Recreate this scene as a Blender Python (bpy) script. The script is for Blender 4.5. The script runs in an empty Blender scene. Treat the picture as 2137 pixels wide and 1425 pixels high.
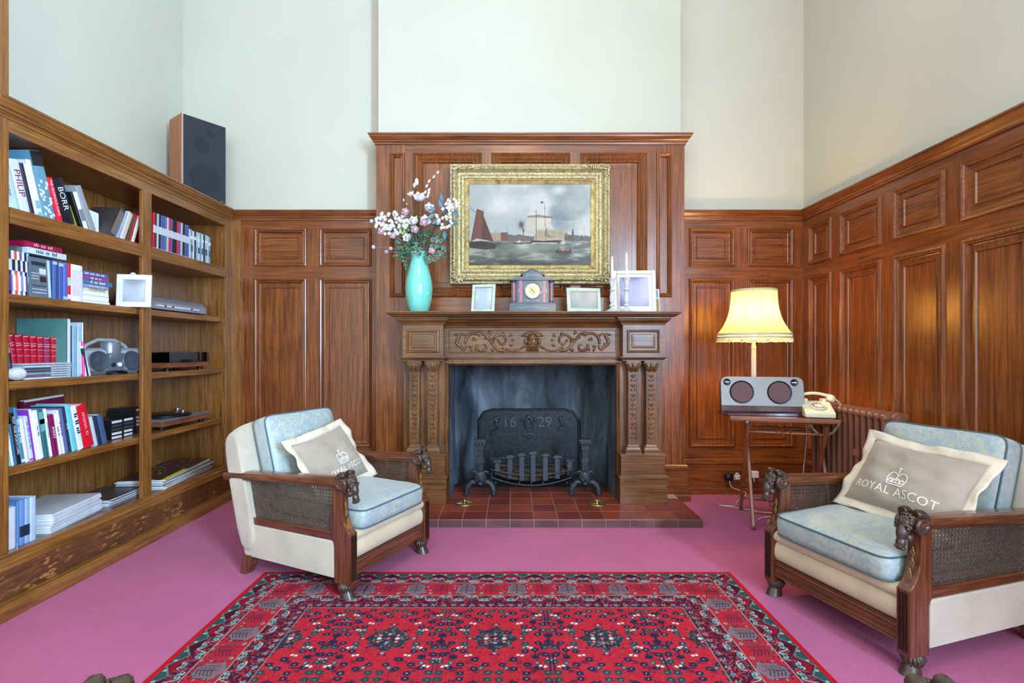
import bpy, bmesh, math, random
import numpy as np
from mathutils import Matrix, Vector
R = math.radians
PI = math.pi
SC = bpy.context.scene
COL = SC.collection
random.seed(7)
F, HC, U0, V0 = 1075.0, 1.13, 1069.0, 729.0     # focal length in pixels, camera height, vanishing point

def pt(u, v, Y):
    return Vector(((u-U0)/F*Y, Y, HC-(v-V0)/F*Y))
def X_(u, Y): return (u-U0)/F*Y
def Z_(v, Y): return HC-(v-V0)/F*Y
def Yx(u, X): return X*F/(u-U0)                 # depth of a point of the plane x = X seen at column u

class MB:
    def __init__(s): s.v = []; s.f = []; s.M = Matrix.Identity(4)
    def add(s, vs, fs):
        n = len(s.v)
        s.v += [tuple(s.M @ Vector(p)) for p in vs]
        s.f += [tuple(i+n for i in f) for f in fs]
        return s
    def box(s, x0, x1, y0, y1, z0, z1):
        return s.add([(x0,y0,z0),(x1,y0,z0),(x1,y1,z0),(x0,y1,z0),(x0,y0,z1),(x1,y0,z1),(x1,y1,z1),(x0,y1,z1)],
                     [(0,3,2,1),(4,5,6,7),(0,1,5,4),(1,2,6,5),(2,3,7,6),(3,0,4,7)])
    def cb(s, cx, cy, cz, sx, sy, sz):
        return s.box(cx-sx/2, cx+sx/2, cy-sy/2, cy+sy/2, cz-sz/2, cz+sz/2)
    def prism(s, poly, ax, a, b):
        # poly in the two remaining axes, in order (x: y,z) (y: x,z) (z: x,y)
        def q(p, t):
            return (t,p[0],p[1]) if ax == 'x' else ((p[0],t,p[1]) if ax == 'y' else (p[0],p[1],t))
        n = len(poly)
        vs = [q(p,a) for p in poly]+[q(p,b) for p in poly]
        fs = [tuple(range(n)), tuple(range(2*n-1,n-1,-1))]+[(i,(i+1)%n,(i+1)%n+n,i+n) for i in range(n)]
        return s.add(vs, fs)
    def lathe(s, prof, seg=24, c=(0,0,0), cap=True, sx=1, sy=1):
        vs = []; fs = []; n = len(prof)
        for k in range(seg):
            a = 2*PI*k/seg
            for r, z in prof: vs.append((c[0]+sx*r*math.cos(a), c[1]+sy*r*math.sin(a), c[2]+z))
        for k in range(seg):
            k2 = (k+1)%seg
            for i in range(n-1): fs.append((k*n+i, k2*n+i, k2*n+i+1, k*n+i+1))
        if cap:
            fs.append(tuple(k*n for k in range(seg))[::-1]); fs.append(tuple(k*n+n-1 for k in range(seg)))
        return s.add(vs, fs)
    def tube(s, pts, r, seg=8, closed=False, flat=1.0, up=(0,0,1)):
        P = [Vector(p) for p in pts]; n = len(P); vs = []; fs = []
        up = Vector(up); pn = None
        for i, p in enumerate(P):
            t = (P[(i+1)%n]-P[i-1]) if closed else (P[min(i+1,n-1)]-P[max(i-1,0)])
            if t.length < 1e-9: t = Vector((0,0,1))
            t.normalize()
            if pn is None:
                a = up if abs(t.dot(up)) < .95 else Vector((1,0,0))
                nx = a.cross(t).normalized()
            else:
                nx = (pn - t*pn.dot(t))
                nx = nx.normalized() if nx.length > 1e-6 else Vector((1,0,0))
            pn = nx; ny = t.cross(nx)
            rr = r[i] if isinstance(r,(list,tuple)) else r
            for k in range(seg):
                a = 2*PI*k/seg
                vs.append(tuple(p+nx*(rr*math.cos(a))+ny*(rr*flat*math.sin(a))))
        m = n if closed else n-1
        for i in range(m):
            j = (i+1)%n
            for k in range(seg):
                k2 = (k+1)%seg
                fs.append((i*seg+k, i*seg+k2, j*seg+k2, j*seg+k))
        if not closed:
            fs.append(tuple(range(seg))[::-1]); fs.append(tuple((n-1)*seg+k for k in range(seg)))
        return s.add(vs, fs)
    def ell(s, c, r, seg=12, rg=8, rot=None):
        r = (r,r,r) if isinstance(r,(int,float)) else r
        vs = []; fs = []
        for i in range(1,rg):
            th = PI*i/rg
            for k in range(seg):
                a = 2*PI*k/seg
                p = Vector((r[0]*math.sin(th)*math.cos(a), r[1]*math.sin(th)*math.sin(a), r[2]*math.cos(th)))
                if rot is not None: p = rot @ p
                vs.append(tuple(Vector(c)+p))
        for q in (Vector((0,0,r[2])), Vector((0,0,-r[2]))):
            if rot is not None: q = rot @ q
            vs.append(tuple(Vector(c)+q))
        T = (rg-1)*seg; B = T+1
        for k in range(seg):
            k2 = (k+1)%seg
            fs.append((T,k,k2)); fs.append((B,(rg-2)*seg+k2,(rg-2)*seg+k))
            for i in range(rg-2): fs.append((i*seg+k,(i+1)*seg+k,(i+1)*seg+k2,i*seg+k2))
        return s.add(vs, fs)
    def grid(s, fn, nu, nv, cu=False, cv=False):
        vs = []; fs = []
        for i in range(nu):
            for j in range(nv): vs.append(tuple(fn(i/(nu if cu else nu-1), j/(nv if cv else nv-1))))
        for i in range(nu if cu else nu-1):
            for j in range(nv if cv else nv-1):
                i2 = (i+1)%nu; j2 = (j+1)%nv
                fs.append((i*nv+j, i2*nv+j, i2*nv+j2, i*nv+j2))
        return s.add(vs, fs)
    def rect_rings(s, x0, x1, z0, z1, prof, cap=True):
        # concentric rectangles in the plane y = 0 looking along -y: (inset, height towards the viewer)
        vs = []; fs = []
        for d, h in prof:
            vs += [(x0+d,-h,z0+d),(x1-d,-h,z0+d),(x1-d,-h,z1-d),(x0+d,-h,z1-d)]
        for i in range(len(prof)-1):
            for k in range(4):
                k2 = (k+1)%4
                fs.append((i*4+k,i*4+k2,(i+1)*4+k2,(i+1)*4+k))
        if cap: i = len(prof)-1; fs.append((i*4,i*4+1,i*4+2,i*4+3))
        return s.add(vs, fs)
    def sweep(s, path, prof, side=1):
        # profile (out, z) along a polyline of (x, y); out is to the right of travel for side = 1
        P = [Vector((p[0],p[1])) for p in path]; n = len(P); N = []
        for i in range(n-1):
            d = (P[i+1]-P[i]).normalized(); N.append(Vector((d.y,-d.x))*side)
        vs = []; fs = []; m = len(prof)
        for i in range(n):
            if i == 0: q = N[0]; k = 1
            elif i == n-1: q = N[-1]; k = 1
            else:
                q = (N[i-1]+N[i]).normalized(); k = 1/max(.2,q.dot(N[i]))
            for o, z in prof: vs.append((P[i].x+q.x*o*k, P[i].y+q.y*o*k, z))
        for i in range(n-1):
            for j in range(m): fs.append((i*m+j,(i+1)*m+j,(i+1)*m+(j+1)%m,i*m+(j+1)%m))
        fs.append(tuple(range(m))); fs.append(tuple((n-1)*m+j for j in range(m))[::-1])
        return s.add(vs, fs)

def obj(name, mb, m, parent=None, smooth=None, bevel=0, recalc=True, seg=2, sub=0):
    me = bpy.data.meshes.new(name)
    me.from_pydata(mb.v, [], mb.f)
    if recalc:
        bm = bmesh.new(); bm.from_mesh(me)
        bmesh.ops.recalc_face_normals(bm, faces=bm.faces)
        bm.to_mesh(me); bm.free()
    me.materials.append(m)
    o = bpy.data.objects.new(name, me); COL.objects.link(o)
    if parent is not None: o.parent = parent
    if smooth is not None:
        me.shade_smooth()
        if smooth < 180: me.set_sharp_from_angle(angle=R(smooth))
    if bevel:
        b = o.modifiers.new('bevel','BEVEL'); b.width = bevel; b.segments = seg; b.limit_method = 'ANGLE'; b.angle_limit = R(40)
    if sub:
        b = o.modifiers.new('sub','SUBSURF'); b.levels = sub; b.render_levels = sub
    return o
def thing(name, label, cat, loc=(0,0,0), rz=0, group=None, rot=None):
    o = bpy.data.objects.new(name, None); COL.objects.link(o)
    o.empty_display_size = .05
    o.location = loc; o.rotation_euler = rot if rot else (0,0,rz)
    o['label'] = label; o['category'] = cat
    if group: o['group'] = group
    return o
def tag(o, label, cat, group=None, kind=None):
    o['label'] = label; o['category'] = cat
    if group: o['group'] = group
    if kind: o['kind'] = kind
    return o
def struct(o, label, cat):
    return tag(o, label, cat, kind='structure')
def sthing(name, label, cat):
    o = thing(name, label, cat); o['kind'] = 'structure'; return o
def plab(o, label): o['label'] = label; return o

# ------------------------------------------------------------ materials
def s2l(c):
    return tuple(((x/255)/12.92 if x/255 <= .04045 else ((x/255+.055)/1.055)**2.4) for x in c)+(1.0,)
def newmat(name):
    m = bpy.data.materials.new(name); m.use_nodes = True
    nt = m.node_tree; b = nt.nodes['Principled BSDF']
    return m, nt, b
def nd(nt, t, **k):
    n = nt.nodes.new(t)
    for a, b in k.items(): setattr(n, a, b)
    return n
def coords(nt, scale=(1,1,1), rot=(0,0,0)):
    tc = nd(nt,'ShaderNodeTexCoord'); mp = nd(nt,'ShaderNodeMapping')
    mp.inputs['Scale'].default_value = scale; mp.inputs['Rotation'].default_value = rot
    nt.links.new(tc.outputs['Object'], mp.inputs['Vector'])
    return mp.outputs['Vector']
def noise(nt, vec, scale, detail=4, rough=.5, dist=0):
    n = nd(nt,'ShaderNodeTexNoise')
    n.inputs['Scale'].default_value = scale; n.inputs['Detail'].default_value = detail
    n.inputs['Roughness'].default_value = rough; n.inputs['Distortion'].default_value = dist
    nt.links.new(vec, n.inputs['Vector']); return n.outputs['Fac']
def ramp(nt, fac, stops):
    r = nd(nt,'ShaderNodeValToRGB'); e = r.color_ramp.elements
    while len(e) < len(stops): e.new(.5)
    for i, (p, c) in enumerate(stops): e[i].position = p; e[i].color = c
    nt.links.new(fac, r.inputs['Fac']); return r.outputs['Color']
def mixc(nt, fac, a, b, mode='MIX'):
    m = nd(nt,'ShaderNodeMix', data_type='RGBA', blend_type=mode)
    for i, x in ((0,fac),(6,a),(7,b)):
        if isinstance(x,(float,int,tuple)): m.inputs[i].default_value = x
        else: nt.links.new(x, m.inputs[i])
    return m.outputs[2]
def bump(nt, b, h, strength=.3, dist=.002):
    n = nd(nt,'ShaderNodeBump'); n.inputs['Strength'].default_value = strength; n.inputs['Distance'].default_value = dist
    nt.links.new(h, n.inputs['Height']); nt.links.new(n.outputs['Normal'], b.inputs['Normal'])
_mc = {}
def flat(c, rough=.5, metal=0, spec=.5, coat=0, var=.08, scale=40, bmp=0):
    key = (c, rough, metal, spec, coat, var, scale, bmp)
    if key in _mc: return _mc[key]
    m, nt, b = newmat('surface_%d_%d_%d' % c)
    v = coords(nt); f = noise(nt, v, scale, 3)
    l = s2l(c); d = tuple(x*(1-var) for x in l[:3])+(1,); h = tuple(min(1,x*(1+var)) for x in l[:3])+(1,)
    nt.links.new(ramp(nt, f, [(.3,d),(.7,h)]), b.inputs['Base Color'])
    b.inputs['Roughness'].default_value = rough; b.inputs['Metallic'].default_value = metal
    b.inputs['Specular IOR Level'].default_value = spec; b.inputs['Coat Weight'].default_value = coat
    if bmp: bump(nt, b, f, bmp, .003)
    _mc[key] = m; return m
def wood(name, dark, mid, light, ax='z', rough=.33, coat=.35, blotch=.35, fleck=None, g=75):
    m, nt, b = newmat(name)
    sc = {'x':(3,g,g),'y':(g,3,g),'z':(g,g,3)}[ax]
    v = coords(nt, sc)
    f = noise(nt, v, 1.0, 6, .6, .6)
    f2 = noise(nt, coords(nt, tuple(q*3.5 for q in sc)), 1.0, 3, .6, .2)
    c = ramp(nt, f, [(.25,s2l(dark)),(.5,s2l(mid)),(.78,s2l(light))])
    c = mixc(nt, .35, c, ramp(nt, f2, [(.35,(.25,.25,.25,1)),(.6,(1,1,1,1))]), 'MULTIPLY')
    big = noise(nt, coords(nt), 3.2, 3, .6, .8)
    c = mixc(nt, blotch, c, ramp(nt, big, [(.3,(.30,.27,.25,1)),(.65,(1.0,1.0,1.0,1))]), 'MULTIPLY')
    if fleck:
        w = nd(nt,'ShaderNodeTexWave'); w.inputs['Scale'].default_value = fleck[0]; w.inputs['Distortion'].default_value = 6
        w.inputs['Detail'].default_value = 3; w.inputs['Detail Scale'].default_value = 1.4
        nt.links.new(coords(nt, fleck[1]), w.inputs['Vector'])
        k = ramp(nt, w.outputs['Fac'], [(.72,(0,0,0,1)),(.9,(1,1,1,1))])
        k2 = ramp(nt, noise(nt, coords(nt,(1,1,1)), 6, 3), [(.45,(0,0,0,1)),(.62,(.55,.55,.55,1))])
        c = mixc(nt, mixc(nt, 1.0, k, k2, 'MULTIPLY'), c, s2l(fleck[2]))
    nt.links.new(c, b.inputs['Base Color'])
    b.inputs['Roughness'].default_value = rough
    b.inputs['Coat Weight'].default_value = coat; b.inputs['Coat Roughness'].default_value = .18
    bump(nt, b, f2, .12, .001)
    return m
def woodset(name, dark, mid, light, **k):
    return {a: wood(name+'_grain_'+a, dark, mid, light, ax=a, **k) for a in 'xyz'}
W_PAN = woodset('oak_panelling', (74,39,14), (138,76,32), (176,108,54), rough=.31, coat=.25)
W_BOOK = woodset('oak_bookcase', (92,54,20), (150,98,44), (188,132,68), blotch=.35)
W_MANT = woodset('oak_mantel', (66,40,18), (130,86,44), (172,120,68), blotch=.6, coat=.15, rough=.38)
W_CHAIR = woodset('walnut_chair', (60,30,18), (110,62,38), (150,94,60), rough=.25, coat=.5)
W_TABLE = woodset('teak_table', (96,48,26), (150,86,52), (182,116,76))
W_PLINTH = wood('oak_plinth', (70,40,18), (112,72,36), (146,98,50), ax='y', fleck=(15.0,(1,.9,2.4),(206,152,82)))

def damask(name, base, pat, rough=.5, scale=24, sheen=.3):
    m, nt, b = newmat(name)
    v = coords(nt)
    w = nd(nt,'ShaderNodeTexNoise'); w.inputs['Scale'].default_value = scale*.6; w.inputs['Detail'].default_value = 2
    nt.links.new(v, w.inputs['Vector'])
    vm = nd(nt,'ShaderNodeVectorMath', operation='MULTIPLY_ADD')
    nt.links.new(w.outputs['Color'], vm.inputs[0]); vm.inputs[1].default_value = (.05,.05,.05); nt.links.new(v, vm.inputs[2])
    vo = nd(nt,'ShaderNodeTexVoronoi', feature='DISTANCE_TO_EDGE'); vo.inputs['Scale'].default_value = scale
    nt.links.new(vm.outputs[0], vo.inputs['Vector'])
    n2 = noise(nt, vm.outputs[0], scale*2.4, 3, .6, 1.0)
    n3 = noise(nt, v, scale*.9, 4, .65, 2.6)
    k1 = ramp(nt, vo.outputs['Distance'], [(.02,(.6,.6,.6,1)),(.07,(0,0,0,1))])
    k2 = ramp(nt, n3, [(.49,(0,0,0,1)),(.53,(1,1,1,1))])
    k = mixc(nt, 1.0, k1, k2, 'LIGHTEN')
    fine = noise(nt, coords(nt,(400,400,400)), 1, 1)
    c = mixc(nt, k, s2l(base), s2l(pat))
    nt.links.new(c, b.inputs['Base Color'])
    rr = nd(nt,'ShaderNodeMapRange'); rr.inputs['To Min'].default_value = rough-.12; rr.inputs['To Max'].default_value = rough+.18
    nt.links.new(k, rr.inputs['Value']); nt.links.new(rr.outputs[0], b.inputs['Roughness'])
    b.inputs['Sheen Weight'].default_value = sheen
    bump(nt, b, fine, .15, .001)
    return m
def cloth(name, c, rough=.85, wr=.25, sc=9, var=.06, sheen=.25):
    m, nt, b = newmat(name)
    v = coords(nt); f = noise(nt, v, sc, 4, .55, .4); l = s2l(c)
    nt.links.new(ramp(nt, f, [(.3,tuple(x*(1-var*2) for x in l[:3])+(1,)),(.7,tuple(min(1,x*(1+var)) for x in l[:3])+(1,))]), b.inputs['Base Color'])
    b.inputs['Roughness'].default_value = rough; b.inputs['Sheen Weight'].default_value = sheen
    w = noise(nt, coords(nt,(1.0,1.0,2.2)), sc*.9, 3, .5, 1.4)
    n = nd(nt,'ShaderNodeBump'); n.inputs['Strength'].default_value = wr; n.inputs['Distance'].default_value = .012
    nt.links.new(w, n.inputs['Height']); nt.links.new(n.outputs['Normal'], b.inputs['Normal'])
    return m
def glassm(name, c=(1,1,1,1), rough=.02, ior=1.45):
    m, nt, b = newmat(name)
    b.inputs['Base Color'].default_value = c; b.inputs['Transmission Weight'].default_value = 1
    b.inputs['Roughness'].default_value = rough; b.inputs['IOR'].default_value = ior
    return m
def vcol(name, rough=.5, spec=.3, attr='col', sheen=0, bmp=0, bsc=400):
    m, nt, b = newmat(name)
    a = nd(nt,'ShaderNodeAttribute'); a.attribute_name = attr
    f = noise(nt, coords(nt), bsc, 2)
    c = mixc(nt, .25 if bmp else .08, a.outputs['Color'], ramp(nt, f, [(.3,(.5,.5,.5,1)),(.7,(1,1,1,1))]), 'MULTIPLY')
    nt.links.new(c, b.inputs['Base Color']); b.inputs['Roughness'].default_value = rough
    b.inputs['Specular IOR Level'].default_value = spec; b.inputs['Sheen Weight'].default_value = sheen
    if bmp: bump(nt, b, f, bmp, .003)
    return m
IRON = flat((62,68,74), rough=.55, metal=.6, var=.3, scale=60, bmp=.4)
BRASS = flat((205,170,85), rough=.25, metal=1)
GOLD = flat((196,158,72), rough=.38, metal=.85, var=.25, scale=90, bmp=.25)
BLACK = flat((18,18,20), rough=.4)
WHITE = flat((235,238,240), rough=.5)
CHROME = flat((200,205,210), rough=.2, metal=1)

_fc = {}
def text_mesh(s, size=1.0, spacing=1.0, bold=0.0):
    if s.startswith('~'):                 # lettering too small to read: a row of little word blocks
        r_ = random.Random(s); x = 0; vs = []; fs = []
        for w_ in range(int(s[1])):
            L_ = r_.uniform(1.0,2.6)
            for k in range(int(L_/.42)):
                n = len(vs); h_ = r_.choice((.5,.5,.7)); vs += [(x,-.3),(x+.26,-.3),(x+.26,-.3+h_),(x,-.3+h_)]; fs.append((n,n+1,n+2,n+3)); x += .40
            x += .45
        return [((a-x/2)*size, b*size) for a,b in vs], fs
    key = (s, bold, spacing)
    if key not in _fc:
        cu = bpy.data.curves.new('lettering','FONT'); cu.body = s; cu.size = 1; cu.align_x = 'CENTER'; cu.align_y = 'CENTER'
        cu.space_character = spacing; cu.offset = bold; cu.resolution_u = 3
        o = bpy.data.objects.new('lettering', cu); COL.objects.link(o)
        me = bpy.data.meshes.new_from_object(o)
        _fc[key] = ([tuple(v.co) for v in me.vertices], [tuple(p.vertices) for p in me.polygons])
        bpy.data.objects.remove(o); bpy.data.meshes.remove(me); bpy.data.curves.remove(cu)
    vs, fs = _fc[key]
    return [(x*size, y*size) for x, y, z in vs], fs
# ------------------------------------------------------------ camera and light
cam = bpy.data.cameras.new('camera'); co = bpy.data.objects.new('camera', cam); COL.objects.link(co)
cam.sensor_width = 36; cam.sensor_fit = 'HORIZONTAL'; cam.lens = F/2137*36
cam.shift_y = 16.5/2137; cam.clip_start = .02
co.location = (0,0,HC); co.rotation_euler = (R(90),0,0); SC.camera = co

XL, XR, YB, YC, YF, ZC = -2.60, 2.305, 4.07, 3.90, -3.4, 4.7     # plaster planes
def plaster():
    m, nt, b = newmat('painted_plaster')
    f = noise(nt, coords(nt), 1.2, 3); f2 = noise(nt, coords(nt), 60, 3)
    nt.links.new(ramp(nt, f, [(.3,s2l((200,202,185))),(.7,s2l((207,209,193)))]), b.inputs['Base Color'])
    b.inputs['Roughness'].default_value = .75; bump(nt, b, f2, .06, .001)
    return m
PLA = plaster()
def carpet():
    m, nt, b = newmat('wool_carpet')
    f = noise(nt, coords(nt), 240, 4, .8); f2 = noise(nt, coords(nt), 2.6, 4, .6, .5)
    c = ramp(nt, f, [(.28,s2l((146,56,96))),(.72,s2l((220,120,168)))])
    c = mixc(nt, .5, c, ramp(nt, f2, [(.35,(.82,.78,.8,1)),(.65,(1,1,1,1))]), 'MULTIPLY')
    nt.links.new(c, b.inputs['Base Color']); b.inputs['Roughness'].default_value = .95
    b.inputs['Specular IOR Level'].default_value = .1; b.inputs['Sheen Weight'].default_value = .12
    bump(nt, b, f, .6, .004)
    return m
CARP = carpet()
m = MB(); m.box(XL-.1, XR+.1, YF-.1, YB+.6, -.12, 0)
struct(obj('floor', m, CARP), 'fitted pink and purple wool carpet covering the room', 'carpet')
m = MB(); m.box(XL-.1, XR+.1, YF-.1, YB+.1, ZC, ZC+.1)
struct(obj('ceiling', m, flat((240,240,235), rough=.8)), 'white plaster ceiling', 'ceiling')
m = MB(); m.box(XL-.1, XL, YF-.1, YB+.1, 0, ZC)
struct(obj('wall_left', m, PLA), 'pale plaster wall above the bookcase', 'wall')
m = MB(); RW0, RW1, RZ0, RZ1 = -2.3, -1.1, .9, 3.1
m.box(XR, XR+.1, YF-.1, RW0, 0, ZC); m.box(XR, XR+.1, RW1, YB+.1, 0, ZC); m.box(XR, XR+.1, RW0, RW1, 0, RZ0); m.box(XR, XR+.1, RW0, RW1, RZ1, ZC)
struct(obj('wall_right', m, PLA), 'cream plaster wall above the oak panelling on the right', 'wall')
# back wall with the chimney breast, one solid wall with a hole for the fireplace
CX = .147
m = MB()
m.box(XL, -1.012, YB, YB+.1, 0, ZC); m.box(1.277, XR, YB, YB+.1, 0, ZC)
m.box(-1.012, CX-.62, YC, YB+.1, 0, ZC); m.box(CX+.62, 1.277, YC, YB+.1, 0, ZC)
m.box(CX-.62, CX+.62, YC, YB+.1, 1.08, ZC)
struct(obj('wall_back', m, PLA), 'cream plaster wall with projecting chimney breast', 'wall')
# wall behind the camera with two tall windows
wins = [(-1.75,-.25), (.45,1.95)]; WZ0, WZ1 = .75, 3.9
m = MB(); xs = [XL, wins[0][0], wins[0][1], wins[1][0], wins[1][1], XR]
for i in (0,2,4): m.box(xs[i], xs[i+1], YF-.1, YF, 0, ZC)
for a, b in wins: m.box(a, b, YF-.1, YF, 0, WZ0); m.box(a, b, YF-.1, YF, WZ1, ZC)
struct(obj('wall_front', m, PLA), 'plaster wall behind the camera with two tall windows', 'wall')
GL = glassm('window_glass')
for i, (a, b) in enumerate(wins):
    w = sthing('window_%d' % (i+1), 'tall white framed window behind the camera, %s' % ('on the bookcase side' if i == 0 else 'on the panelled side'), 'window')
    m = MB()
    for x in (a, b-.06): m.box(x, x+.06, YF-.08, YF-.02, WZ0, WZ1)
    for z in (WZ0, WZ1-.06, (WZ0+WZ1)/2-.03): m.box(a, b, YF-.08, YF-.02, z, z+.06)
    m.box((a+b)/2-.02, (a+b)/2+.02, YF-.07, YF-.03, WZ0, WZ1)
    obj('window_frame', m, WHITE, w)
    m = MB(); m.box(a+.05, b-.05, YF-.06, YF-.055, WZ0+.05, WZ1-.05); obj('pane', m, GL, w)
    la = bpy.data.lights.new('daylight_%d' % (i+1), 'AREA'); la.shape = 'RECTANGLE'; la.size = b-a-.1; la.size_y = WZ1-WZ0-.1
    la.energy = 36 if i == 0 else 66; la.color = (1,.97,.90)
    lo = bpy.data.objects.new('daylight_%d' % (i+1), la); COL.objects.link(lo)
    lo.location = ((a+b)/2, YF+.01, (WZ0+WZ1)/2); lo.rotation_euler = (R(90),0,0)
w = sthing('window_3', 'wide white framed window in the right wall behind the camera', 'window')
m = MB()
for y in (RW0, RW1-.06, (RW0+RW1)/2-.03): m.box(XR+.02, XR+.08, y, y+.06, RZ0, RZ1)
for z in (RZ0, RZ1-.06, 2.1): m.box(XR+.02, XR+.08, RW0, RW1, z, z+.06)
obj('window_frame', m, WHITE, w)
m = MB(); m.box(XR+.05, XR+.055, RW0+.05, RW1-.05, RZ0+.05, RZ1-.05); obj('pane', m, GL, w)
la = bpy.data.lights.new('daylight_3', 'AREA'); la.shape = 'RECTANGLE'; la.size = RW1-RW0-.1; la.size_y = RZ1-RZ0-.1
la.energy = 680; la.color = (.48,.72,1.0)
lo = bpy.data.objects.new('daylight_3', la); COL.objects.link(lo)
lo.location = (XR-.01, (RW0+RW1)/2, (RZ0+RZ1)/2); lo.rotation_euler = (R(90),0,R(90))
wd = bpy.data.worlds.new('sky'); SC.world = wd; wd.use_nodes = True
sk = wd.node_tree.nodes.new('ShaderNodeTexSky'); sk.sky_type = 'NISHITA'; sk.sun_elevation = R(35); sk.sun_rotation = R(60); sk.sun_disc = False
wd.node_tree.links.new(sk.outputs[0], wd.node_tree.nodes['Background'].inputs[0]); wd.node_tree.nodes['Background'].inputs[1].default_value = .15
# warm fill light added out of view overhead, shaped as a hanging lamp
cl = thing('added_fill_light', 'round opal glass light added out of view above the camera for warm fill', 'added fill light', (0,.2,ZC))
m = MB(); m.lathe([(.02,0),(.09,0),(.09,-.03),(.02,-.05),(.012,-.3),(.012,-.32)], 20); obj('rose', m, BRASS, cl, smooth=40)
def emis(name, c, s, base=(1,1,1,1)):
    mm, nt, b = newmat(name); b.inputs['Base Color'].default_value = base
    b.inputs['Emission Color'].default_value = c; b.inputs['Emission Strength'].default_value = s; return mm
m = MB(); m.ell((0,0,-.45), (.2,.2,.13), 20, 12); obj('shade', m, emis('fill_glow', (1,.72,.45,1), 6), cl, smooth=180)
pl = bpy.data.lights.new('added_fill_lamp','POINT'); pl.energy = 55; pl.color = (1,.70,.46); pl.shadow_soft_size = .22
po = bpy.data.objects.new('added_fill_lamp', pl); COL.objects.link(po); po.location = (0,.2,ZC-.72)

# ------------------------------------------------------------ panelling
BOL = [(0,0),(.003,.010),(.010,.014),(.018,.010),(.024,.004),(.030,.006),(.034,-.010),(.040,-.012)]
FIELD = [(.062,-.012),(.066,-.004),(.073,-.004),(.077,-.012)]
def panel_wall(name, label, M, xs, zs, holes, x0, x1, z0, z1, wh, wv, prof=None, split=None):
    """stiles and rails round a set of openings, each opening a moulded panel; plane coordinates are x, z, viewer on -y"""
    t = sthing(name, label, 'wall panelling')
    gx = sorted(set([x0,x1]+[a for h in holes for a in h[:2]])); gz = sorted(set([z0,z1]+[a for h in holes for a in h[2:4]]))
    rows = sorted(set((h[2],h[3]) for h in holes))
    cols = lambda r: sorted((h[0],h[1]) for h in holes if (h[2],h[3]) == r)
    st = MB(); st.M = M; ra = MB(); ra.M = M
    T = .012
    zz = z0
    for r in rows:
        if r[0] > zz: ra.box(x0, x1, 0, T, zz, r[0])
        c = cols(r); xx = x0
        for a, b in c:
            if a > xx: st.box(xx, a, 0, T, r[0], r[1])
            xx = b
        if xx < x1: st.box(xx, x1, 0, T, r[0], r[1])
        zz = r[1]
    if zz < z1: ra.box(x0, x1, 0, T, zz, z1)
    obj('rail', ra, wh, t); obj('stile', st, wv, t)
    for h in holes:
        p = MB(); p.M = M
        p.rect_rings(*h[:4], prof or (BOL+FIELD))
        obj('panel', p, wv if h[3]-h[2] > h[1]-h[0] else wh, t, recalc=False)
    return t
z_t1, z_t0, z_b1, z_b0 = 2.083, 1.780, 1.688, .362
k = 4.05/F
def xx(u): return (u-U0)*k
YP = 4.05
TB = Matrix.Translation((0,YP,0))
cols_l = [(531.7,640.8),(667.3,776.4)]
holes = [(xx(a),xx(b),z_t0,z_t1) for a,b in cols_l]+[(xx(a),xx(b),z_b0,z_b1) for a,b in cols_l]
t1 = panel_wall('trim_1', 'brown oak wall panelling between bookcase and chimney breast', TB, 0, 0, holes, xx(485), -1.018, 0, 2.17, W_PAN['x'], W_PAN['z'])
m = MB(); m.box(xx(485), xx(505), YP-.014, YP, .23, 2.14); obj('corner_post', m, W_BOOK['z'], t1)
cols_r = [(1437.9,1533.7),(1560,1655.7)]
holes = [(xx(a),xx(b),z_t0,z_t1) for a,b in cols_r]+[(xx(a),xx(b),z_b0,z_b1) for a,b in cols_r]
t2 = panel_wall('trim_2', 'reddish oak wall panelling between chimney breast and right wall', TB, 0, 0, holes, 1.29, 2.29, 0, 2.17, W_PAN['x'], W_PAN['z'])
# right wall: plane x = 2.29, viewer on -x ; plane x coordinate runs towards the camera
MR = Matrix.Translation((2.29,4.05,0)) @ Matrix.Rotation(R(-90),4,'Z')
ys = [(3.976,3.691),(3.595,3.193),(3.090,2.721),(2.624,2.24),(2.14,1.76),(1.66,1.28),(1.18,.8),(.7,.32),(.22,-.16),(-.26,-.64)]
holes = [(4.05-a,4.05-b,z_t0,z_t1) for a,b in ys]+[(4.05-a,4.05-b,z_b0,z_b1) for a,b in ys]
t3 = panel_wall('trim_3', 'orange oak wall panelling along the right wall behind the radiator', MR, 0, 0, holes, 0, 4.8, 0, 2.17, W_PAN['y'], W_PAN['z'])
def cornice(z, o=.045, h=.075):
    return [(0,z),(o,z),(o,z-.010),(o-.006,z-.014),(o-.008,z-.022),(o*.55,z-.040),(o*.42,z-.046),(o*.42,z-.054),(.012,z-h+.012),(.010,z-h),(0,z-h)]
def skirt(): return [(0,.268),(.012,.268),(.018,.262),(.018,.254),(.026,.250),(.026,.236),(.020,.228),(.020,.05),(.034,.048),(.036,.042),(.036,0),(0,0)]
ZT = 2.217
m = MB(); m.sweep([(-2.2,YP),(-1.018,YP)], cornice(ZT)); obj('cornice', m, W_PAN['x'], t1)
m = MB(); m.sweep([(-2.15,YP),(-1.018,YP)], skirt()); obj('skirting', m, W_PAN['x'], t1)
m = MB(); m.sweep([(1.292,YP),(2.29,YP)], cornice(ZT)); obj('cornice', m, W_PAN['x'], t2)
m = MB(); m.sweep([(1.292,YP),(2.29,YP)], skirt()); obj('skirting', m, W_PAN['x'], t2)
m = MB(); m.sweep([(2.29,YP),(2.29,-.75)], cornice(ZT)); obj('cornice', m, W_PAN['y'], t3)
m = MB(); m.sweep([(2.29,YP),(2.29,-.75)], skirt()); obj('skirting', m, W_PAN['y'], t3)
for o_ in (t1,t2,t3): pass
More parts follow.
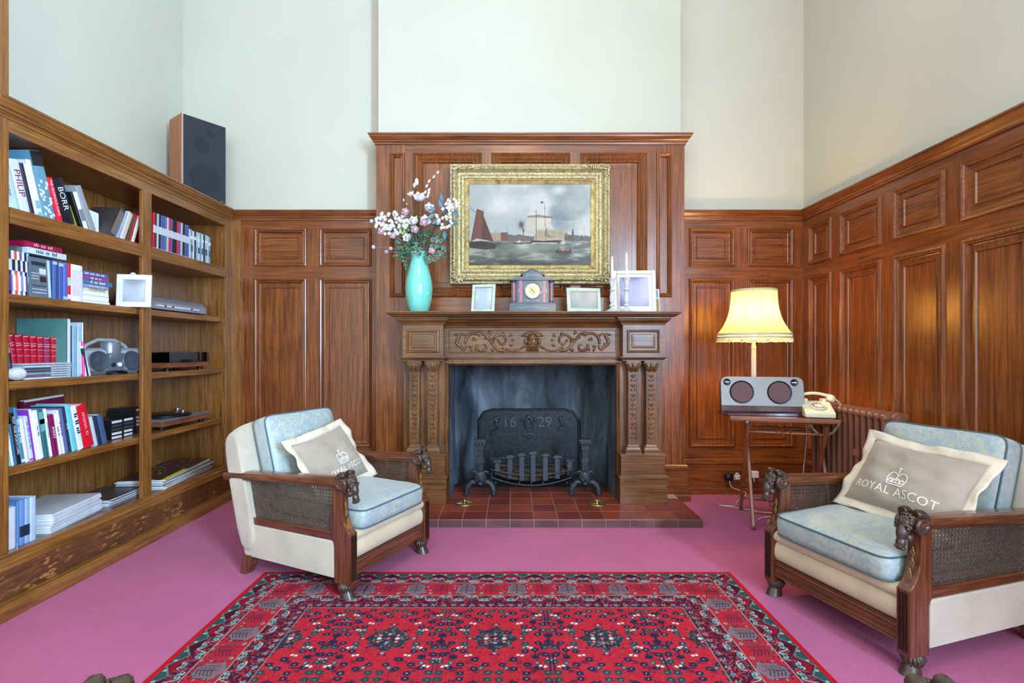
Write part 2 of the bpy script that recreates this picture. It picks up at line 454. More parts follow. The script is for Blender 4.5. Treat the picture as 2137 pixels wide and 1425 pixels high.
# chimney breast panelling
kc = 3.86/F
def xc(u): return (u-U0)*kc
TC = Matrix.Translation((0,3.86,0))
cz0, cz1 = Z_(620.5,3.86), Z_(318.7,3.86)
WB = [(0,0),(.004,.012),(.014,.018),(.022,.010),(.032,.004),(.040,.008),(.048,.002),(.058,-.008),(.066,-.006),(.074,-.020),(.080,-.022),(.11,-.022),(.113,-.018)]
holes = [(xc(a),xc(b),cz0,cz1) for a,b in ((863,1006),(1025.3,1190.8),(1211.8,1351.6))]
t4 = panel_wall('trim_4', 'tall oak overmantel panelling on the chimney breast', TC, 0, 0, holes, xc(846), xc(1370), 1.03, 2.70, W_PAN['x'], W_PAN['z'], prof=WB)
for a, b, e in ((813.6,846,-1.018),(1370,1403,1.292)):
    p = MB(); p.M = TC; p.rect_rings(xc(a), xc(b), cz0, cz1, [(0,0),(.004,.012),(.014,.016),(.024,.004),(.030,.006),(.034,-.012),(.036,-.012)]); obj('panel', p, W_PAN['z'], t4, recalc=False)
p = MB(); p.M = TC
for a, b in ((-1.018,xc(813.6)),(xc(1403),1.292)): p.box(a, b, 0, .03, .2, 2.70)
for a, b in ((813.6,846),(1370,1403)): p.box(xc(a), xc(b), 0, .03, .2, cz0); p.box(xc(a), xc(b), 0, .03, cz1, 2.70)
for a, b in ((xc(846),CX-.62),(CX+.62,xc(1370))): p.box(a, b, 0, .03, .2, 1.03)
obj('stile', p, W_PAN['z'], t4)
p = MB(); p.box(-1.018, -.99, 3.8905, 4.05, .0, 2.70); p.box(1.264, 1.292, 3.8905, 4.05, .0, 2.70); obj('return_board', p, W_PAN['z'], t4)
m = MB(); m.sweep([(-1.018,4.05),(-1.018,3.86),(1.292,3.86),(1.292,4.05)], cornice(2.735,.05,.072), side=1); m.box(-1.018,1.292,3.86,3.9,2.69,2.735); obj('cornice', m, W_PAN['x'], t4)
for pa in (((-1.018,4.05),(-1.018,3.86),(CX-.76,3.86)), ((CX+.76,3.86),(1.292,3.86),(1.292,4.05))):
    m = MB(); m.sweep(pa, skirt()); obj('skirting', m, W_PAN['x'], t4)
# ------------------------------------------------------------ mantelpiece
mp = thing('mantelpiece', 'carved oak mantelpiece with mask frieze and paired columns round the fireplace', 'mantelpiece', (CX,0,0))
WX, WZ = W_MANT['x'], W_MANT['z']
HZ = .055
HW = 1.012
m = MB()
prof = [(0,1.3905),(.36,1.3905),(.36,1.384),(.353,1.380),(.353,1.374),(.338,1.366),(.330,1.358),(.318,1.354),(0,1.354)]
# shelf edge swept round three sides
pr = [(o-.30, z) for o, z in prof]
m.sweep([(-HW+.06,3.85),(-HW+.06,3.56),(HW-.06,3.56),(HW-.06,3.85)], [(o,z) for o,z in [(-.2,1.3905),(.06,1.3905),(.06,1.384),(.053,1.380),(.053,1.374),(.038,1.366),(.030,1.358),(.016,1.354),(-.2,1.354)]])
m.box(-HW+.1, HW-.1, 3.6, 3.855, 1.356, 1.389)
obj('mantel_shelf', m, WX, mp, bevel=.0015)
BX, BW = .770, .1425
for s in (-1,1):
    m = MB(); cx = s*BX
    # cornice over the block
    pf = [(0,1.3535),(.045,1.3535),(.045,1.345),(.038,1.341),(.036,1.332),(.020,1.318),(.014,1.312),(.012,1.302),(0,1.302)]
    m.sweep([(cx-BW,3.85),(cx-BW,3.60),(cx+BW,3.60),(cx+BW,3.85)], pf)
    m.box(cx-BW, cx+BW, 3.6001, 3.858, 1.078, 1.353)
    pf = [(0,1.08),(.020,1.08),(.020,1.073),(.014,1.069),(.008,1.062),(0,1.056)]
    m.sweep([(cx-BW,3.85),(cx-BW,3.60),(cx+BW,3.60),(cx+BW,3.85)], pf); m.box(cx-BW,cx+BW,3.601,3.858,1.050,1.078)
    b = obj('pilaster_block', m, WX, mp, bevel=.001)
    p = MB(); p.M = Matrix.Translation((0,3.599,0))
    p.rect_rings(cx-.115, cx+.115, 1.106, 1.268, [(0,0),(.004,.010),(.012,.012),(.018,.0),(.022,-.0),(.022,.001),(.032,.001),(.036,.006),(.05,.007)]); obj('block_panel', p, WX, b, recalc=False)
    # back board behind the columns
    m = MB(); m.box(cx-.155, cx+.165, 3.70, 3.858, .2, 1.056) if s < 0 else m.box(cx-.165, cx+.155, 3.70, 3.858, .2, 1.056)
    obj('column_backing', m, WZ, mp)
    m = MB(); m.box(cx-.155, cx+.155, 3.60, 3.858, .24, .392); m.box(cx-.162,cx+.162,3.593,3.858,.243,.252); m.box(cx-.16,cx+.16,3.595,3.858,.385,.397)
    m.box(cx-.165, cx+.165, 3.585, 3.858, HZ, .236); m.box(cx-.172,cx+.172,3.578,3.858,.232,.244)
    obj('pedestal', m, WX, mp, bevel=.002)
    for q in (-1,1):
        x = cx+q*.064
        m = MB(); m.box(x-.034, x+.034, 3.63, 3.70, .46, .97)
        m.M = Matrix.Translation((0,3.6299,0)); m.rect_rings(x-.034, x+.034, .47, .962, [(0,0),(0,.004),(.008,.004),(.010,0)]); m.M = Matrix.Identity(4)
        c = obj('column', m, WZ, mp)
        # carved fleur de lis and paired husks, one mesh
        m = MB(); z = .945; kk = 0
        while z > .49:
            if kk%2 == 0:
                m.ell((x,3.628,z), (.0045,.005,.013), 8, 6)
                for e in (-1,1): m.tube([(x+e*.003,3.627,z-.012),(x+e*.010,3.624,z-.006),(x+e*.014,3.624,z+.003),(x+e*.011,3.626,z+.006)], [.003,.004,.0035,.002], 6)
                m.ell((x,3.628,z-.016), (.003,.004,.007), 6, 5)
            else:
                for e in (-1,1): m.tube([(x+e*.006,3.628,z-.010),(x+e*.009,3.624,z+.0),(x+e*.014,3.622,z+.007),(x+e*.019,3.626,z+.0)], [.002,.004,.0045,.002], 6)
            z -= .0335; kk += 1
        obj('carving', m, WX, c, smooth=60)
        m = MB()
        m.prism([(x-.037,.968),(x+.037,.968),(x+.037,.974),(x+.036,.985),(x+.043,1.01),(x+.055,1.03),(x+.055,1.040),(x-.055,1.040),(x-.055,1.03),(x-.043,1.01),(x-.036,.985),(x-.037,.974)], 'y', 3.622, 3.70)
        for e in (-1,0,1):
            m.tube([(x+e*.026,3.620,.975),(x+e*.030,3.612,1.0),(x+e*.036,3.606,1.018),(x+e*.046,3.606,1.030),(x+e*.050,3.610,1.022)], [.007,.009,.009,.008,.005], 7)
        for e in (-.5,.5):
            m.tube([(x+e*.03,3.620,.972),(x+e*.034,3.610,.992),(x+e*.04,3.603,1.006),(x+e*.046,3.606,1.0)], [.006,.008,.007,.004], 7)
        m.box(x-.05,x+.05,3.612,3.70,1.038,1.056)
        obj('capital', m, WX, c, smooth=50)
        m = MB()
        pb = [(0,.46),(.003,.455),(.004,.448),(.012,.440),(.016,.428),(.022,.420),(.022,.414),(.018,.410),(.024,.406),(.024,.396),(0,.396)]
        m.sweep([(x-.034,3.7),(x-.034,3.63),(x+.034,3.63),(x+.034,3.7)], pb); m.box(x-.034,x+.034,3.631,3.7,.397,.459)
        obj('base', m, WX, c, bevel=.001)
# frieze
fx0, fx1 = -BX+BW, BX-BW
m = MB(); m.box(fx0, fx1, 3.70, 3.858, 1.05, 1.3535)
m.sweep([(fx0,3.70),(fx1,3.70)], [(0,1.3535),(.10,1.3535),(.10,1.345),(.085,1.338),(.07,1.322),(.04,1.312),(.03,1.300),(.022,1.297),(.018,1.286),(0,1.283)])
m.sweep([(fx0,3.70),(fx1,3.70)], [(0,1.078),(.014,1.078),(.016,1.072),(.010,1.066),(.010,1.062),(0,1.058)])
fz = obj('frieze', m, WX, mp)
p = MB(); p.M = Matrix.Translation((0,3.6995,0)); p.rect_rings(fx0+.025, fx1-.025, 1.104, 1.272, [(0,0),(.002,.006),(.005,.006),(.008,.001)], cap=False); obj('frieze_border', p, WX, fz, recalc=False)
Yf = 3.694; zc = 1.188
def rel(pts, r, seg=8): m.tube([(x,Yf-.002-.004*math.sin(i*.7),z) for i,(x,z) in enumerate(pts)], r, seg)
def taper(n, a, b): return [a+(b-a)*i/(n-1) for i in range(n)]
def spiral(cx, cz, r0, r1, a0, a1, n=22): return [(cx+(r0+(r1-r0)*i/(n-1))*math.cos(a0+(a1-a0)*i/(n-1)), cz+(r0+(r1-r0)*i/(n-1))*math.sin(a0+(a1-a0)*i/(n-1))) for i in range(n)]
for s in (-1,1):
    m = MB()
    # main rinceau: from the mask outwards
    a = [(s*(.07+.15*t), zc-.045-.022*math.sin(PI*t)) for t in np.linspace(0,1,9)]
    sp = [(s*x, z) for x, z in spiral(.225, zc+.002, .070, .016, -PI*.62, PI*1.75, 34)]
    rel(a+[], taper(9,.007,.009)); rel(sp, taper(34,.010,.005))
    w = [(s*(.20+.20*t), zc-.06+.115*t-.03*math.sin(2*PI*t)) for t in np.linspace(0,1,14)]
    rel(w, taper(14,.006,.011))
    w = [(s*x, z) for x, z in spiral(.42, zc-.01, .072, .060, PI*.70, -.05*PI, 14)]
    rel(w, taper(14,.011,.008))
    w = [(s*x, z) for x, z in spiral(.355, zc-.035, .045, .012, PI*.1, -PI*1.5, 18)]
    rel(w, taper(18,.009,.004))
    # dolphin-like finial at the end
    w = [(s*(.475+.05*t), zc-.03-.030*math.sin(PI*t*1.2)) for t in np.linspace(0,1,9)]
    rel(w, taper(9,.007,.011))
    w = [(s*x, z) for x, z in [(.525,zc-.035),(.545,zc-.012),(.540,zc+.014),(.525,zc+.032),(.538,zc+.050),(.560,zc+.046)]]
    rel(w, [.011,.012,.010,.010,.012,.005])
    w = [(s*x, z) for x, z in [(.53,zc+.04),(.505,zc+.056),(.485,zc+.05),(.49,zc+.038)]]; rel(w, [.008,.006,.005,.003])
    w = [(s*x, z) for x, z in [(.505,zc-.055),(.49,zc-.06),(.475,zc-.045)]]; rel(w, [.008,.006,.003])
    for (x, z, an, L) in [(.20,.045,.8,.022),(.165,.035,2.4,.022),(.30,.05,1.0,.026),(.315,.02,.4,.028),(.27,-.055,-.5,.026),(.33,-.06,-.3,.026),(.37,-.05,-.9,.024),(.40,.01,.3,.03),(.43,-.03,-.5,.026),(.14,-.02,-.6,.022),(.15,.005,2.7,.016),(.46,.03,.6,.022),(.39,-.062,.2,.024),(.29,-.01,1.3,.028),(.235,.0,.5,.02),(.215,-.01,-1.3,.018),(.36,.045,.1,.026),(.45,-.055,-2.5,.02)]:
        for dz in (-.5,0,.5):
            q = an+dz*.7
            ro = Matrix.Rotation(-s*q if s > 0 else q+PI, 3, 'Y') if False else Matrix.Rotation(-(q if s > 0 else PI-q), 3, 'Y')
            m.ell((s*x+(s*math.cos(q))*L*.5, Yf-.003, zc+z+math.sin(q)*L*.5), (L*.62,.006,.0048), 8, 5, ro)
    obj('scroll_carving', m, WX, fz, smooth=80)
m = MB()                                                    # the carved mask
m.ell((0,Yf-.004,zc-.004), (.040,.030,.062), 18, 14)
m.ell((0,Yf-.034,zc-.006), (.008,.012,.024), 10, 8); m.ell((0,Yf-.040,zc-.024), (.012,.010,.009), 10, 8)
for s in (-1,1):
    m.tube([(s*.004,Yf-.033,zc+.018),(s*.016,Yf-.036,zc+.026),(s*.030,Yf-.024,zc+.020)], [.005,.007,.004], 8)
    m.ell((s*.016,Yf-.028,zc+.010), (.008,.007,.005), 10, 8)
    m.ell((s*.022,Yf-.026,zc-.014), (.012,.010,.012), 10, 8)
    m.tube([(0,Yf-.036,zc-.034),(s*.012,Yf-.034,zc-.036),(s*.030,Yf-.022,zc-.034),(s*.062,Yf-.012,zc-.036),(s*.085,Yf-.006,zc-.052)], [.004,.006,.007,.006,.003], 8)
    for i in range(5):
        a = .35+i*.33
        m.tube([(s*.026*math.cos(a)+s*.008,Yf-.012,zc+.03+.024*math.sin(a)),(s*(.05*math.cos(a)+.012),Yf-.014,zc+.034+.034*math.sin(a)),(s*(.06*math.cos(a)+.020),Yf-.008,zc+.028+.030*math.sin(a))], [.008,.009,.004], 7)
    m.ell((s*.048,Yf-.008,zc-.0), (.012,.010,.024), 10, 8)
    for i in range(3): m.tube([(s*(.006+i*.011),Yf-.024,zc-.046),(s*(.010+i*.014),Yf-.022,zc-.062),(s*(.004+i*.017),Yf-.014,zc-.074)], [.006,.006,.002], 7)
obj('mask', m, WX, fz, smooth=80)
# mitred frame round the opening
OW, OZ = .60, 1.012
m = MB()
def jamb(d): return [(-OW+d,HZ),(-OW+d,OZ-d),(OW-d,OZ-d),(OW-d,HZ)]
rings = [(-.027,3.70),(-.027,3.692),(-.018,3.688),(-.006,3.70),(-.002,3.73),(-.002,3.83)]
vs = []; fs = []
for d, y in rings:
    vs += [(x,y,z) for x, z in jamb(d)]
for i in range(len(rings)-1):
    for k_ in range(3): fs.append((i*4+k_,i*4+k_+1,(i+1)*4+k_+1,(i+1)*4+k_))
m.add(vs, fs); m.box(-OW-.027,OW+.027,3.7005,3.858,OZ+.027,1.056)
for s in (-1,1): m.box(min(s*(OW+.027),s*(OW+.07)), max(s*(OW+.027),s*(OW+.07)), 3.7005, 3.858, HZ, OZ+.04)
obj('opening_frame', m, WZ, mp, recalc=False)

# ------------------------------------------------------------ firebox, hearth, fireback
def sootm():
    mm, nt, b = newmat('sooty_render')
    f = noise(nt, coords(nt,(3,3,1.2)), 1.6, 5, .6, .6); f2 = noise(nt, coords(nt,(14,14,5)), 1, 6, .7)
    c = ramp(nt, f, [(.32,s2l((40,48,56))),(.52,s2l((84,98,110))),(.72,s2l((136,152,164)))])
    c = mixc(nt, .5, c, ramp(nt, f2, [(.35,(.6,.6,.6,1)),(.65,(1,1,1,1))]), 'MULTIPLY')
    nt.links.new(c, b.inputs['Base Color']); b.inputs['Roughness'].default_value = .75; bump(nt, b, f2, .4, .004)
    return mm
fb = sthing('trim_5', 'sooty blue-grey rendered firebox recess inside the fireplace', 'firebox')
L, Rr = CX-OW, CX+OW
m = MB()
fl = [(L,3.72),(L,4.10),(CX-.43,4.40),(CX+.43,4.40),(Rr,4.10),(Rr,3.72)]
vs = [(x,y,.054) for x,y in fl]+[(x,y,1.30) for x,y in fl]
m.add(vs, [(i,i+1,i+7,i+6) for i in range(5)]+[(6,7,8,9,10,11)])
SOOT = sootm()
obj('recess_wall', m, SOOT, fb)
m = MB(); m.prism([(L+.001,4.025),(L+.001,4.10),(CX-.43,4.398),(CX+.43,4.398),(Rr-.001,4.10),(Rr-.001,4.025)], 'z', .0505, .058); obj('ash_bed', m, flat((34,34,36), rough=.95, var=.5, scale=60, bmp=.5), fb)
def tilem(name, c, coord_rot=None):
    mm, nt, b = newmat(name)
    f = noise(nt, coords(nt), 5, 4); l = s2l(c)
    nt.links.new(ramp(nt, f, [(.3,tuple(x*.55 for x in l[:3])+(1,)),(.65,l)]), b.inputs['Base Color'])
    b.inputs['Roughness'].default_value = .32; return mm
h = thing('hearth', 'raised hearth of red quarry tiles in front of the fire', 'hearth')
HX0, HX1, HY0 = CX-1.06, 1.207, 3.264
m = MB(); m.box(HX0+.002, HX1-.002, HY0+.002, 3.86, 0, HZ-.004); m.box(L+.002, Rr-.002, 3.86, 4.10, 0, HZ-.004)
obj('mortar_bed', m, flat((176,160,160), rough=.9), h)
T1, T2, T3 = tilem('quarry_tile', (128,52,36)), tilem('quarry_tile_warm', (146,66,42)), tilem('quarry_riser', (112,78,76))
ta = MB(); tb = MB(); tr = MB(); rng = random.Random(3)
PX = .1521; g = .0022
kx = math.floor((HX0+.012)/PX)
x = -.012+math.floor((HX0+.012)/PX)*PX
while x < HX1:
    a, b_ = max(x+g, HX0), min(x+PX-g, HX1)
    if b_-a > .01:
        for r_ in range(6):
            y = HY0+r_*PX; y1 = y+PX-g
            if r_ >= 4 and (b_ < L+.02 or a > Rr-.02): continue
            aa, bb = (max(a,L+.003), min(b_,Rr-.003)) if r_ >= 3 else (a,b_)
            if bb-aa < .02: continue
            (ta if rng.random() < .6 else tb).box(aa, bb, y+(g if r_ else 0), y1, HZ-.004, HZ)
        tr.box(a, b_, HY0-.004, HY0+.002, .003, HZ-.006)
    x += PX
obj('tile_course', ta, T1, h, bevel=.001); obj('tile_course', tb, T2, h, bevel=.001)
m = MB(); 
for r_ in range(4): m.box(HX1-.001, HX1+.003, HY0+r_*PX+g, min(HY0+(r_+1)*PX-g,3.85), .003, HZ-.006)
tr.v += []; obj('riser_tile', tr, T3, h, bevel=.001); obj('riser_tile', m, T3, h, bevel=.001)
# fireback
PY = 4.365
f_ = thing('fireback', 'black cast iron fireback plate dated 1629 behind the grate', 'fireback', (CX-.005,PY,.058))
def fbx(u): return (u-U0)/F*PY-(CX-.005)
ol = [(-.44,0),(-.44,.47),(-.39,.545),(-.31,.565),(.31,.565),(.39,.545),(.44,.47),(.44,0)]
ol = [(x*.96,z) for x,z in ol]
IR2 = flat((44,50,56), rough=.42, metal=.5, var=.35, scale=30, bmp=.5)
m = MB(); m.prism(ol, 'y', 0, .025); obj('plate', m, IR2, f_, bevel=.004)
m = MB(); m.tube([(x,-.004,z) for x,z in ol], .009, 8); obj('rim', m, IR2, f_, smooth=60)
m = MB(); vs, fs = text_mesh('16', .125); m.add([(x-.165,-.004,z+.455) for x,z in vs], fs)
vs, fs = text_mesh('29', .125); m.add([(x+.135,-.004,z+.455) for x,z in vs], fs)
mt = obj('date_1629', m, flat((84,94,104), rough=.35, metal=.5, var=.2), f_); so = mt.modifiers.new('thick','SOLIDIFY'); so.thickness = .008; so.offset = 1
RL_ = flat((64,72,80), rough=.35, metal=.5, var=.25, scale=60)
m = MB()
m.tube([(.0,-.004,.51),(-.02,-.01,.48),(-.035,-.01,.45),(-.02,-.008,.40),(.0,-.01,.385),(.02,-.008,.40),(.035,-.01,.45),(.02,-.01,.48),(.0,-.004,.51)], .009, 8)
m.ell((0,-.006,.50), (.02,.012,.022), 10, 8); m.ell((-.05,-.006,.475), (.016,.01,.014), 10, 8); m.ell((.05,-.006,.475), (.016,.01,.014), 10, 8)
m.ell((0,-.006,.33), (.012,.01,.016), 8, 6)
for s in (-1,1):
    m.tube([(0,-.006,.36),(s*.03,-.008,.345),(s*.05,-.006,.36),(s*.045,-.004,.372)], [.008,.008,.006,.004], 7)
    if s == 1: obj('relief', m, RL_, f_, smooth=80)
for s in (-1,1):
    m = MB(); m.tube([(s*.30,-.006,.50),(s*.27,-.01,.47),(s*.29,-.01,.43),(s*.25,-.008,.41),(s*.31,-.008,.38),(s*.33,-.006,.33),(s*.28,-.006,.35)], [.008,.013,.012,.01,.009,.008,.004], 7)
    m.ell((s*.265,-.008,.49), (.018,.012,.018), 10, 8); obj('relief', m, RL_, f_, smooth=80)
# andirons
def andiron(label, x):
    t = thing('andiron', label, 'andiron', (x,3.80,HZ), group='pair of iron andirons')
    m = MB(); m.cb(0,.02,.405,.092,.06,.012)
    m.prism([(-.042,.40),(.042,.40),(.040,.385),(.030,.36),(.030,.352),(-.030,.352),(-.030,.36),(-.040,.385)], 'y', -.008, .05)
    for e in (-1,0,1): m.ell((e*.024,-.012,.378), (.012,.008,.013), 8, 6)
    obj('finial', m, IRON, t, bevel=.002)
    m = MB(); m.cb(0,.02,.345,.058,.056,.012); m.cb(0,.02,.24,.040,.040,.23)
    m.cb(0,.02,.255,.06,.056,.010); m.cb(0,.02,.268,.05,.05,.012); m.cb(0,.02,.243,.052,.05,.012)
    for i in range(5):
        m.tube([(-.012,-.003,.285+i*.012),(0,-.006,.291+i*.012),(.012,-.003,.287+i*.012)], .0025, 6); m.tube([(-.012,-.003,.17+i*.013),(0,-.006,.176+i*.013),(.012,-.003,.172+i*.013)], .0025, 6)
    obj('column', m, IRON, t, bevel=.002)
    m = MB(); m.ell((0,0,.13), (.050,.030,.052), 14, 10); m.ell((0,-.026,.125), (.011,.014,.016), 8, 6); m.ell((0,-.01,.088), (.022,.02,.018), 8, 6)
    for s in (-1,1):
        m.tube([(s*.02,0,.165),(s*.045,-.004,.176),(s*.062,0,.165),(s*.052,0,.150)], [.012,.012,.010,.006], 8)
        m.ell((s*.018,-.024,.140), (.009,.008,.007), 8, 6); m.ell((s*.022,-.020,.112), (.011,.012,.011), 8, 6)
        m.tube([(s*.006,-.028,.152),(s*.018,-.030,.157),(s*.032,-.018,.150)], .0045, 6)
    obj('lion_mask', m, IRON, t, smooth=80)
    for s in (-1,1):
        m = MB(); P = [(s*.02,.01,.10),(s*.06,.008,.094),(s*.088,.004,.07),(s*.10,0,.035),(s*.098,0,.004)]
        m.tube(P, [.020,.024,.024,.022,.020], 8); m.ell((s*.10,-.008,.012), (.021,.026,.0118), 10, 6)
        for i in range(7): q = i/7; m.ell((s*(.055+.045*math.sin(q*1.5)),-.014,.092-.075*q*q), (.010,.004,.0035), 6, 4)
        obj('leg', m, IRON, t, smooth=60)
    m = MB(); m.box(-.012,.012,.03,.30,.10,.122); m.box(-.012,.012,.28,.30,.0,.12); obj('log_bar', m, IRON, t, bevel=.002)
andiron('iron andiron with lion mask left of the grate', -.235)
andiron('iron andiron with lion mask right of the grate', .539)
# grate
gr = thing('fire_grate', 'wrought iron fire basket with seven flat capped bars and charred wood', 'fire grate', (CX,3.98,.058))
ux = [1038.6,1064.6,1089.2,1113.1,1138.6,1163.4,1189.5]; vt = [958,949.3,944.8,941.2,945.4,949,956]; vb = [991,998.7,1003,1004.7,1003,998.5,991]
for u, a, b_ in zip(ux, vt, vb):
    q = (u-1113.5)/76; Y = 3.885+.07*q*q; X = (u-U0)/F*Y-CX; z0 = Z_(b_,Y)-.058; z1 = Z_(a,Y)-.058
    m = MB(); m.box(X-.0185, X+.0185, Y-3.98-.005, Y-3.98+.005, z0, z1-.022)
    m.prism([(X-.035,z1-.022),(X+.035,z1-.022),(X+.030,z1-.010),(X+.016,z1),(X-.016,z1),(X-.030,z1-.010)], 'y', Y-3.98-.022, Y-3.98+.012)
    obj('flat_bar', m, flat((70,78,86), rough=.5, metal=.5, var=.2, bmp=.2), gr, bevel=.002)
m = MB()
for zz_, dz in ((.10,.055),(.16,.04),(.235,-.03)):
    m.tube([(x, -.088+.30*x*x, zz_-dz+dz*(x/.31)**2*1.0) for x in np.linspace(-.31,.31,15)], .006, 6)
for i in range(7): m.tube([(-.27+.09*i,-.07,.06),(-.27+.09*i,.05,.035),(-.25+.083*i,.2,.06)], .006, 6)
m.tube([(-.31,-.06,.12),(-.30,.08,.13),(-.26,.22,.13),(.26,.22,.13),(.30,.08,.13),(.31,-.06,.12)], .006, 6)
for s in (-1,1): m.tube([(s*.28,.2,-.001),(s*.28,.2,.22)], .007, 6); m.tube([(s*.30,-.045,-.001),(s*.30,-.045,.14)], .007, 6)
obj('basket', m, IRON, gr, smooth=60)
CH = wood('charred_wood', (30,24,20), (78,62,50), (132,112,92), ax='x', rough=.9, coat=0)
for i in range(9):
    m = MB(); y = -.04+.026*i; a = rng.uniform(-.1,.1); z = .075+.012*(i%3)
    m.tube([(x, y+a*x, z+.05*(x/.27)**2+rng.uniform(-.003,.003)) for x in np.linspace(-.26,.26,7)], [.007,.010,.011,.010,.011,.009,.006], 7); obj('charred_stick', m, CH, gr, smooth=60)
def brassd(label, x):
    t = thing('floor_knob', label, 'brass knob', (x,3.588,HZ), group='brass discs on the hearth')
    m = MB(); m.lathe([(.0,0),(.064,0),(.066,.003),(.064,.007),(.050,.009),(.048,.006),(.0,.006)], 32, cap=False)
    obj('disc', m, flat((158,150,120), rough=.35, metal=.9), t, smooth=40)
    m = MB()
    for i in range(4):
        a = i*PI/2+.4; m.tube([(0,0,.009),(.055*math.cos(a),.055*math.sin(a),.008)], .0035, 6)
    m.lathe([(0,.006),(.018,.006),(.018,.012),(.008,.016),(.005,.026),(.009,.03),(.008,.036),(0,.038)], 16, cap=False); obj('handle', m, BRASS, t, smooth=60)
brassd('round brass disc with a knob on the hearth in front of the left andiron', -.330)
brassd('round brass disc with a knob on the hearth in front of the right andiron', .591)
# ------------------------------------------------------------ bookcase along the left wall
WY, WZB, WXB = W_BOOK['y'], W_BOOK['z'], W_BOOK['x']
XF = -2.20; XB = -2.55; YN, YE = 2.0, 4.045
ZS = {'A':1.377,'B':.987,'C':.606,'bot':.24,'rail':1.755}
bc = thing('bookcase', 'built-in brown oak bookcase with open shelves along the left wall', 'bookcase', (0,0,0))
m = MB(); m.box(XL+.005, XB, YN, YE, .10, 2.14); obj('back_panel', m, WZB, bc)
m = MB()
for y in (3.20,): m.box(XB, XB+.006, y, y+.012, .24, 2.08)
obj('batten', m, WZB, bc)
m = MB(); m.box(XL+.005, XF-.001, YN, YE, 2.085, 2.20); obj('top_board', m, WY, bc)
m = MB(); m.box(XL+.005, XF+.0, YN, YE, .20, .24); obj('bottom_board', m, W_CHAIR['y'], bc)
for n in 'ABC':
    m = MB(); m.box(XB+.002, XF-.03, 2.26, 3.965, ZS[n]-.038, ZS[n]); obj('shelf', m, WY, bc, bevel=.003)
m = MB(); m.box(XB+.002, XF, 2.26, 3.965, 1.683, 1.755); obj('shelf_rail', m, WY, bc, bevel=.002)
m = MB(); m.box(XF-.03, XF, 2.25, YE, 2.08, 2.20); obj('top_rail', m, WY, bc, bevel=.002)
for y0, y1 in ((3.067,3.145),(3.961,YE)):
    m = MB(); m.box(XF-.022, XF+.0008, y0, y1, .24, 2.085); obj('stile', m, WZB, bc, bevel=.003)
m = MB(); m.box(XL+.005, XF-.002, 3.966, YE, .20, 2.14); obj('end_panel', m, WZB, bc)
m = MB(); m.box(XL+.005, XF-.002, 2.2, 2.25, .20, 2.14); obj('end_panel', m, WZB, bc)
m = MB(); m.sweep([(XF,YN+.18),(XF,YE)], [(-.38,2.217),(.044,2.217),(.044,2.207),(.038,2.203),(.036,2.195),(.024,2.172),(.018,2.168),(.018,2.160),(.006,2.145),(.005,2.135),(-.02,2.135)], side=1); obj('cornice', m, WY, bc)
m = MB(); m.sweep([(XF,.2),(XF,YE)], [(-.01,.243),(.012,.243),(.018,.238),(.018,.230),(.034,.222),(.038,.212),(.038,.206),(.05,.200),(.05,.192),(-.01,.192)], side=1); obj('plinth_moulding', m, WY, bc)
m = MB(); m.box(XF-.02, XF+.048, .2, YE, .0, .193); obj('plinth_board', m, W_PLINTH, bc)
m = MB(); m.sweep([(XF+.048,.2),(XF+.048,YE)], [(-.01,.062),(.03,.060),(.036,.054),(.044,.05),(.05,.044),(.052,0),(-.01,0)], side=1); obj('skirting', m, WY, bc)
# tall post in front of the bookcase end
m = MB(); m.box(XL+.002, XF+.002, 1.95, 2.25, .245, ZC); struct(obj('trim_6', m, WZB), 'tall oak post at the near end of the bookcase', 'post')

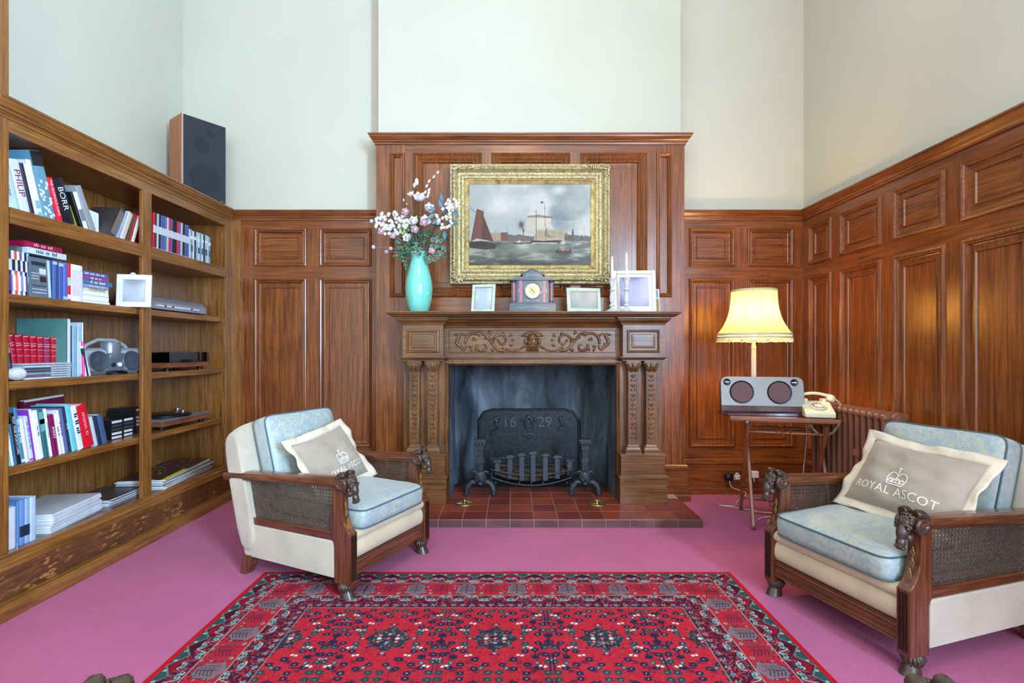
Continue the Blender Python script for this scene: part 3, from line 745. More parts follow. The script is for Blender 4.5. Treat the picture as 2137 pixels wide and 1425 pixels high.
# ------------------------------------------------------------ things on the shelves
ORD = ['leftmost','second from the left','third from the left','fourth from the left','fifth from the left','sixth from the left','seventh from the left','eighth from the left','ninth from the left','tenth from the left','eleventh from the left','twelfth from the left','thirteenth from the left','fourteenth from the left','fifteenth from the left','sixteenth from the left']
UPO = ['lowest','second from the bottom','third from the bottom','fourth from the bottom','fifth from the bottom','sixth from the bottom','seventh from the bottom','eighth from the bottom','ninth from the bottom','tenth from the bottom']
PAGE = flat((225,222,210), rough=.9, var=.12, scale=160)
def yx(u, X=-2.25): return X*F/(u-U0)
def book(name, label, cat, group, y, t, h, d, z, col, lean=0, X=-2.25, title=None, tcol=(240,240,240), tsz=.5, band=None, soft=False, twist=0, rough=.4, pages=True):
    """book standing with its spine towards the room; y = near lower corner; lean > 0 tips its top towards the camera"""
    th = thing(name, label, cat, (X, y, z+.0008), group=group, rot=(R(lean),0,R(twist)))
    if lean < 0: th.location.y = y + t*math.cos(R(lean)); 
    oy = 0 if lean >= 0 else -t
    c = flat(col, rough=rough, var=.06, scale=25)
    m = MB(); e = .002 if soft else .0035; k_ = min(.35*t, .0035)
    m.box(-d, -.002, oy, oy+k_, 0, h); m.box(-d, -.002, oy+t-k_, oy+t, 0, h)
    m.prism([(-.004,oy),(-.0005,oy),(.0025 if not soft else .0,oy+t*.25),(.0025 if not soft else .0,oy+t*.75),(-.0005,oy+t),(-.004,oy+t)], 'z', 0, h)
    obj('cover', m, c, th)
    if pages:
        m = MB(); m.box(-d+e, -.0042, oy+k_+.0002, oy+t-k_-.0002, .003, h-e); obj('pages', m, PAGE, th)
    if band:
        for b0, b1, bcol in band:
            m = MB(); m.box(-.001, .0032, oy+t*.03, oy+t*.97, h*b0, h*b1); obj('spine_band', m, flat(bcol, rough=.4), th)
    if title:
        vs, fs = text_mesh(title, 1)
        w = max(v[0] for v in vs)-min(v[0] for v in vs); hh = max(v[1] for v in vs)-min(v[1] for v in vs)
        s_ = min(h*tsz/w, t*.62/hh)
        m = MB(); m.add([(.0036, oy+t/2+v[1]*s_, h*.56-v[0]*s_) for v in vs], fs)
        obj('title', m, flat(tcol, rough=.4), th, recalc=False)
    return th
def row(specs, z, shelfname, group, X=-2.25):
    for s in specs:
        u0, u1, h, lean, col, lab = s[:6]; kw = s[6] if len(s) > 6 else {}
        Xs = kw.pop('X', X); d = kw.pop('d', .17); nm = kw.pop('name','book'); cat = kw.pop('cat','book')
        y0, y1 = yx(u0,Xs), yx(u1,Xs)
        t = (y1-y0)*math.cos(R(abs(lean)))
        book(nm, lab, cat, group, y0, t*.97, h, d, z, col, lean=lean, X=Xs, **kw)
G1 = 'books and papers leaning on the top left shelf'
row([
 (14,42,.185,14,(196,226,236),'pale cyan book with black title, leftmost on the top shelf',{'title':'ALAN EVANS','tcol':(20,30,40)}),
 (44,66,.235,15,(216,222,230),'tall pale grey book with dark red title on the top shelf',{'title':'PHILIP','tcol':(130,20,60),'tsz':.5}),
 (67,75,.235,15,(24,30,50),'slim navy book beside the tall pale grey one, top shelf',{}),
 (75.5,80,.235,15,(232,236,240),'very slim white book left of the white spined book, top shelf',{}),
 (81,93,.262,15,(228,238,244),'white spined book with a blue foot, left of the pebble book',{'band':[(.02,.1,(120,190,220)),(.16,.3,(150,180,200))]}),
 (94,119,.315,15,(98,152,176),'tall thick book with black top and white pebbles on its spine',{'band':[(.78,.995,(24,28,32))],'d':.2}),
 (121,134,.215,17,(224,30,62),'red book titled The Glorious Game on the top shelf',{'title':'THE GLORIOUS GAME','tsz':.8}),
 (136,160,.225,20,(14,18,34),'black spotted book with large letters next to the red one',{'title':'BORR','tcol':(225,230,240),'tsz':.5}),
 (161,170,.12,20,(168,176,20),'low yellow-green book behind the black spotted book',{'X':-2.27,'d':.12}),
 (171,177,.19,22,(20,22,26),'slim black book beside the white spined book, centre of the top shelf',{}),
 (177.5,187,.195,22,(232,236,240),'white spined book left of the tall grey folder, top shelf',{'band':[(.25,.55,(130,134,140))]}),
 (189,204,.235,25,(150,158,166),'tall grey folder leaning left on the top shelf',{}),
 (228,240,.20,-27,(62,56,54),'brown book with small portraits leaning right, top shelf',{'band':[(.1,.9,(120,108,100))]}),
 (243,248,.185,-24,(150,172,200),'slim blue-grey paperback leaning right, top shelf',{}),
 (250,262,.185,-22,(214,206,196),'cream folder leaning right near the stile, top shelf',{}),
 (264,268,.19,-20,(96,60,40),'slim brown booklet leaning right by the stile, top shelf',{}),
 (269,273,.185,-19,(170,40,44),'slim red booklet leaning right by the stile, top shelf',{}),
 (274,281,.18,-18,(226,220,206),'cream booklet nearest the stile on the top shelf',{}),
], ZS['rail'], 'top', G1)
th = thing('paper', 'loose white sheet propped between the grey folder and brown book', 'paper', (-2.33, 2.80, ZS['rail']+.001), rot=(R(-8),R(-12),R(-15)))
m = MB(); m.grid(lambda a,b: (.006*math.sin(a*3), (a-.5)*.16, b*.155), 8, 6); o_ = obj('sheet', m, flat((226,232,240), rough=.7), th); so = o_.modifiers.new('t','SOLIDIFY'); so.thickness = .0012
# pebbles of the tall book
pb = [o for o in bpy.data.objects if o.get('label','').startswith('tall thick book')][0]
m = MB(); rg = random.Random(5); tt = (yx(119)-yx(94))*math.cos(R(15))
for i in range(26):
    z = .012+.17*(i/26); y = rg.uniform(.12,.88)*tt
    m.ell((.003, y, z), (.0012, .0055+.003*rg.random(), .006+.003*rg.random()), 8, 5)
obj('pebble_picture', m, flat((214,220,206), rough=.5, var=.3, scale=120), pb)
# --- second shelf: film cases
G2 = 'film cases standing on the second shelf'
cs = [(19,23,(24,30,52)),(24,26.5,(90,70,160)),(27,33,(235,240,245)),(33.5,38.5,(226,90,60)),(39,44,(240,240,244)),(44.5,49,(90,100,170)),(49.5,54,(236,238,244)),(54.5,58.5,(30,36,50)),(59,64,(150,190,215))]
nm = ['dark navy','violet','white with black lettering','orange and white','plain white','blue and white','white and pink','near black','pale blue']
row([(a,b,.20,2,c,'%s film case near the left end, second shelf' % n,{'name':'dvd_case','cat':'film case','soft':True,'d':.13,'band':[(.1,.45,(min(255,c[0]+60),min(255,c[1]+40),min(255,c[2]+60))),(.55,.8,(40,40,60) if sum(c)>400 else (220,225,235))]}) for (a,b,c),n in zip(cs,nm)], ZS['A'], 'A', G2, X=-2.26)
row([
 (110,119,.188,0,(74,104,170),'blue boxed case with pale corner label, second shelf',{'name':'dvd_case','cat':'film case','band':[(.9,.98,(160,200,220))]}),
 (119.5,122,.188,0,(28,44,86),'dark blue slim case between the blue boxed cases',{'name':'dvd_case','cat':'film case'}),
 (122.5,132,.188,0,(70,98,168),'middle blue boxed case with a crest label, second shelf',{'name':'dvd_case','cat':'film case','band':[(.88,.96,(170,200,220))]}),
 (132.5,141,.188,0,(82,112,190),'blue boxed case beside the red spined case',{'name':'dvd_case','cat':'film case','band':[(.02,.10,(150,200,225))]}),
 (141.5,148.5,.188,0,(206,30,60),'red spined film case beside the blue boxed cases',{'name':'dvd_case','cat':'film case','band':[(.4,.62,(180,215,200)),(.04,.16,(235,235,235))]}),
 (149,173,.188,0,(238,240,246),'thick white boxed set standing beside the red spined case',{'name':'dvd_case','cat':'film case','band':[(.15,.85,(222,216,236))]}),
], ZS['A'], 'A', G2, X=-2.25)
def lying(name, label, cat, group, u0, X, w, dep, z, t, col, rz=0, title=None, tcol=(240,240,245), bandc=None, pages=None):
    """box lying flat with its long edge (w, along y) towards the room"""
    y = yx(u0,X); th = thing(name, label, cat, (X,y,z+.0006), R(rz), group)
    m = MB(); m.box(-dep, 0, 0, w, 0, t-.0012); obj('case', m, flat(col, rough=.35), th, bevel=.001)
    if pages: m = MB(); m.box(-dep+.002, .0008, .002, w-.002, t*.12, t*.82); obj('pages', m, flat(pages, rough=.8, var=.15, scale=200), th)
    if bandc: m = MB(); m.box(-.002, .0012, w*.06, w*.8, t*.2, t*.8); obj('spine_label', m, flat(bandc, rough=.4), th)
    if title:
        vs, fs = text_mesh(title, 1); W_ = max(v[0] for v in vs)-min(v[0] for v in vs); H_ = max(v[1] for v in vs)-min(v[1] for v in vs)
        s_ = min(w*.74/W_, t*.6/H_); m = MB(); m.add([(.0022, w*.5+v[0]*s_, t*.5+v[1]*s_) for v in vs], fs); obj('title', m, flat(tcol, rough=.4), th, recalc=False)
    return th
# front facing case showing its back cover
th = thing('dvd_case', 'film case turned to show its grey back cover with two small stills', 'film case', (-2.245, yx(65,-2.245), ZS['A']+.001), 0, G2, rot=(0,R(-3),0))
wy = yx(108,-2.245)-yx(65,-2.245)
m = MB(); m.box(-.016, 0, 0, wy, 0, .188); obj('case', m, flat((96,112,124), rough=.25), th, bevel=.001)
m = MB(); m.box(0,.0012,wy*.86,wy*.98,.004,.184); obj('spine_strip', m, flat((190,214,224), rough=.3), th)
for (a,b,c,d_,cl_) in ((.1,.78,.15,.168,(40,50,60)),(.46,.78,.11,.138,(206,214,204)),(.48,.78,.074,.10,(64,40,40)),(.08,.42,.085,.088,(200,210,214)),(.08,.42,.098,.101,(200,210,214)),(.08,.42,.111,.114,(200,210,214)),(.08,.76,.020,.023,(210,220,226)),(.08,.76,.036,.039,(210,220,226)),(.08,.76,.052,.055,(30,36,40))):
    m = MB(); m.box(0,.0009,wy*a,wy*b,c,d_); obj('print', m, flat(cl_, rough=.3), th)
G2b = 'cases lying flat on top of the second shelf row'
w1 = yx(126,-2.26)-yx(52,-2.26)
lying('dvd_case','white boxed set lying on top of the film cases, under the red one','film case',G2b,58,-2.26,.21,.13,ZS['A']+.2035,.030,(206,222,232),title='~3a',tcol=(90,110,130))
lying('dvd_case','crimson boxed set lying on top of the white boxed set, second shelf','film case',G2b,52,-2.262,.20,.13,ZS['A']+.2345,.026,(170,24,66),title='~3b',tcol=(220,180,190),bandc=(178,30,74))
lying('dvd_case','grey case at the very top left of the second shelf pile','film case',G2b,36,-2.285,.13,.12,ZS['A']+.2015,.03,(96,112,110))
G2c = 'video cases piled flat at the right of the second shelf'
u0 = 176
st = [(.013,(244,246,250),None,'white paperback'),(.028,(242,244,246),None,'thick white book'),(.022,(236,238,240),None,'white book with a small drawing'),(.019,(224,224,190),'CITIZEN KANE','cream case titled Citizen Kane'),(.018,(150,150,196),'MIKE REID LIVE','lilac case with white lettering'),(.024,(64,120,148),'~3c','teal case'),(.020,(150,70,140),'~3d','purple and white case'),(.024,(84,98,160),'~4e','blue grey case')]
zz = ZS['A']; rg = random.Random(11)
for i,(t,c,ti,la_) in enumerate(st):
    lying('video_case','%s, %s in the right pile, second shelf' % (la_, UPO[i] if i else 'lowest'),'video case',G2c,u0-(4 if i > 5 else 0)+rg.uniform(-1.5,1.5),-2.25+rg.uniform(-.004,.004),.165+(.02 if i in (5,6,7) else 0)+rg.uniform(-.01,.01),.13,zz,t,c,title=ti,tcol=(40,40,40) if sum(c) > 600 else (230,225,240),pages=(238,240,244) if i < 3 else None)
    zz += t
# white photograph frame
BLUR = {}
def blurred(name, cols, sc=5):
    mm, nt, b = newmat(name); f = noise(nt, coords(nt,(1,1,1)), sc, 1, .3)
    nt.links.new(ramp(nt, f, [(.35,s2l(cols[0])),(.5,s2l(cols[1])),(.65,s2l(cols[2]))]), b.inputs['Base Color']); b.inputs['Roughness'].default_value = .2; return mm
def photo_frame(name, label, w, h, fw, fm, pm, loc, rz, lean, mat_border=0, grp=None, dep=.014, inner=None):
    t = thing(name, label, 'photo frame', loc, group=grp, rot=(R(-lean),0,R(rz)))
    m = MB(); 
    for a in ((-w/2,-w/2+fw,0,h),(w/2-fw,w/2,0,h),(-w/2+fw,w/2-fw,0,fw),(-w/2+fw,w/2-fw,h-fw,h)): m.box(a[0],a[1],-dep,0,a[2],a[3])
    obj('frame', m, fm, t, bevel=.002)
    if inner:
        m = MB(); q = fw-.001
        for a in ((-w/2+q,-w/2+q+.004,q,h-q),(w/2-q-.004,w/2-q,q,h-q),(-w/2+q,w/2-q,q,q+.004),(-w/2+q,w/2-q,h-q-.004,h-q)): m.box(a[0],a[1],-dep*.9,-dep*.4,a[2],a[3])
        obj('inner_bead', m, inner, t)
    m = MB(); m.box(-w/2+fw*.8,w/2-fw*.8,-dep*.45,-.001,fw*.8,h-fw*.8)
    if mat_border:
        obj('mount', m, WHITE, t); q = fw+mat_border
        m = MB(); m.box(-w/2+q,w/2-q,-dep*.5,-dep*.4,q,h-q)
    obj('photograph', m, pm, t)
    m = MB(); m.box(-w/2+.006,w/2-.006,0,.004,.004,h-.004); obj('backboard', m, BLACK, t)
    if lean > 0:
        L_ = h*.62; a = R(lean); m = MB(); m.tube([(0,.004,h*.6),(0,h*.6*math.sin(2*a)+.004, .004+h*.6*(1-math.cos(2*a))*0+.002)], .004, 6); obj('strut', m, BLACK, t)
    return t
photo_frame('photo_frame','white photo frame with a pale blurred photograph on the second shelf',.178,.192,.030,WHITE,blurred('faded_photo',((150,160,168),(176,188,198),(206,214,220)),9),(-2.222,3.03,ZS['A']+.001),14,4)
th = thing('glass_knob','small round glass ornament behind the white photo frame','ornament',(-2.262,3.075,ZS['A']+.0005))
m = MB(); m.lathe([(0,0),(.022,0),(.020,.006),(.005,.012),(.004,.18),(0,.18)],16,cap=False); obj('stem', m, CHROME, th, smooth=60)
m = MB(); m.ell((0,0,.196),(.017,.017,.017),16,12); obj('ball', m, flat((200,215,225), rough=.1), th, smooth=180)
# --- third shelf
G3 = 'matching red cloth volumes on the third shelf'
us = [(32,40),(42,54),(55.5,67),(68.5,80),(82,93),(95,107),(109.5,121)]
for i,(a,b) in enumerate(us):
    y0, y1 = yx(a,-2.33), yx(b,-2.33)
    lean = [9,7,5,4,3,2.5,2][i]
    book('book','red cloth volume, %s of seven on the third shelf' % ORD[i],'book',G3,y0,(y1-y0)*.93,.215-.002*i,.13,ZS['B'],(188,24,52) if i != 5 else (160,44,84),lean=lean,X=-2.33,
         band=[(.955,.975,(226,170,170)),(.80,.812,(230,190,190)),(.75,.765,(232,190,190)),(.66,.668,(226,180,180)),(.52,.53,(220,170,170))])
G3b = 'dark slim books leaning at the left of the third shelf'
row([(14,20,.29,8,(30,40,52),'dark slate book, leftmost of the leaning slim books',{'X':-2.30,'title':'~3l','tcol':(190,215,225)}),
     (20.5,24,.30,8,(70,120,150),'slim teal book between the dark leaning books',{'X':-2.30}),
     (25,31,.28,9,(24,30,44),'dark navy book leaning against the red volumes',{'X':-2.30,'title':'~3m','tcol':(190,215,225),'tsz':.6})], ZS['B'], 'B', G3b)
G3c = 'clear cd cases stacked in front of the red volumes'
zz = ZS['B']; ccols = [(214,226,232),(150,40,90),(120,160,180),(24,40,70),(30,34,44),(196,210,220),(170,182,190)]
for i,c in enumerate(ccols):
    y = yx(49+rg.uniform(-1,1),-2.255); th = thing('cd_case','cd case with %s insert, %s of the third shelf stack' % (['silver','magenta','sea blue','navy','black','pale grey','grey'][i],UPO[i]),'cd case',(-2.255,y,zz+.0004),0,G3c)
    w = .142; w_ = .122
    m = MB(); m.box(-w_,0,0,.26,.0012,.0100); obj('case', m, flat((176,192,202), rough=.15, spec=.8), th, bevel=.001)
    m = MB(); m.box(-w_+.01,.0008,.006,.142,.0028,.0088); obj('insert', m, flat(c, rough=.3), th)
    zz += .0112
row([(141,146,.30,0,(84,134,128),'large green hardback with white spine standing beyond the red volumes',{'X':-2.27,'d':.26,'band':[(.01,.99,(214,226,228))]}),
     (146.5,150,.265,0,(34,44,56),'dark ring binder spine beside the green hardback',{'name':'ring_binder','cat':'binder','X':-2.28}),
     (151,161,.262,0,(142,180,200),'pale blue ring binder on the third shelf',{'name':'ring_binder','cat':'binder','X':-2.28}),
     (161.5,171,.262,0,(160,196,214),'light blue folder beside the ring binder, third shelf',{'name':'folder','cat':'folder','X':-2.28,'band':[(.05,.7,(200,220,230))]}),
     (171.5,174,.285,0,(206,222,234),'tall white card folder beside the blue folders, third shelf',{'name':'folder','cat':'folder','X':-2.28,'d':.25}),
     (174.5,178,.185,2,(232,56,140),'bright pink slim booklet beside the blue folders',{'X':-2.27}),
     (178.5,182,.16,8,(222,226,234),'white magazine leaning beside the pink booklet',{'name':'magazine','cat':'magazine','X':-2.27}),
     (183,186,.15,12,(24,28,36),'black magazine leaning against the radio cassette player',{'name':'magazine','cat':'magazine','X':-2.265}),
     (187,190,.13,16,(216,224,230),'pale magazine nearest the radio cassette player',{'name':'magazine','cat':'magazine','X':-2.265})], ZS['B'],'B','folders and booklets in the middle of the third shelf')
th = thing('stone','speckled white stone at the left end of the third shelf','stone',(-2.262,yx(33,-2.262),ZS['B']+.001))
m = MB(); m.grid(lambda a,b: (.030*math.sin(PI*b)*math.cos(2*PI*a)*(1+.1*math.sin(4*PI*a)), .048*math.sin(PI*b)*math.sin(2*PI*a)+.004*math.cos(6*PI*a)*math.sin(PI*b), .030-.030*math.cos(PI*b)*(1+.15*math.sin(2*PI*a)*math.sin(PI*b))), 20, 12, cu=True)
obj('stone_body', m, flat((206,208,206), rough=.8, var=.3, scale=220, bmp=.3), th, smooth=180)
# radio cassette player
SIL = flat((176,186,196), rough=.3, metal=.35, var=.05); DGR = flat((58,68,80), rough=.4)
th = thing('radio_cassette_player','silver portable radio cassette player with round speakers on the third shelf','radio',(-2.335,yx(190,-2.29)+.0,ZS['B']+.001),R(-16))
BL = .335
m = MB(); ol = []
m.prism([(-.13,.0),(-.03,.0),(.005,.025),(.012,.05),(-.004,.135),(-.03,.150),(-.12,.145),(-.15,.11),(-.155,.03)], 'y', .0, BL)   # x,z outline
obj('body', m, SIL, th, bevel=.008, seg=3)
for y in (.075,.262):
    m = MB(); m.M = Matrix.Translation((.012,y,.078)) @ Matrix.Rotation(R(83),4,'Y')
    m.lathe([(0,-.004),(.050,-.004),(.054,0),(.056,.004),(.052,.007),(.044,.004),(.02,-.001),(0,.004)],28,cap=False); obj('speaker_cone', m, DGR, th, smooth=50)
m = MB(); m.lathe([(.035,0),(.05,.0),(.052,.05),(.046,.065),(.0,.07)],28,c=(-.03,.168,.118)); obj('cd_lid', m, flat((124,136,150), rough=.25, metal=.4), th, smooth=40)
m = MB(); m.box(-.01,.016,.125,.215,.02,.12); m.ell((.01,.17,.10),(.012,.045,.03),14,8); obj('control_panel', m, flat((108,120,134), rough=.3, metal=.4), th, bevel=.004)
m = MB(); m.box(.010,.0175,.145,.165,.098,.106); obj('green_light', m, flat((170,200,20), rough=.4), th)
for y in (.150,.186):
    m = MB(); m.M = Matrix.Translation((.016,y,.055)) @ Matrix.Rotation(R(90),4,'Y'); m.lathe([(.0,0),(.012,0),(.012,.008),(.008,.01),(.0,.01)],16,cap=False); obj('dial', m, flat((230,235,240) if y > .17 else (30,34,40), rough=.3), th, smooth=40)
m = MB(); m.tube([(-.06,.03,.12),(-.065,.06,.165),(-.065,.12,.196),(-.065,.215,.196),(-.065,.275,.165),(-.06,.305,.12)], .011, 10); obj('handle', m, SIL, th, smooth=80)
# small electronics box and cable beside it
th = thing('network_box','small white box behind the radio cassette player','electronics box',(-2.36,3.02,ZS['B']+.001))
m = MB(); m.box(-.05,.05,0,.07,0,.02); m.box(-.045,.045,0,.07,.021,.045); obj('case', m, flat((200,215,225), rough=.3), th, bevel=.002)
th = thing('black_cable','loose black cables beside the radio on the third shelf','cable',(-2.27,2.95,ZS['B']+.001))
m = MB(); m.tube([(0,-.05,.006),(.01,-.01,.02),(-.01,.03,.012),(.01,.07,.006),(-.02,.10,.018),(-.05,.08,.007),(-.06,.02,.009),(-.02,-.01,.008)], .0045, 7); m.tube([(-.03,-.03,.009),(.012,.03,.018),(.0,.09,.008),(-.04,.05,.006)], .004, 7); obj('cord', m, BLACK, th, smooth=80)
# --- fourth shelf
G4 = 'books leaning on the fourth shelf'
row([
 (14,24,.19,9,(160,214,224),'pale aqua paperback, leftmost on the fourth shelf',{'X':-2.245}),
 (25,30.5,.19,9,(228,238,244),'white paperback at the left end of the fourth shelf',{'X':-2.245}),
 (32,36,.19,9,(60,120,150),'slim teal book left of the black Post-War Sports Cars book',{}),
 (37,45,.238,9,(10,14,20),'black book titled Post-War Sports Cars with white lettering',{'title':'POST WAR SPORTS CARS','tsz':.82}),
 (46,53,.262,9,(74,132,160),'tall teal book beside the black sports car book',{'title':'~4f','tsz':.62,'tcol':(220,235,240),'band':[(.02,.07,(220,230,235))]}),
 (54,62,.208,9,(230,228,240),'white lilac book beside the tall teal book, fourth shelf',{}),
 (63,72,.215,9,(206,214,236),'pale blue book with small lettering, fourth shelf',{'title':'~5g','tcol':(100,110,160),'tsz':.6,'band':[(.02,.06,(170,60,180))]}),
 (73,75,.245,9,(140,60,190),'very slim violet book between pale ones, fourth shelf',{}),
 (75.5,81,.245,9,(240,242,246),'white book right of the violet slim one, fourth shelf',{}),
 (81.5,93,.235,9,(236,240,244),'thick white book left of the green one, fourth shelf',{'title':'~2h','tcol':(90,100,120),'tsz':.2}),
 (94,104,.238,9,(40,108,106),'dark green book with black figures on its spine',{'band':[(.55,.95,(104,170,176)),(.7,.8,(20,30,34))]}),
 (105,111,.238,9,(226,238,242),'white and cyan book titled Lightning, right of the green one',{'title':'LIGHTNINGS','tcol':(40,60,90),'tsz':.4}),
 (113,124,.205,9,(134,16,84),'magenta book with a white word at its foot, fourth shelf',{'title':'AWAY','tsz':.3}),
 (125,131,.205,9,(236,232,246),'white lilac book right of the magenta one, fourth shelf',{'title':'~2i','tcol':(60,50,120),'tsz':.35}),
 (132,137,.225,10,(230,226,240),'white book beside the slate blue one, fourth shelf',{'title':'~4j','tcol':(80,60,110),'tsz':.5}),
 (138,145,.232,10,(92,104,150),'slate blue book in the middle of the fourth shelf',{}),
 (146,150,.238,10,(24,40,60),'slim dark book left of the turquoise hardback',{'title':'~2k','tsz':.4}),
 (151,163,.245,11,(116,206,222),'turquoise hardback on the fourth shelf',{}),
 (164,176,.235,12,(228,240,244),'white hardback with big black letters beside the turquoise one',{'title':'~3o','tcol':(16,24,34),'tsz':.75}),
 (177,198,.232,14,(222,20,44),'thick red hardback titled Arsenal on the fourth shelf',{'title':'ARSENAL 92','tsz':.55,'tcol':(245,190,200),'d':.19}),
 (199,206,.165,14,(188,206,210),'pale grey low book right of the red hardback',{}),
 (207,214,.165,14,(34,48,70),'dark navy low book right of the pale grey one',{}),
 (215,226,.168,14,(70,92,132),'slate blue low book, rightmost of the leaning row',{}),
], ZS['C'],'C',G4,X=-2.25)
th = thing('picture_book','wine red picture book standing behind the leaning row, fourth shelf','book',(-2.46,yx(50,-2.46),ZS['C']+.001),0,rot=(R(3),0,0))
m = MB(); m.box(-.012,.012,0,.235,0,.262); obj('cover', m, flat((108,20,60), rough=.4), th, bevel=.001); m = MB(); m.box(-.010,.0125,.004,.23,.256,.267); obj('pages', m, PAGE, th)
G4b = 'video tapes stacked at the right of the fourth shelf'
for s_,(u_,n,w) in enumerate(((232,5,.10),(256,5,.10),(283,7,.12))):
    zz = ZS['C']; X = -2.31-.01*s_
    for i in range(n):
        t = .0225
        tp = lying('video_tape','black video tape, %s of the %s tape stack, fourth shelf' % (UPO[i],('left','middle','right')[s_]),'video tape',G4b,u_+rg.uniform(-.6,.6),X,w,.17,zz,t,(26,28,32),bandc=(222,226,230) if rg.random() < .8 else (60,64,70))
        zz += t
# --- bottom board
G5 = 'clear boxed cassette sets standing at the left of the bottom shelf'
for i,(a,b,c,n) in enumerate(((14,34,(222,232,244),'white'),(35,41,(92,140,190),'mid blue'),(41.5,52,(110,150,206),'blue with a dark label'),(52.5,62,(150,184,220),'light blue with a small picture'),(62.5,76,(186,210,232),'pale silver blue'))):
    y0,y1 = yx(a,-2.23),yx(b,-2.23)
    book('cassette_box','%s boxed set standing at the left of the bottom shelf' % n,'boxed set',G5,y0,(y1-y0)*.96,.205 if i else .185,.15,ZS['bot'],c,X=-2.23,rough=.12,pages=False,band=[(.18,.42,(36,50,70))] if i in (2,3) else None)
def maglist(base, label, cols, group, z0, w, d, t, rz, seed):
    rg2 = random.Random(seed); zz = z0
    for i,c in enumerate(cols):
        th = thing('magazine', label % UPO[i] if '%s' in label else label,'magazine',(base[0]+rg2.uniform(-.006,.006),base[1]+rg2.uniform(-.008,.008),zz+.0005),R(rz+rg2.uniform(-2.5,2.5)),group)
        m = MB(); m.box(-d/2+.001,d/2-.001,-w/2+.001,w/2-.001,.0012,t-.0015); obj('pages', m, flat((232,238,244), rough=.5), th)
        m = MB(); m.box(-d/2,d/2,-w/2,w/2,t-.0015,t-.0005); m.box(-d/2,d/2,-w/2,w/2,0,.001); m.box(-d/2,-d/2+.001,-w/2,w/2,0,t-.001); obj('cover', m, flat(c, rough=.3), th)
        zz += t
    return zz, th
zt, top = maglist((-2.385,2.655), 'glossy magazine, %s of the tall bottom shelf pile', [(206,214,222)]*8, 'magazines in the tall pile on the bottom shelf', ZS['bot'], .38, .27, .0115, 9, 3)
zt, top = maglist((-2.41,3.06), 'record sleeve, %s of the low pile on the bottom shelf', [(60,60,70),(200,205,210),(90,40,60),(50,56,66)], 'record sleeves in the low pile on the bottom shelf', ZS['bot'], .31, .25, .009, 4, 4)
def lpcover(name, base, specks):
    mm, nt, b = newmat(name); v = nd(nt,'ShaderNodeTexVoronoi'); v.inputs['Scale'].default_value = 22; nt.links.new(coords(nt), v.inputs['Vector'])
    k_ = ramp(nt, v.outputs['Distance'], [(.18,(1,1,1,1)),(.26,(0,0,0,1))])
    hs = nd(nt,'ShaderNodeHueSaturation'); hs.inputs['Saturation'].default_value = 1.2; nt.links.new(v.outputs['Color'], hs.inputs['Color'])
    nt.links.new(mixc(nt, k_, s2l(base), hs.outputs[0]), b.inputs['Base Color']); b.inputs['Roughness'].default_value = .3; return mm
zz = ZS['bot']; G6 = 'magazines and records fanned out on the bottom right shelf'
for i in range(7):
    th = thing('magazine','large magazine, %s of the fanned pile, bottom right bay' % UPO[i],'magazine',(-2.375+.006*math.sin(i*2.1),3.56+.012*math.cos(i*1.7),zz+.0005),R(7+2.2*math.sin(i*1.3)),G6)
    m = MB(); m.box(-.139,.139,-.33,.33,.001,.008); obj('pages', m, flat((222,228,228), rough=.6), th)
    m = MB(); m.box(-.14,.14,-.331,.331,.008,.009); obj('cover', m, lpcover('record_cover',(58,34,30),1) if i == 6 else flat(((60,60,64),(190,196,200))[i%2], rough=.3), th)
    if i == 6:
        m = MB(); m.box(.112,.14,-.331,-.02,.009,.0096); obj('yellow_strip', m, flat((206,206,30), rough=.4), th)
        for k_,(yy,xx_,L_) in enumerate(((.02,-.07,.20),(.22,.04,.1))): m = MB(); m.tube([(xx_+.012*math.sin(j*1.9),yy+j*L_/8,.0097) for j in range(9)], .006, 6, flat=.1); obj('purple_lettering', m, flat((170,70,170), rough=.4), th)
    zz += .0098
# --- right bay
G7 = 'slim matching books in the top right bay'
colsq = [(200,24,52),(40,50,60),(190,190,186),(22,30,34),(70,96,160),(74,90,130),(84,110,170),(190,186,184),(206,24,54),(70,96,160),(20,26,28),(18,26,24),(214,24,54),(76,98,160),(190,180,178),(26,30,30),(80,90,150),(74,92,154)]
cn = ['red','charcoal','pale grey','black','mid blue','slate blue','bright blue','stone grey','crimson','blue','ink black','black green','vivid red','cornflower blue','beige grey','soft black','lavender blue','denim blue']
uu = np.linspace(319,394,len(colsq)+1)
for i,c in enumerate(colsq):
    y0,y1 = yx(uu[i],-2.25),yx(uu[i+1],-2.25)
    nb = ('leftmost','second','third','fourth','fifth','sixth','seventh','eighth','ninth','tenth','eleventh','twelfth','thirteenth','fourteenth','fifteenth','sixteenth','seventeenth','eighteenth')[i]
    book('book','slim %s book, %s of the matching row, top right bay' % (cn[i],nb),'book',G7,y0,(y1-y0)*.93,.235,.15,ZS['rail'],c,X=-2.25,lean=-1.5,band=[(.46,.66,(206,212,220)),(.03,.06,(206,212,220))],title='~2n' if i%3==0 else None,tsz=.2)
G8 = 'pale magazines in the top right bay'
uu = np.linspace(395,440,13)
for i in range(12):
    y0,y1 = yx(uu[i],-2.25),yx(uu[i+1],-2.25); c = [(206,224,232),(120,170,188),(226,232,234),(40,60,74),(170,200,210)][i%5]
    book('magazine','pale magazine, %s of twelve, top right bay' % ORD[i],'magazine',G8,y0,(y1-y0)*.93,.215-.003*(i%3),.15,ZS['rail'],c,X=-2.25,soft=True,band=[(.3,.5,(70,100,110)),(.7,.8,(236,240,240))] if i%2 else None)
th = thing('book','dark brown slim volume alone at the right of the top right bay','book',(-2.30,yx(450,-2.30),ZS['rail']+.001))
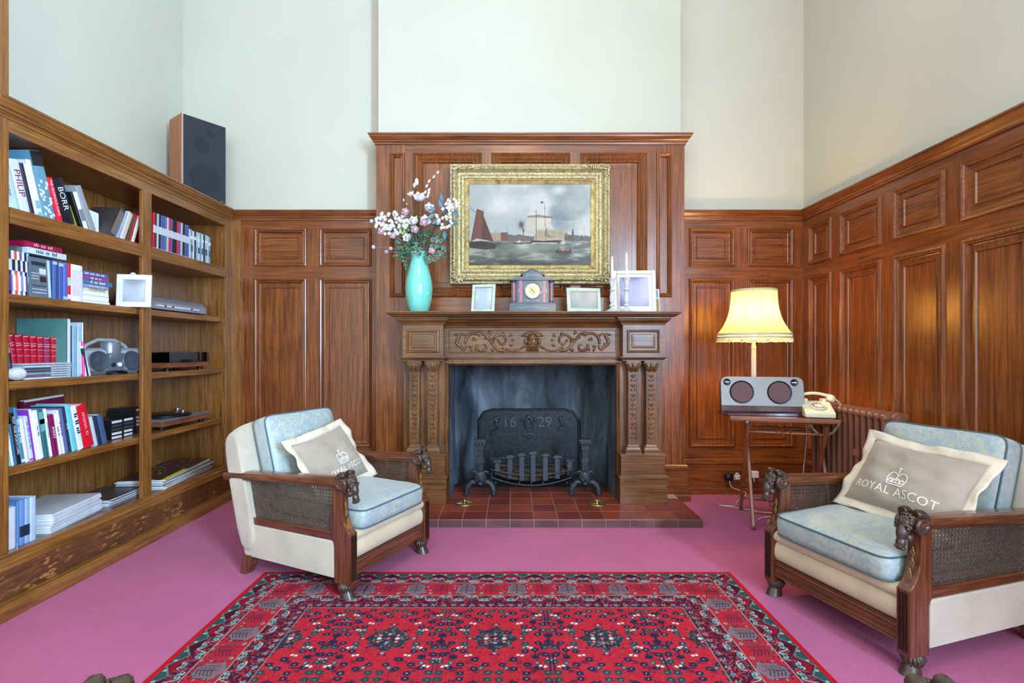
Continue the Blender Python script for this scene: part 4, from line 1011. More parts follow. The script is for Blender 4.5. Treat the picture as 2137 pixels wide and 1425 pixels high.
m = MB(); m.box(-.16,0,0,.03,0,.2); obj('cover', m, flat((70,60,84), rough=.5), th, bevel=.002)
# hi-fi tuner with teak ends
TK = wood('teak_veneer', (90,48,28), (138,80,50), (170,106,68), ax='y', rough=.4, coat=.1)
th = thing('stereo_receiver','silver stereo receiver with slanted buttons and wooden end on the second shelf','stereo receiver',(-2.265,3.22,ZS['A']+.012))
RL = .60
m = MB(); m.prism([(-.20,0),(.0,0),(.004,.045),(-.02,.075),(-.20,.080)], 'y', .012, RL-.012); obj('body', m, flat((168,178,190), rough=.3, metal=.6), th, bevel=.002)
for y in (0,RL-.012):
    m = MB(); m.prism([(-.22,-.002),(.006,-.002),(.008,.047),(-.018,.082),(-.22,.088)], 'y', y, y+.012); obj('wooden_end', m, TK, th)
for i in range(5):
    m = MB(); m.prism([(-.022,.0765),(-.075,.083),(-.075,.087),(-.026,.081)], 'y', .03+.11*i, .03+.11*i+.10); obj('key_panel', m, flat((140,152,166), rough=.3, metal=.5), th, bevel=.001)
for i in range(18):
    m = MB(); m.box(.002,.008,.06+.025*i,.06+.025*i+.014,.018,.028); obj('button', m, flat((150,40,60) if i in (3,6,14) else (220,225,230), rough=.3), th)
m = MB()
for x in (-.18,-.03):
    for y in (.04,RL-.05): m.cb(x,y,-.007,.02,.02,.010)
obj('feet', m, BLACK, th)
def turntable(label, z, y0, w, d, X, glass, lift=.02, silver=False):
    t = thing('turntable', label, 'turntable', (X,y0,z+.001+lift))
    m = MB(); m.box(-d,0,0,w,0,.032); obj('plinth', m, TK, t, bevel=.002)
    m = MB(); m.box(-d+.002,.001 if silver else -.002,.002,w-.002,.032,.046 if silver else .036); obj('deck', m, flat((150,166,182), rough=.25, metal=.7) if silver else BLACK, t, bevel=.001)
    q = .046 if silver else .036
    m = MB(); m.lathe([(0,0),(.145,0),(.148,.004),(.148,.012),(.143,.015),(0,.015)],36,c=(-d*.52,w*.42,q),cap=False); obj('platter', m, BLACK, t, smooth=40)
    m = MB(); m.tube([(-d*.8,w*.86,q+.02),(-d*.55,w*.80,q+.028),(-d*.3,w*.62,q+.022)], .004, 7); m.lathe([(0,0),(.018,0),(.018,.03),(0,.03)],16,c=(-d*.8,w*.86,q),cap=False); obj('tone_arm', m, CHROME, t, smooth=60)
    for a in ((-.04,.04),(-.04,w-.04),(-d+.04,.04),(-d+.04,w-.04)):
        m = MB(); m.lathe([(0,-lift-.0),(.018,-lift),(.02,-.004),(.012,0),(0,0)],14,c=(a[0],a[1],0),cap=False); obj('foot', m, BLACK, t, smooth=40)
    if glass:
        m = MB(); a,b_ = 0,w
        for bx_ in ((-d,0,a,b_,.10,.103),(-d,-d+.003,a,b_,.037,.1),(-.003,0,a,b_,.037,.1),(-d+.003,-.003,a,a+.003,.037,.1),(-d+.003,-.003,b_-.003,b_,.037,.1)): m.box(*bx_)
        obj('dust_cover', m, glassm('smoked_acrylic',(.12,.12,.14,1)), t)
    return t
turntable('wooden turntable under a smoked dust cover on the third shelf of the right bay', ZS['B'], 3.33, .43, .25, -2.215, True, .022)
turntable('wooden turntable with silver deck edge and no cover, fourth shelf of the right bay', ZS['C'], 3.30, .50, .24, -2.232, False, .024, True)
th = thing('black_cable','black cable lying beside the covered turntable','cable',(-2.26,3.24,ZS['B']+.001))
m = MB(); m.tube([(0,-.04,.006),(.012,.0,.012),(.01,.05,.006),(-.03,.07,.006),(-.08,.03,.006)], .005, 7); obj('cord', m, BLACK, th, smooth=80)
# loudspeaker on top of the bookcase
Lc, Rc_ = Vector((-2.343,3.655)), Vector((-2.165,3.90)); dv = (Rc_-Lc); W_ = dv.length; ang = math.atan2(dv.y,dv.x)
th = thing('loudspeaker','tall teak loudspeaker with black cloth grille on top of the bookcase','loudspeaker',(Lc.x,Lc.y,2.2185),ang)
TK2 = wood('cherry_veneer', (150,84,44), (184,110,62), (206,136,84), ax='z', rough=.4, coat=.1, blotch=.1)
m = MB(); m.box(0,W_,.012,.21,0,.594); obj('cabinet', m, TK2, th, bevel=.001)
m = MB(); m.box(.004,W_-.004,0,.012,.004,.590); obj('baffle_edge', m, flat((206,196,176), rough=.5), th)
m = MB(); m.box(.008,W_-.006,-.008,0,.008,.586); obj('grille', m, flat((44,50,56), rough=.9, var=.2, scale=300), th, bevel=.002)
for x_,z_,r_ in ((W_*.5,.16,.105),(W_*.42,.40,.055),(W_*.62,.50,.028)):
    m = MB(); m.M = Matrix.Translation((x_,-.008,z_)) @ Matrix.Rotation(R(90),4,'X'); m.lathe([(0,.0006),(r_,.0006),(r_,0)],36,cap=False); obj('driver', m, flat((36,41,47), rough=.9, var=.2, scale=300), th)
m = MB(); m.box(W_-.04,W_-.02,-.009,-.008,.02,.024); obj('badge', m, CHROME, th)
# cable from the bookcase to the floor behind the armchair
th = thing('green_cable','pale green cable hanging from the bookcase end behind the left armchair','cable',(0,0,0))
m = MB(); m.tube([(-2.19,3.93,.40),(-2.10,3.90,.38),(-2.05,3.88,.34),(-2.055,3.87,.2),(-2.06,3.86,.05),(-2.02,3.86,.012),(-1.96,3.88,.012)], .006, 8); obj('cord', m, flat((96,120,116), rough=.5), th, smooth=80)
# ------------------------------------------------------------ caned armchairs with ram's heads
CY, CZ, CXw = W_CHAIR['y'], W_CHAIR['z'], W_CHAIR['x']
HORN = flat((66,50,40), rough=.38, coat=.25, var=.35, scale=90, bmp=.4)
CANE = flat((92,76,66), rough=.35, coat=.3, var=.35, scale=120)
VELV = cloth('cream_velvet', (192,182,162), rough=.7, wr=.12, sc=5, var=.10, sheen=.6)
VELV2 = cloth('cream_satin', (214,196,164), rough=.5, wr=.1, sc=6, var=.06, sheen=.3)
DAM = damask('blue_damask', (148,168,178), (178,184,168), scale=26)
PIPE = flat((74,98,104), rough=.7)
TAUPE = cloth('taupe_linen', (166,152,136), rough=.85, wr=.55, sc=8)
EDGE = cloth('cream_linen', (222,206,184), rough=.8, wr=.35, sc=12)
PRINT = flat((236,232,222), rough=.8)
def ram_head(m, s=1):
    """head looking to -y and down, horns curling back on both sides; origin at the end of the arm"""
    Mx = m.M.copy()
    rot = Matrix.Rotation(R(38),3,'X')
    m.ell((0,-.012,-.012), (.030,.040,.032), 16, 12)
    m.ell((0,-.040,-.045), (.022,.026,.040), 14, 10, Matrix.Rotation(R(-24),3,'X'))
    m.ell((0,-.052,-.088), (.018,.018,.026), 12, 10, Matrix.Rotation(R(-12),3,'X'))
    m.ell((0,-.062,-.104), (.014,.011,.012), 10, 8)
    m.ell((0,-.046,-.112), (.013,.014,.009), 10, 8)
    for e in (-1,1):
        m.ell((e*.009,-.068,-.100), (.006,.006,.006), 8, 6)
        m.ell((e*.023,-.044,-.030), (.008,.010,.008), 10, 8); m.tube([(e*.012,-.052,-.016),(e*.024,-.050,-.018),(e*.030,-.036,-.026)], .005, 7)
        m.ell((e*.020,-.030,-.068), (.010,.016,.016), 10, 8)
        # horn: ridged spiral in the side plane
        P = []; rr = []
        n = 34
        for i in range(n):
            t = i/(n-1); a = R(115)-t*R(430); q = .041*(1-.62*t)
            P.append((e*(.026+.020*t), -.004+q*math.cos(a)*1.05+.012, -.014+q*math.sin(a))); rr.append((.0175*(1-.72*t))*(1+.13*(i%2)))
        m.tube(P, rr, 9)
        m.tube([(e*.026,-.012,-.03),(e*.040,-.004,-.045),(e*.036,.004,-.058)], [.006,.010,.003], 8)
    rg = random.Random(2)
    for i in range(46):
        a = rg.uniform(-1.15,1.15); b = rg.uniform(-.3,1.5)
        m.ell((.030*math.sin(a)*math.cos(b*.3), -.014-.036*math.cos(b)*math.cos(a)*.9, -.010+.032*math.sin(b)*math.cos(a*.7)), (.0065,.0065,.0065), 6, 5)
    m.M = Mx
def cane_panel(m, x, q, th=.0012, p=.0165):
    """woven cane between four corners q = [(y,z) front-low, back-low, back-top, front-top] in the plane x"""
    def P(a, b):
        (y0,z0),(y1,z1),(y2,z2),(y3,z3) = q
        return (y0*(1-a)*(1-b)+y1*a*(1-b)+y2*a*b+y3*(1-a)*b, z0*(1-a)*(1-b)+z1*a*(1-b)+z2*a*b+z3*(1-a)*b)
    W_ = abs(q[1][0]-q[0][0]); H_ = abs(q[3][1]-q[0][1]); nu = int(W_/p); nv = int(H_/p)
    def strip(a0,b0,a1,b1,w,o):
        A = Vector(P(a0,b0)); B = Vector(P(a1,b1)); d = (B-A).normalized(); n_ = Vector((-d.y,d.x))*w/2
        vs = [(x+o,*(A+n_)),(x+o,*(A-n_)),(x+o,*(B-n_)),(x+o,*(B+n_)),(x+o+th,*(A+n_)),(x+o+th,*(A-n_)),(x+o+th,*(B-n_)),(x+o+th,*(B+n_))]
        m.add(vs,[(0,3,2,1),(4,5,6,7),(0,1,5,4),(1,2,6,5),(2,3,7,6),(3,0,4,7)])
    for i in range(nu+1):
        for e in (-.16,.16):
            a = min(1,max(0,(i+e)/nu)); strip(a,0,a,1,.0022,0)
    for j in range(nv+1):
        for e in (-.16,.16):
            b = min(1,max(0,(j+e)/nv)); strip(0,b,1,b,.0022,th)
    for k_ in range(-nv,nu+1):
        i0 = max(k_+.5,0); i1 = min(k_+.5+nv,nu)
        if i1-i0 > .6:
            strip(i0/nu,(i0-k_-.5)/nv,i1/nu,(i1-k_-.5)/nv,.0022,2*th)
            strip(i0/nu,1-(i0-k_-.5)/nv,i1/nu,1-(i1-k_-.5)/nv,.0022,3*th)
def cushion(m, w, d, t, crown=.02, pinch=.006, n=26, edge=.018, sag=0, seed=0):
    """boxed cushion centred on the origin, w along x, d along y, t thick, returns nothing; z = 0 at mid thickness"""
    def sgn(v): return 1 if v >= 0 else -1
    def ou(a):       # rounded-rectangle outline parameter 0..1 -> unit square-ish
        a = a*2*PI; c, s_ = math.cos(a), math.sin(a); e = .16
        return sgn(c)*abs(c)**e*1.0, sgn(s_)*abs(s_)**e*1.0
    prof = []
    for i in range(9): prof.append((i/8*.97, 1))
    prof += [(1.0,.86),(1.012,.4),(1.012,-.4),(1.0,-.86)]
    for i in range(9): prof.append(((8-i)/8*.97, -1))
    nu = 72; vs = []; fs = []; m_ = len(prof)
    for i in range(nu):
        cx_, cy_ = ou(i/nu)
        L_ = max(abs(cx_),abs(cy_)); cx_, cy_ = cx_, cy_
        for r, h_ in prof:
            px, py = cx_*r, cy_*r
            z = h_*t/2
            if abs(h_) == 1:
                z += (1 if h_ > 0 else -.3)*crown*(1-px**4)*(1-py**4) - (1 if h_ > 0 else -1)*0
                if h_ > 0: z += sag*math.sin(px*4+seed)*math.cos(py*5+seed*2)*.006
            vs.append((px*w/2, py*d/2, z))
    for i in range(nu):
        i2 = (i+1)%nu
        for j in range(m_-1): fs.append((i*m_+j,i2*m_+j,i2*m_+j+1,i*m_+j+1))
    m.add(vs, fs)
    return [[( ou(i/nu)[0]*w/2*1.004, ou(i/nu)[1]*d/2*1.004, s_*t/2*.93) for i in range(nu)] for s_ in (1,-1)]
def make_bergere(name, label, cat, loc, rz, W=.60, group=None, seats=1):
    t = thing(name, label, cat, loc, rz, group)
    w = W/2
    rake = lambda y: -.065*(y+.33)                     # the arms fall towards the back
    for s in (-1,1):
        x = s*w
        # front post
        m = MB()
        P = [(-.36,.067),(-.36,.300),(-.352,.304),(-.338,.318),(-.322,.345),(-.312,.380),(-.308,.43),(-.308,.522),(-.252,.522),(-.252,.262),(-.262,.250),(-.268,.235),(-.268,.067)]
        m.prism(P, 'x', x-.024, x+.024)
        fp = obj('front_post', m, CZ, t, bevel=.003)
        m = MB()
        for q in (-.012,0,.012):
            m.box(x+q-.0035, x+q+.0035, -.3625, -.359, .085, .288); m.ell((x+q,-.3603,.288),(.0035,.0022,.004),8,6)
        obj('fluting', m, flat((34,16,10), rough=.4), fp)
        m = MB()
        for z,y,L_ in ((.345,-.326,.016),(.385,-.314,.014),(.42,-.311,.014)):
            for e in (-1,0,1): m.tube([(x,y-.002,z-L_),(x+e*.007,y-.005,z),(x+e*.001,y-.002,z+L_)], .0016, 6)
            m.ell((x,y-.003,z+L_+.004),(.003,.003,.003),8,6)
        obj('husk_carving', m, flat((150,122,70), rough=.4, metal=.3), fp, smooth=60)
        # front hoof
        m = MB(); m.lathe([(.014,.052),(.022,.054),(.026,.060),(.026,.068),(.0,.068)],20,c=(x,-.315,0),cap=False)
        for i in range(16):
            a = 2*PI*i/16; m.tube([(x+.022*math.cos(a),-.315+.022*math.sin(a),.068),(x+.033*math.cos(a),-.315+.033*math.sin(a),.055),(x+.028*math.cos(a+.1),-.315+.028*math.sin(a+.1),.034)], [.006,.0075,.003], 6)
        m.grid(lambda a,b: (x+(.020+.013*(1-b))*math.cos(2*PI*a)*1.0, -.315-.012*(1-b)+(.020+.018*(1-b))*math.sin(2*PI*a), .001+.055*b), 20, 5, cu=True)
        m.box(x-.012,x+.012,-.34,-.305,.0005,.004)
        obj('hoof', m, HORN, t, smooth=60)
        # rear foot
        m = MB(); m.prism([(.315,.0005),(.355,.0005),(.35,.04),(.335,.10),(.275,.10),(.285,.05)], 'x', x-.026, x+.026); obj('rear_foot', m, CZ, t, bevel=.004)
        # arm rail
        m = MB(); n = 9
        pf = [(-.040,.012),(-.040,.026),(-.034,.036),(-.015,.041),(.015,.041),(.034,.036),(.040,.026),(.040,.012),(.034,.008),(.034,.0),(-.034,.0),(-.034,.008)]
        vs = []; fs = []
        for i in range(n):
            y = -.335+.80*i/(n-1)
            for a,b in pf: vs.append((x+a,y,.512+rake(y)*.9+b))
        L_ = len(pf)
        for i in range(n-1):
            for j in range(L_): fs.append((i*L_+j,(i+1)*L_+j,(i+1)*L_+(j+1)%L_,i*L_+(j+1)%L_))
        fs.append(tuple(range(L_))); fs.append(tuple((n-1)*L_+j for j in range(L_))[::-1]); m.add(vs,fs)
        ar = obj('arm', m, CY, t, bevel=.002)
        m = MB(); m.M = Matrix.Translation((x,-.325,.540)) @ Matrix.Scale(.88,4); ram_head(m)
        obj('ram_head', m, HORN, ar, smooth=80)
        # side frame, cane on both faces
        m = MB(); xo = x+s*.004
        m.prism([(-.26,.256),(.335,.256),(.318,.290),(-.26,.296)], 'x', xo-.014, xo+.014)
        m.prism([(.283,.285),(.335,.256),(.395,.478),(.352,.482)], 'x', xo-.013, xo+.013)
        obj('side_rail', m, CY, t, bevel=.003)
        for e in (0,):
            m = MB(); cane_panel(m, xo+e, [(-.254,.294),(.292,.290),(.350,.486),(-.254,.516)]); obj('cane_panel', m, CANE, t)
        # upholstered side
        m = MB(); m.prism([(-.262,.086),(.325,.094),(.345,.16),(.338,.2545),(-.258,.2545)], 'x', x-.020, x+.0215)
        obj('side_upholstery', m, VELV, t, bevel=.005)
    # front rail
    m = MB(); a, b = -w+.028, w-.028
    m.box(a,b,-.345,-.30,.098,.165)
    for z in (.103,.155): m.tube([(a,-.347,z),(b,-.347,z)], .005, 8)
    m.tube([(a,-.345,.115),(b,-.345,.115)], .003, 8)
    obj('front_rail', m, CXw, t, smooth=50)
    # upholstered base, two rolls
    m = MB(); 
    def roll(z0,z1,y0,dep):
        n = 14; pts = []
        for i in range(n):
            th_ = -PI/2+PI*i/(n-1); pts.append((y0-dep*math.cos(th_), (z0+z1)/2+(z1-z0)/2*math.sin(th_)))
        pts += [(.28,z1),(.28,z0)]
        m.prism(pts, 'x', a-.004, b+.004)
    roll(.166,.252,-.325,.022); obj('seat_front', m, VELV2, t, smooth=40)
    m = MB(); roll(.250,.302,-.322,.030); obj('seat_edge_roll', m, VELV2, t, smooth=40)
    # upholstered back
    wb = w+.035
    def bk(a_, b_):
        xx_ = (a_*2-1); e = 1-abs(xx_)**9
        arch = .035*math.cos(xx_*PI/2)
        P = [(.235,.16),(.262,.30),(.30,.45),(.345,.62+arch*.7),(.365,.690+arch),(.39,.722+arch),(.43,.728+arch),(.462,.700+arch),(.468,.64+arch*.6),(.430,.45),(.375,.25),(.338,.10),(.26,.10)]
        k_ = b_*len(P); i = int(k_)%len(P)
        y, z = P[i]
        cy_, cz_ = .37, .42
        sh = .90+.10*e
        return (xx_*wb, cy_+(y-cy_)*sh, cz_+(z-cz_)*sh)
    m = MB(); vs = []; nn = 25; L_ = 13
    xsn = [0,.006,.02,.04]+list(np.linspace(.08,.92,nn-8))+[.96,.98,.994,1]; nn = len(xsn)
    for a_ in xsn:
        for j in range(L_): vs.append(bk(a_, j/L_))
    fs = [(i*L_+j,(i+1)*L_+j,(i+1)*L_+(j+1)%L_,i*L_+(j+1)%L_) for i in range(nn-1) for j in range(L_)]+[tuple(range(L_)),tuple((nn-1)*L_+j for j in range(L_))[::-1]]
    m.add(vs, fs); obj('back_upholstery', m, VELV, t, smooth=50, sub=1)
    # loose cushions
    sw = (2*w-.085)/seats
    for k_ in range(seats):
        cx_ = -w+.0425+sw*(k_+.5)
        m = MB(); m.M = Matrix.Translation((cx_,-.075,.352)) @ Matrix.Rotation(R(1.5),4,'X')
        pp = cushion(m, sw-.004, .60, .088, crown=.030, sag=1, seed=k_)
        c = obj('seat_cushion', m, DAM, t, smooth=80)
        m2 = MB(); m2.M = m.M
        for q in pp: m2.tube(q, .0035, 6, closed=True)
        obj('piping', m2, PIPE, c, smooth=80)
        m = MB(); m.M = Matrix.Translation((cx_,.272,.572)) @ Matrix.Rotation(R(74),4,'X')
        pp = cushion(m, sw-.03, .42, .095, crown=.034, sag=1, seed=k_+2)
        c = obj('back_cushion', m, DAM, t, smooth=80)
        m2 = MB(); m2.M = m.M
        for q in pp: m2.tube(q, .0035, 6, closed=True)
        obj('piping', m2, PIPE, c, smooth=80)
    return t
def crown_shapes():
    """small crown drawn as filled outlines in unit size"""
    S = []
    def ring(P, w_=.05):
        for i in range(len(P)-1):
            a, b = Vector(P[i]), Vector(P[i+1]); d = (b-a).normalized(); n_ = Vector((-d.y,d.x))*w_/2
            S.append([tuple(a+n_),tuple(a-n_),tuple(b-n_),tuple(b+n_)])
    ring([(-.5,-.5),(.5,-.5)],.07); ring([(-.5,-.36),(.5,-.36)],.05)
    for e in (-1,1):
        ring([(e*.5,-.5),(e*.62,-.05),(e*.60,.18),(e*.42,.34),(e*.18,.30),(0,.12)],.07)
        for q in (.22,.44): S.append([(e*q-.07,-.14),(e*q,-.22),(e*q+.07,-.14),(e*q,-.06)])
        S.append([(e*.30-.09,-.30),(e*.30,-.24),(e*.30+.09,-.30),(e*.30,-.34)])
    ring([(0,-.3),(0,.36)],.07); ring([(-.5,-.3),(-.36,-.05),(-.22,-.28),(-.1,-.02),(0,-.2),(.1,-.02),(.22,-.28),(.36,-.05),(.5,-.3)],.06)
    S.append([(-.09,.42),(0,.33),(.09,.42),(0,.51)]); ring([(0,.5),(0,.72)],.06); ring([(-.11,.61),(.11,.61)],.06)
    return S
def throw_pillow(label, M, sw=.46, sh=.40, group=None, fab=TAUPE, seed=1, flop=None):
    t = thing('throw_pillow', label, 'cushion', (0,0,0), group=group)
    t.matrix_world = M
    flop = flop or (lambda a,b: 0)
    def S(a, b, side):
        # a,b in -1..1 ; pillow lies in x,z plane, thickness along y ( -y is the printed face )
        bulge = max(0,(1-abs(a)**3.0))*max(0,(1-abs(b)**3.0))
        wr = .004*math.sin(a*9+seed+b*3)*bulge + .003*math.sin(b*13+a*4+seed)*bulge
        pin = 1-.05*(a*a)*(1-b*b)*0
        ex = 1-.07*(1-a*a)*abs(b)**2; ez = 1-.07*(1-b*b)*abs(a)**2
        x = a*sw/2*ez; z = b*sh/2*ex
        y = side*(-.068*bulge**.62+wr)
        return Vector((x, y+flop(a,b), z))
    m = MB(); n = 30
    m.grid(lambda u,v: S(u*2-1,v*2-1,1), n, n); m.grid(lambda u,v: S(u*2-1,v*2-1,-1), n, n)
    obj('pillow_body', m, fab, t, smooth=180)
    # flat wavy flange all round
    m = MB(); N = 120; fl = .040
    def rim(q, o):
        q = (q%1)*4; i = int(q); f = q-i
        a, b = [(-1+2*f,-1),(1,-1+2*f),(1-2*f,1),(-1,1-2*f)][i]
        p = S(a,b,1)
        d = Vector((a if abs(a) > .999 else (a**9), 0, b if abs(b) > .999 else (b**9)))
        return p+d*fl*o+Vector((0,.012*o*math.sin(q*9+seed)+.006*o*math.sin(q*23),0))
    m.grid(lambda u,v: rim(u, v), N, 4, cu=True)
    o = obj('flange', m, EDGE, t, smooth=180); so = o.modifiers.new('t','SOLIDIFY'); so.thickness = .003
    # printing follows the surface
    m = MB()
    def put(vs, fs, sx, ox, oz):
        m.add([tuple(S((x*sx+ox)/(sw/2), (y*sx+oz)/(sh/2), 1)+Vector((0,-.0022,0))) for x,y in vs], fs)
    for P in crown_shapes(): put(P, [tuple(range(len(P)))], .066, .0, -.010-sh*.03)
    vs, fs = text_mesh('ROYAL ASCOT', 1, 1.05); W_ = max(v[0] for v in vs)-min(v[0] for v in vs)
    put(vs, fs, sw*.76/W_, .0, -.082)
    obj('printed_crest', m, PRINT, t, recalc=False)
    return t
# ---- left armchair
def place(loc, rz): return Matrix.Translation(loc) @ Matrix.Rotation(rz,4,'Z')
def feet_to_frame(P1, P2):
    """P1, P2 = front hooves on the floor (P1 at local -x); returns origin and rotation"""
    d = Vector(P2)-Vector(P1); rz = math.atan2(d.y,d.x); mid = (Vector(P1)+Vector(P2))/2
    f = Vector((math.sin(rz),-math.cos(rz)))           # local -y
    return (mid.x-f.x*.315, mid.y-f.y*.315, 0), rz
RUGT = .009
locL, rzL = feet_to_frame((-.755,2.345),(-.511,2.875))
make_bergere('armchair','caned walnut armchair with blue damask cushions in front of the bookcase, left of the fire','armchair',locL,rzL,.585)
locR, rzR = feet_to_frame((1.222,2.385),(1.400,1.80))
make_bergere('armchair','caned walnut armchair with blue damask cushions beside the radiator, right foreground','armchair',locR,rzR,.611)
# the sofa under the camera, only the ram's heads of its arms reach into the picture
make_bergere('sofa','caned walnut sofa with rams head arm ends, just reaching into the bottom of the photo','sofa',(.012,.532,.0085),PI,1.37,seats=2)
ML = place(locL,rzL) @ Matrix.Translation((-.012,.040,.543)) @ Matrix.Rotation(R(-32),4,'X') @ Matrix.Rotation(R(-9),4,'Y')
throw_pillow('taupe square cushion printed Royal Ascot with crown, leaning in the left armchair', ML, .38, .305)
MRp = place(locR,rzR) @ Matrix.Translation((.035,.050,.572)) @ Matrix.Rotation(R(-34),4,'X') @ Matrix.Rotation(R(3),4,'Y')
throw_pillow('taupe oblong cushion printed Royal Ascot with crown, leaning in the right armchair', MRp, .46, .31, seed=3)
# ------------------------------------------------------------ oriental rug
RX0, RX1, RY0, RY1 = -1.245, 1.098, -.70, 2.596
def lin(c): return np.array(s2l(c)[:3])
RED, DRED, MAR, TEAL, LTEAL, NAVY, CRM, GRY = [lin(c) for c in ((186,42,56),(138,26,44),(76,22,42),(60,90,92),(142,178,176),(44,40,66),(214,222,210),(132,104,112))]
def rugcol(X, Y):
    w, l = RX1-RX0, RY1-RY0
    a = X-RX0; b = RY1-Y; a2 = w-a; b2 = l-b
    d = np.minimum(np.minimum(a,a2),np.minimum(b,b2))
    side = (np.minimum(a,a2) < np.minimum(b,b2))
    s = np.where(side, b, a)                         # coordinate along the border
    C = np.empty(X.shape+(3,)); C[:] = RED
    def put(mask, c, al=1.0): C[mask] = C[mask]*(1-al)+c*al
    def tri(x, p): q = np.mod(x,p)/p; return 1-2*np.abs(q-.5)
    def rnd(i, j, k=0): return np.mod(np.sin(i*127.1+j*311.7+k*74.7)*43758.5453,1)
    P = .118
    put(d < .020, lin((190,26,36)))
    # outer zigzag
    B = (d >= .020)&(d < .062); z = tri(s, P); dd = (d-.016)/.046
    put(B, TEAL*.75); put(B&(dd > 1.02-z*.95), MAR); put(B&(np.abs(dd-(1.02-z*.95)) < .07), LTEAL*.5)
    put(B&(dd > 1.15-z*.85)&(np.mod(np.floor(s/P),2)==0), DRED)
    fl = (np.mod(s,P/2)-P/4)**2+(d-.032)**2; put(B&(fl < .006**2), CRM*.8); put(B&(fl < .0025**2), MAR)
    def meander(d0, d1, ph, base):
        B = (d >= d0)&(d < d1); h = d1-d0
        put(B, base)
        n = rnd(np.floor(s/.006),np.floor(d/.006)); put(B&(n > .72), GRY, .6); put(B&(n < .16), NAVY, .7); put(B&(n > .9), RED, .8)
        q = np.mod(s+ph,P)/P; lv = np.clip((np.abs(q-.5)*2-.35)*3.2,0,1)
        c = d0+h*(.12+.70*lv)
        put(B&(np.abs(d-c) < .0050), NAVY*.6); put(B&(np.abs(d-c) < .0029), CRM*.9)
        for off, dc in ((.0,.62),(.5,.30)):
            qx = np.mod(s+ph+off*P+P/2,P)-P/2; e = (qx/.017)**2+((d-(d0+h*dc))/.0085)**2
            put(B&(e < 1.9), NAVY); put(B&(e < 1.15), LTEAL*.8); put(B&(e < .25), TEAL)
            ez = (qx/.033)**2+((d-(d0+h*dc))/.016)**2; put(B&(ez < 1.15)&(ez > .92), RED)
    meander(.062,.118,0,MAR*1.2)
    # main border: octagons on red
    B = (d >= .118)&(d < .245); put(B, RED*.95)
    i = np.floor(s/.026); j = np.floor(d/.017); ox = (rnd(i,j)-.5)*.010; oy = (rnd(i,j,1)-.5)*.006
    e = ((np.mod(s,.026)-.013+ox)/.0058)**2+((np.mod(d,.017)-.0085+oy)/.0030)**2
    put(B&(e < 1), NAVY); put(B&(e < .8)&(rnd(i,j,2) > .6), LTEAL)
    Q = .236; qx = np.mod(s+.03,Q)-Q/2; par = np.mod(np.floor((s+.03)/Q),2) == 0; dc = .182
    qn = np.mod(s+.03+Q/2,Q)-Q/2
    for qv, colr in ((qx, GRY),(qn, RED*.9)):
        u_ = np.abs(qv); v_ = np.abs(d-dc)
        oc = (u_ < .046)&(v_ < .050)&(u_+v_ < .074)
        skirt_ = (d > dc+.02)&(u_ < .046+(d-dc-.02)*1.6)&(d < .243)
        put(B&(skirt_|oc), colr); edge = (oc|skirt_)&~((u_ < .042)&(v_ < .046)&(u_+v_ < .069))&~(skirt_&(u_ < .040+(d-dc-.02)*1.6))
        put(B&edge, NAVY if colr is GRY else TEAL*.8)
        for k_ in range(-2,4):
            t_ = d-(dc-.026+k_*.013)-u_*.45
            put(B&oc&(np.abs(t_) < .0024)&(u_ < .032)&(v_ < .040), NAVY if colr is not GRY else TEAL*.45)
        put(B&oc&(u_ < .002)&(v_ < .04), NAVY)
        for e_ in (-1,1): f = (qv-e_*.045)**2+(d-dc-.042)**2; put(B&(f < .008**2)&skirt_, LTEAL*.8); put(B&(f < .003**2), MAR)
    put((np.abs(d-.118) < .0012)|(np.abs(d-.245) < .0012), CRM*.5)
    meander(.245,.305,P/2,MAR*1.1)
    B = (d >= .305)&(d < .356); put(B, MAR*1.3)
    n = rnd(np.floor(s/.007),np.floor(d/.007),3); put(B&(n > .75), NAVY); put(B&(n < .15), RED); put(B&(n > .93), GRY)
    q = np.mod(s,.042)-.021; r_ = np.hypot(q,d-.335); an = np.arctan2(q,d-.335)
    put(B&(r_ < .008+.005*np.cos(an*5)), LTEAL*.85); put(B&(r_ < .003), MAR)
    put(np.abs(d-.356) < .0014, CRM*.35)
    # field
    Fd = d >= .358
    cx = -.065; TX = .415; TY = .46; y0 = 2.0
    fx = np.mod(X-cx+TX/2,TX)-TX/2; fy = np.mod(Y-y0+TY/2,TY)-TY/2
    fX, fY = np.abs(fx), np.abs(fy)
    put(Fd, RED*1.0)
    n = rnd(np.floor(X/.0072),np.floor(Y/.0068),9); put(Fd&(n < .10), MAR, .45); put(Fd&(n > .93), GRY, .25)
    for (bx,by) in ((.09,.15),(.17,.10),(.14,.20),(.06,.20),(.20,.03)):
        e = np.maximum(np.abs(fX-bx)/.012,np.abs(fY-by)/.010); put(Fd&(e < 1)&(n > .35), NAVY, .8)
    rg = random.Random(21)
    blobs = []
    for (bx,by) in ((.115,.085),(.115,.035),(.15,.12),(.19,.06),(.165,.03),(.19,.105),(.07,.135),(.12,.165),(.16,.185),(.195,.15),(.03,.165),(.07,.19),(.02,.21),(.115,.215),(.19,.21),(.15,.075),(.205,.02)):
        blobs.append((bx,by,.0150+.003*rg.random()))
    for bx,by,r0 in blobs:
        r_ = np.hypot((fX-bx)/1.25, fY-by); an = np.arctan2(fX-bx,fY-by)
        put(Fd&(r_ < r0*.78*(1+.12*np.cos(an*6))), NAVY if rg.random() < .8 else TEAL*.6); put(Fd&(r_ < .0026), LTEAL)
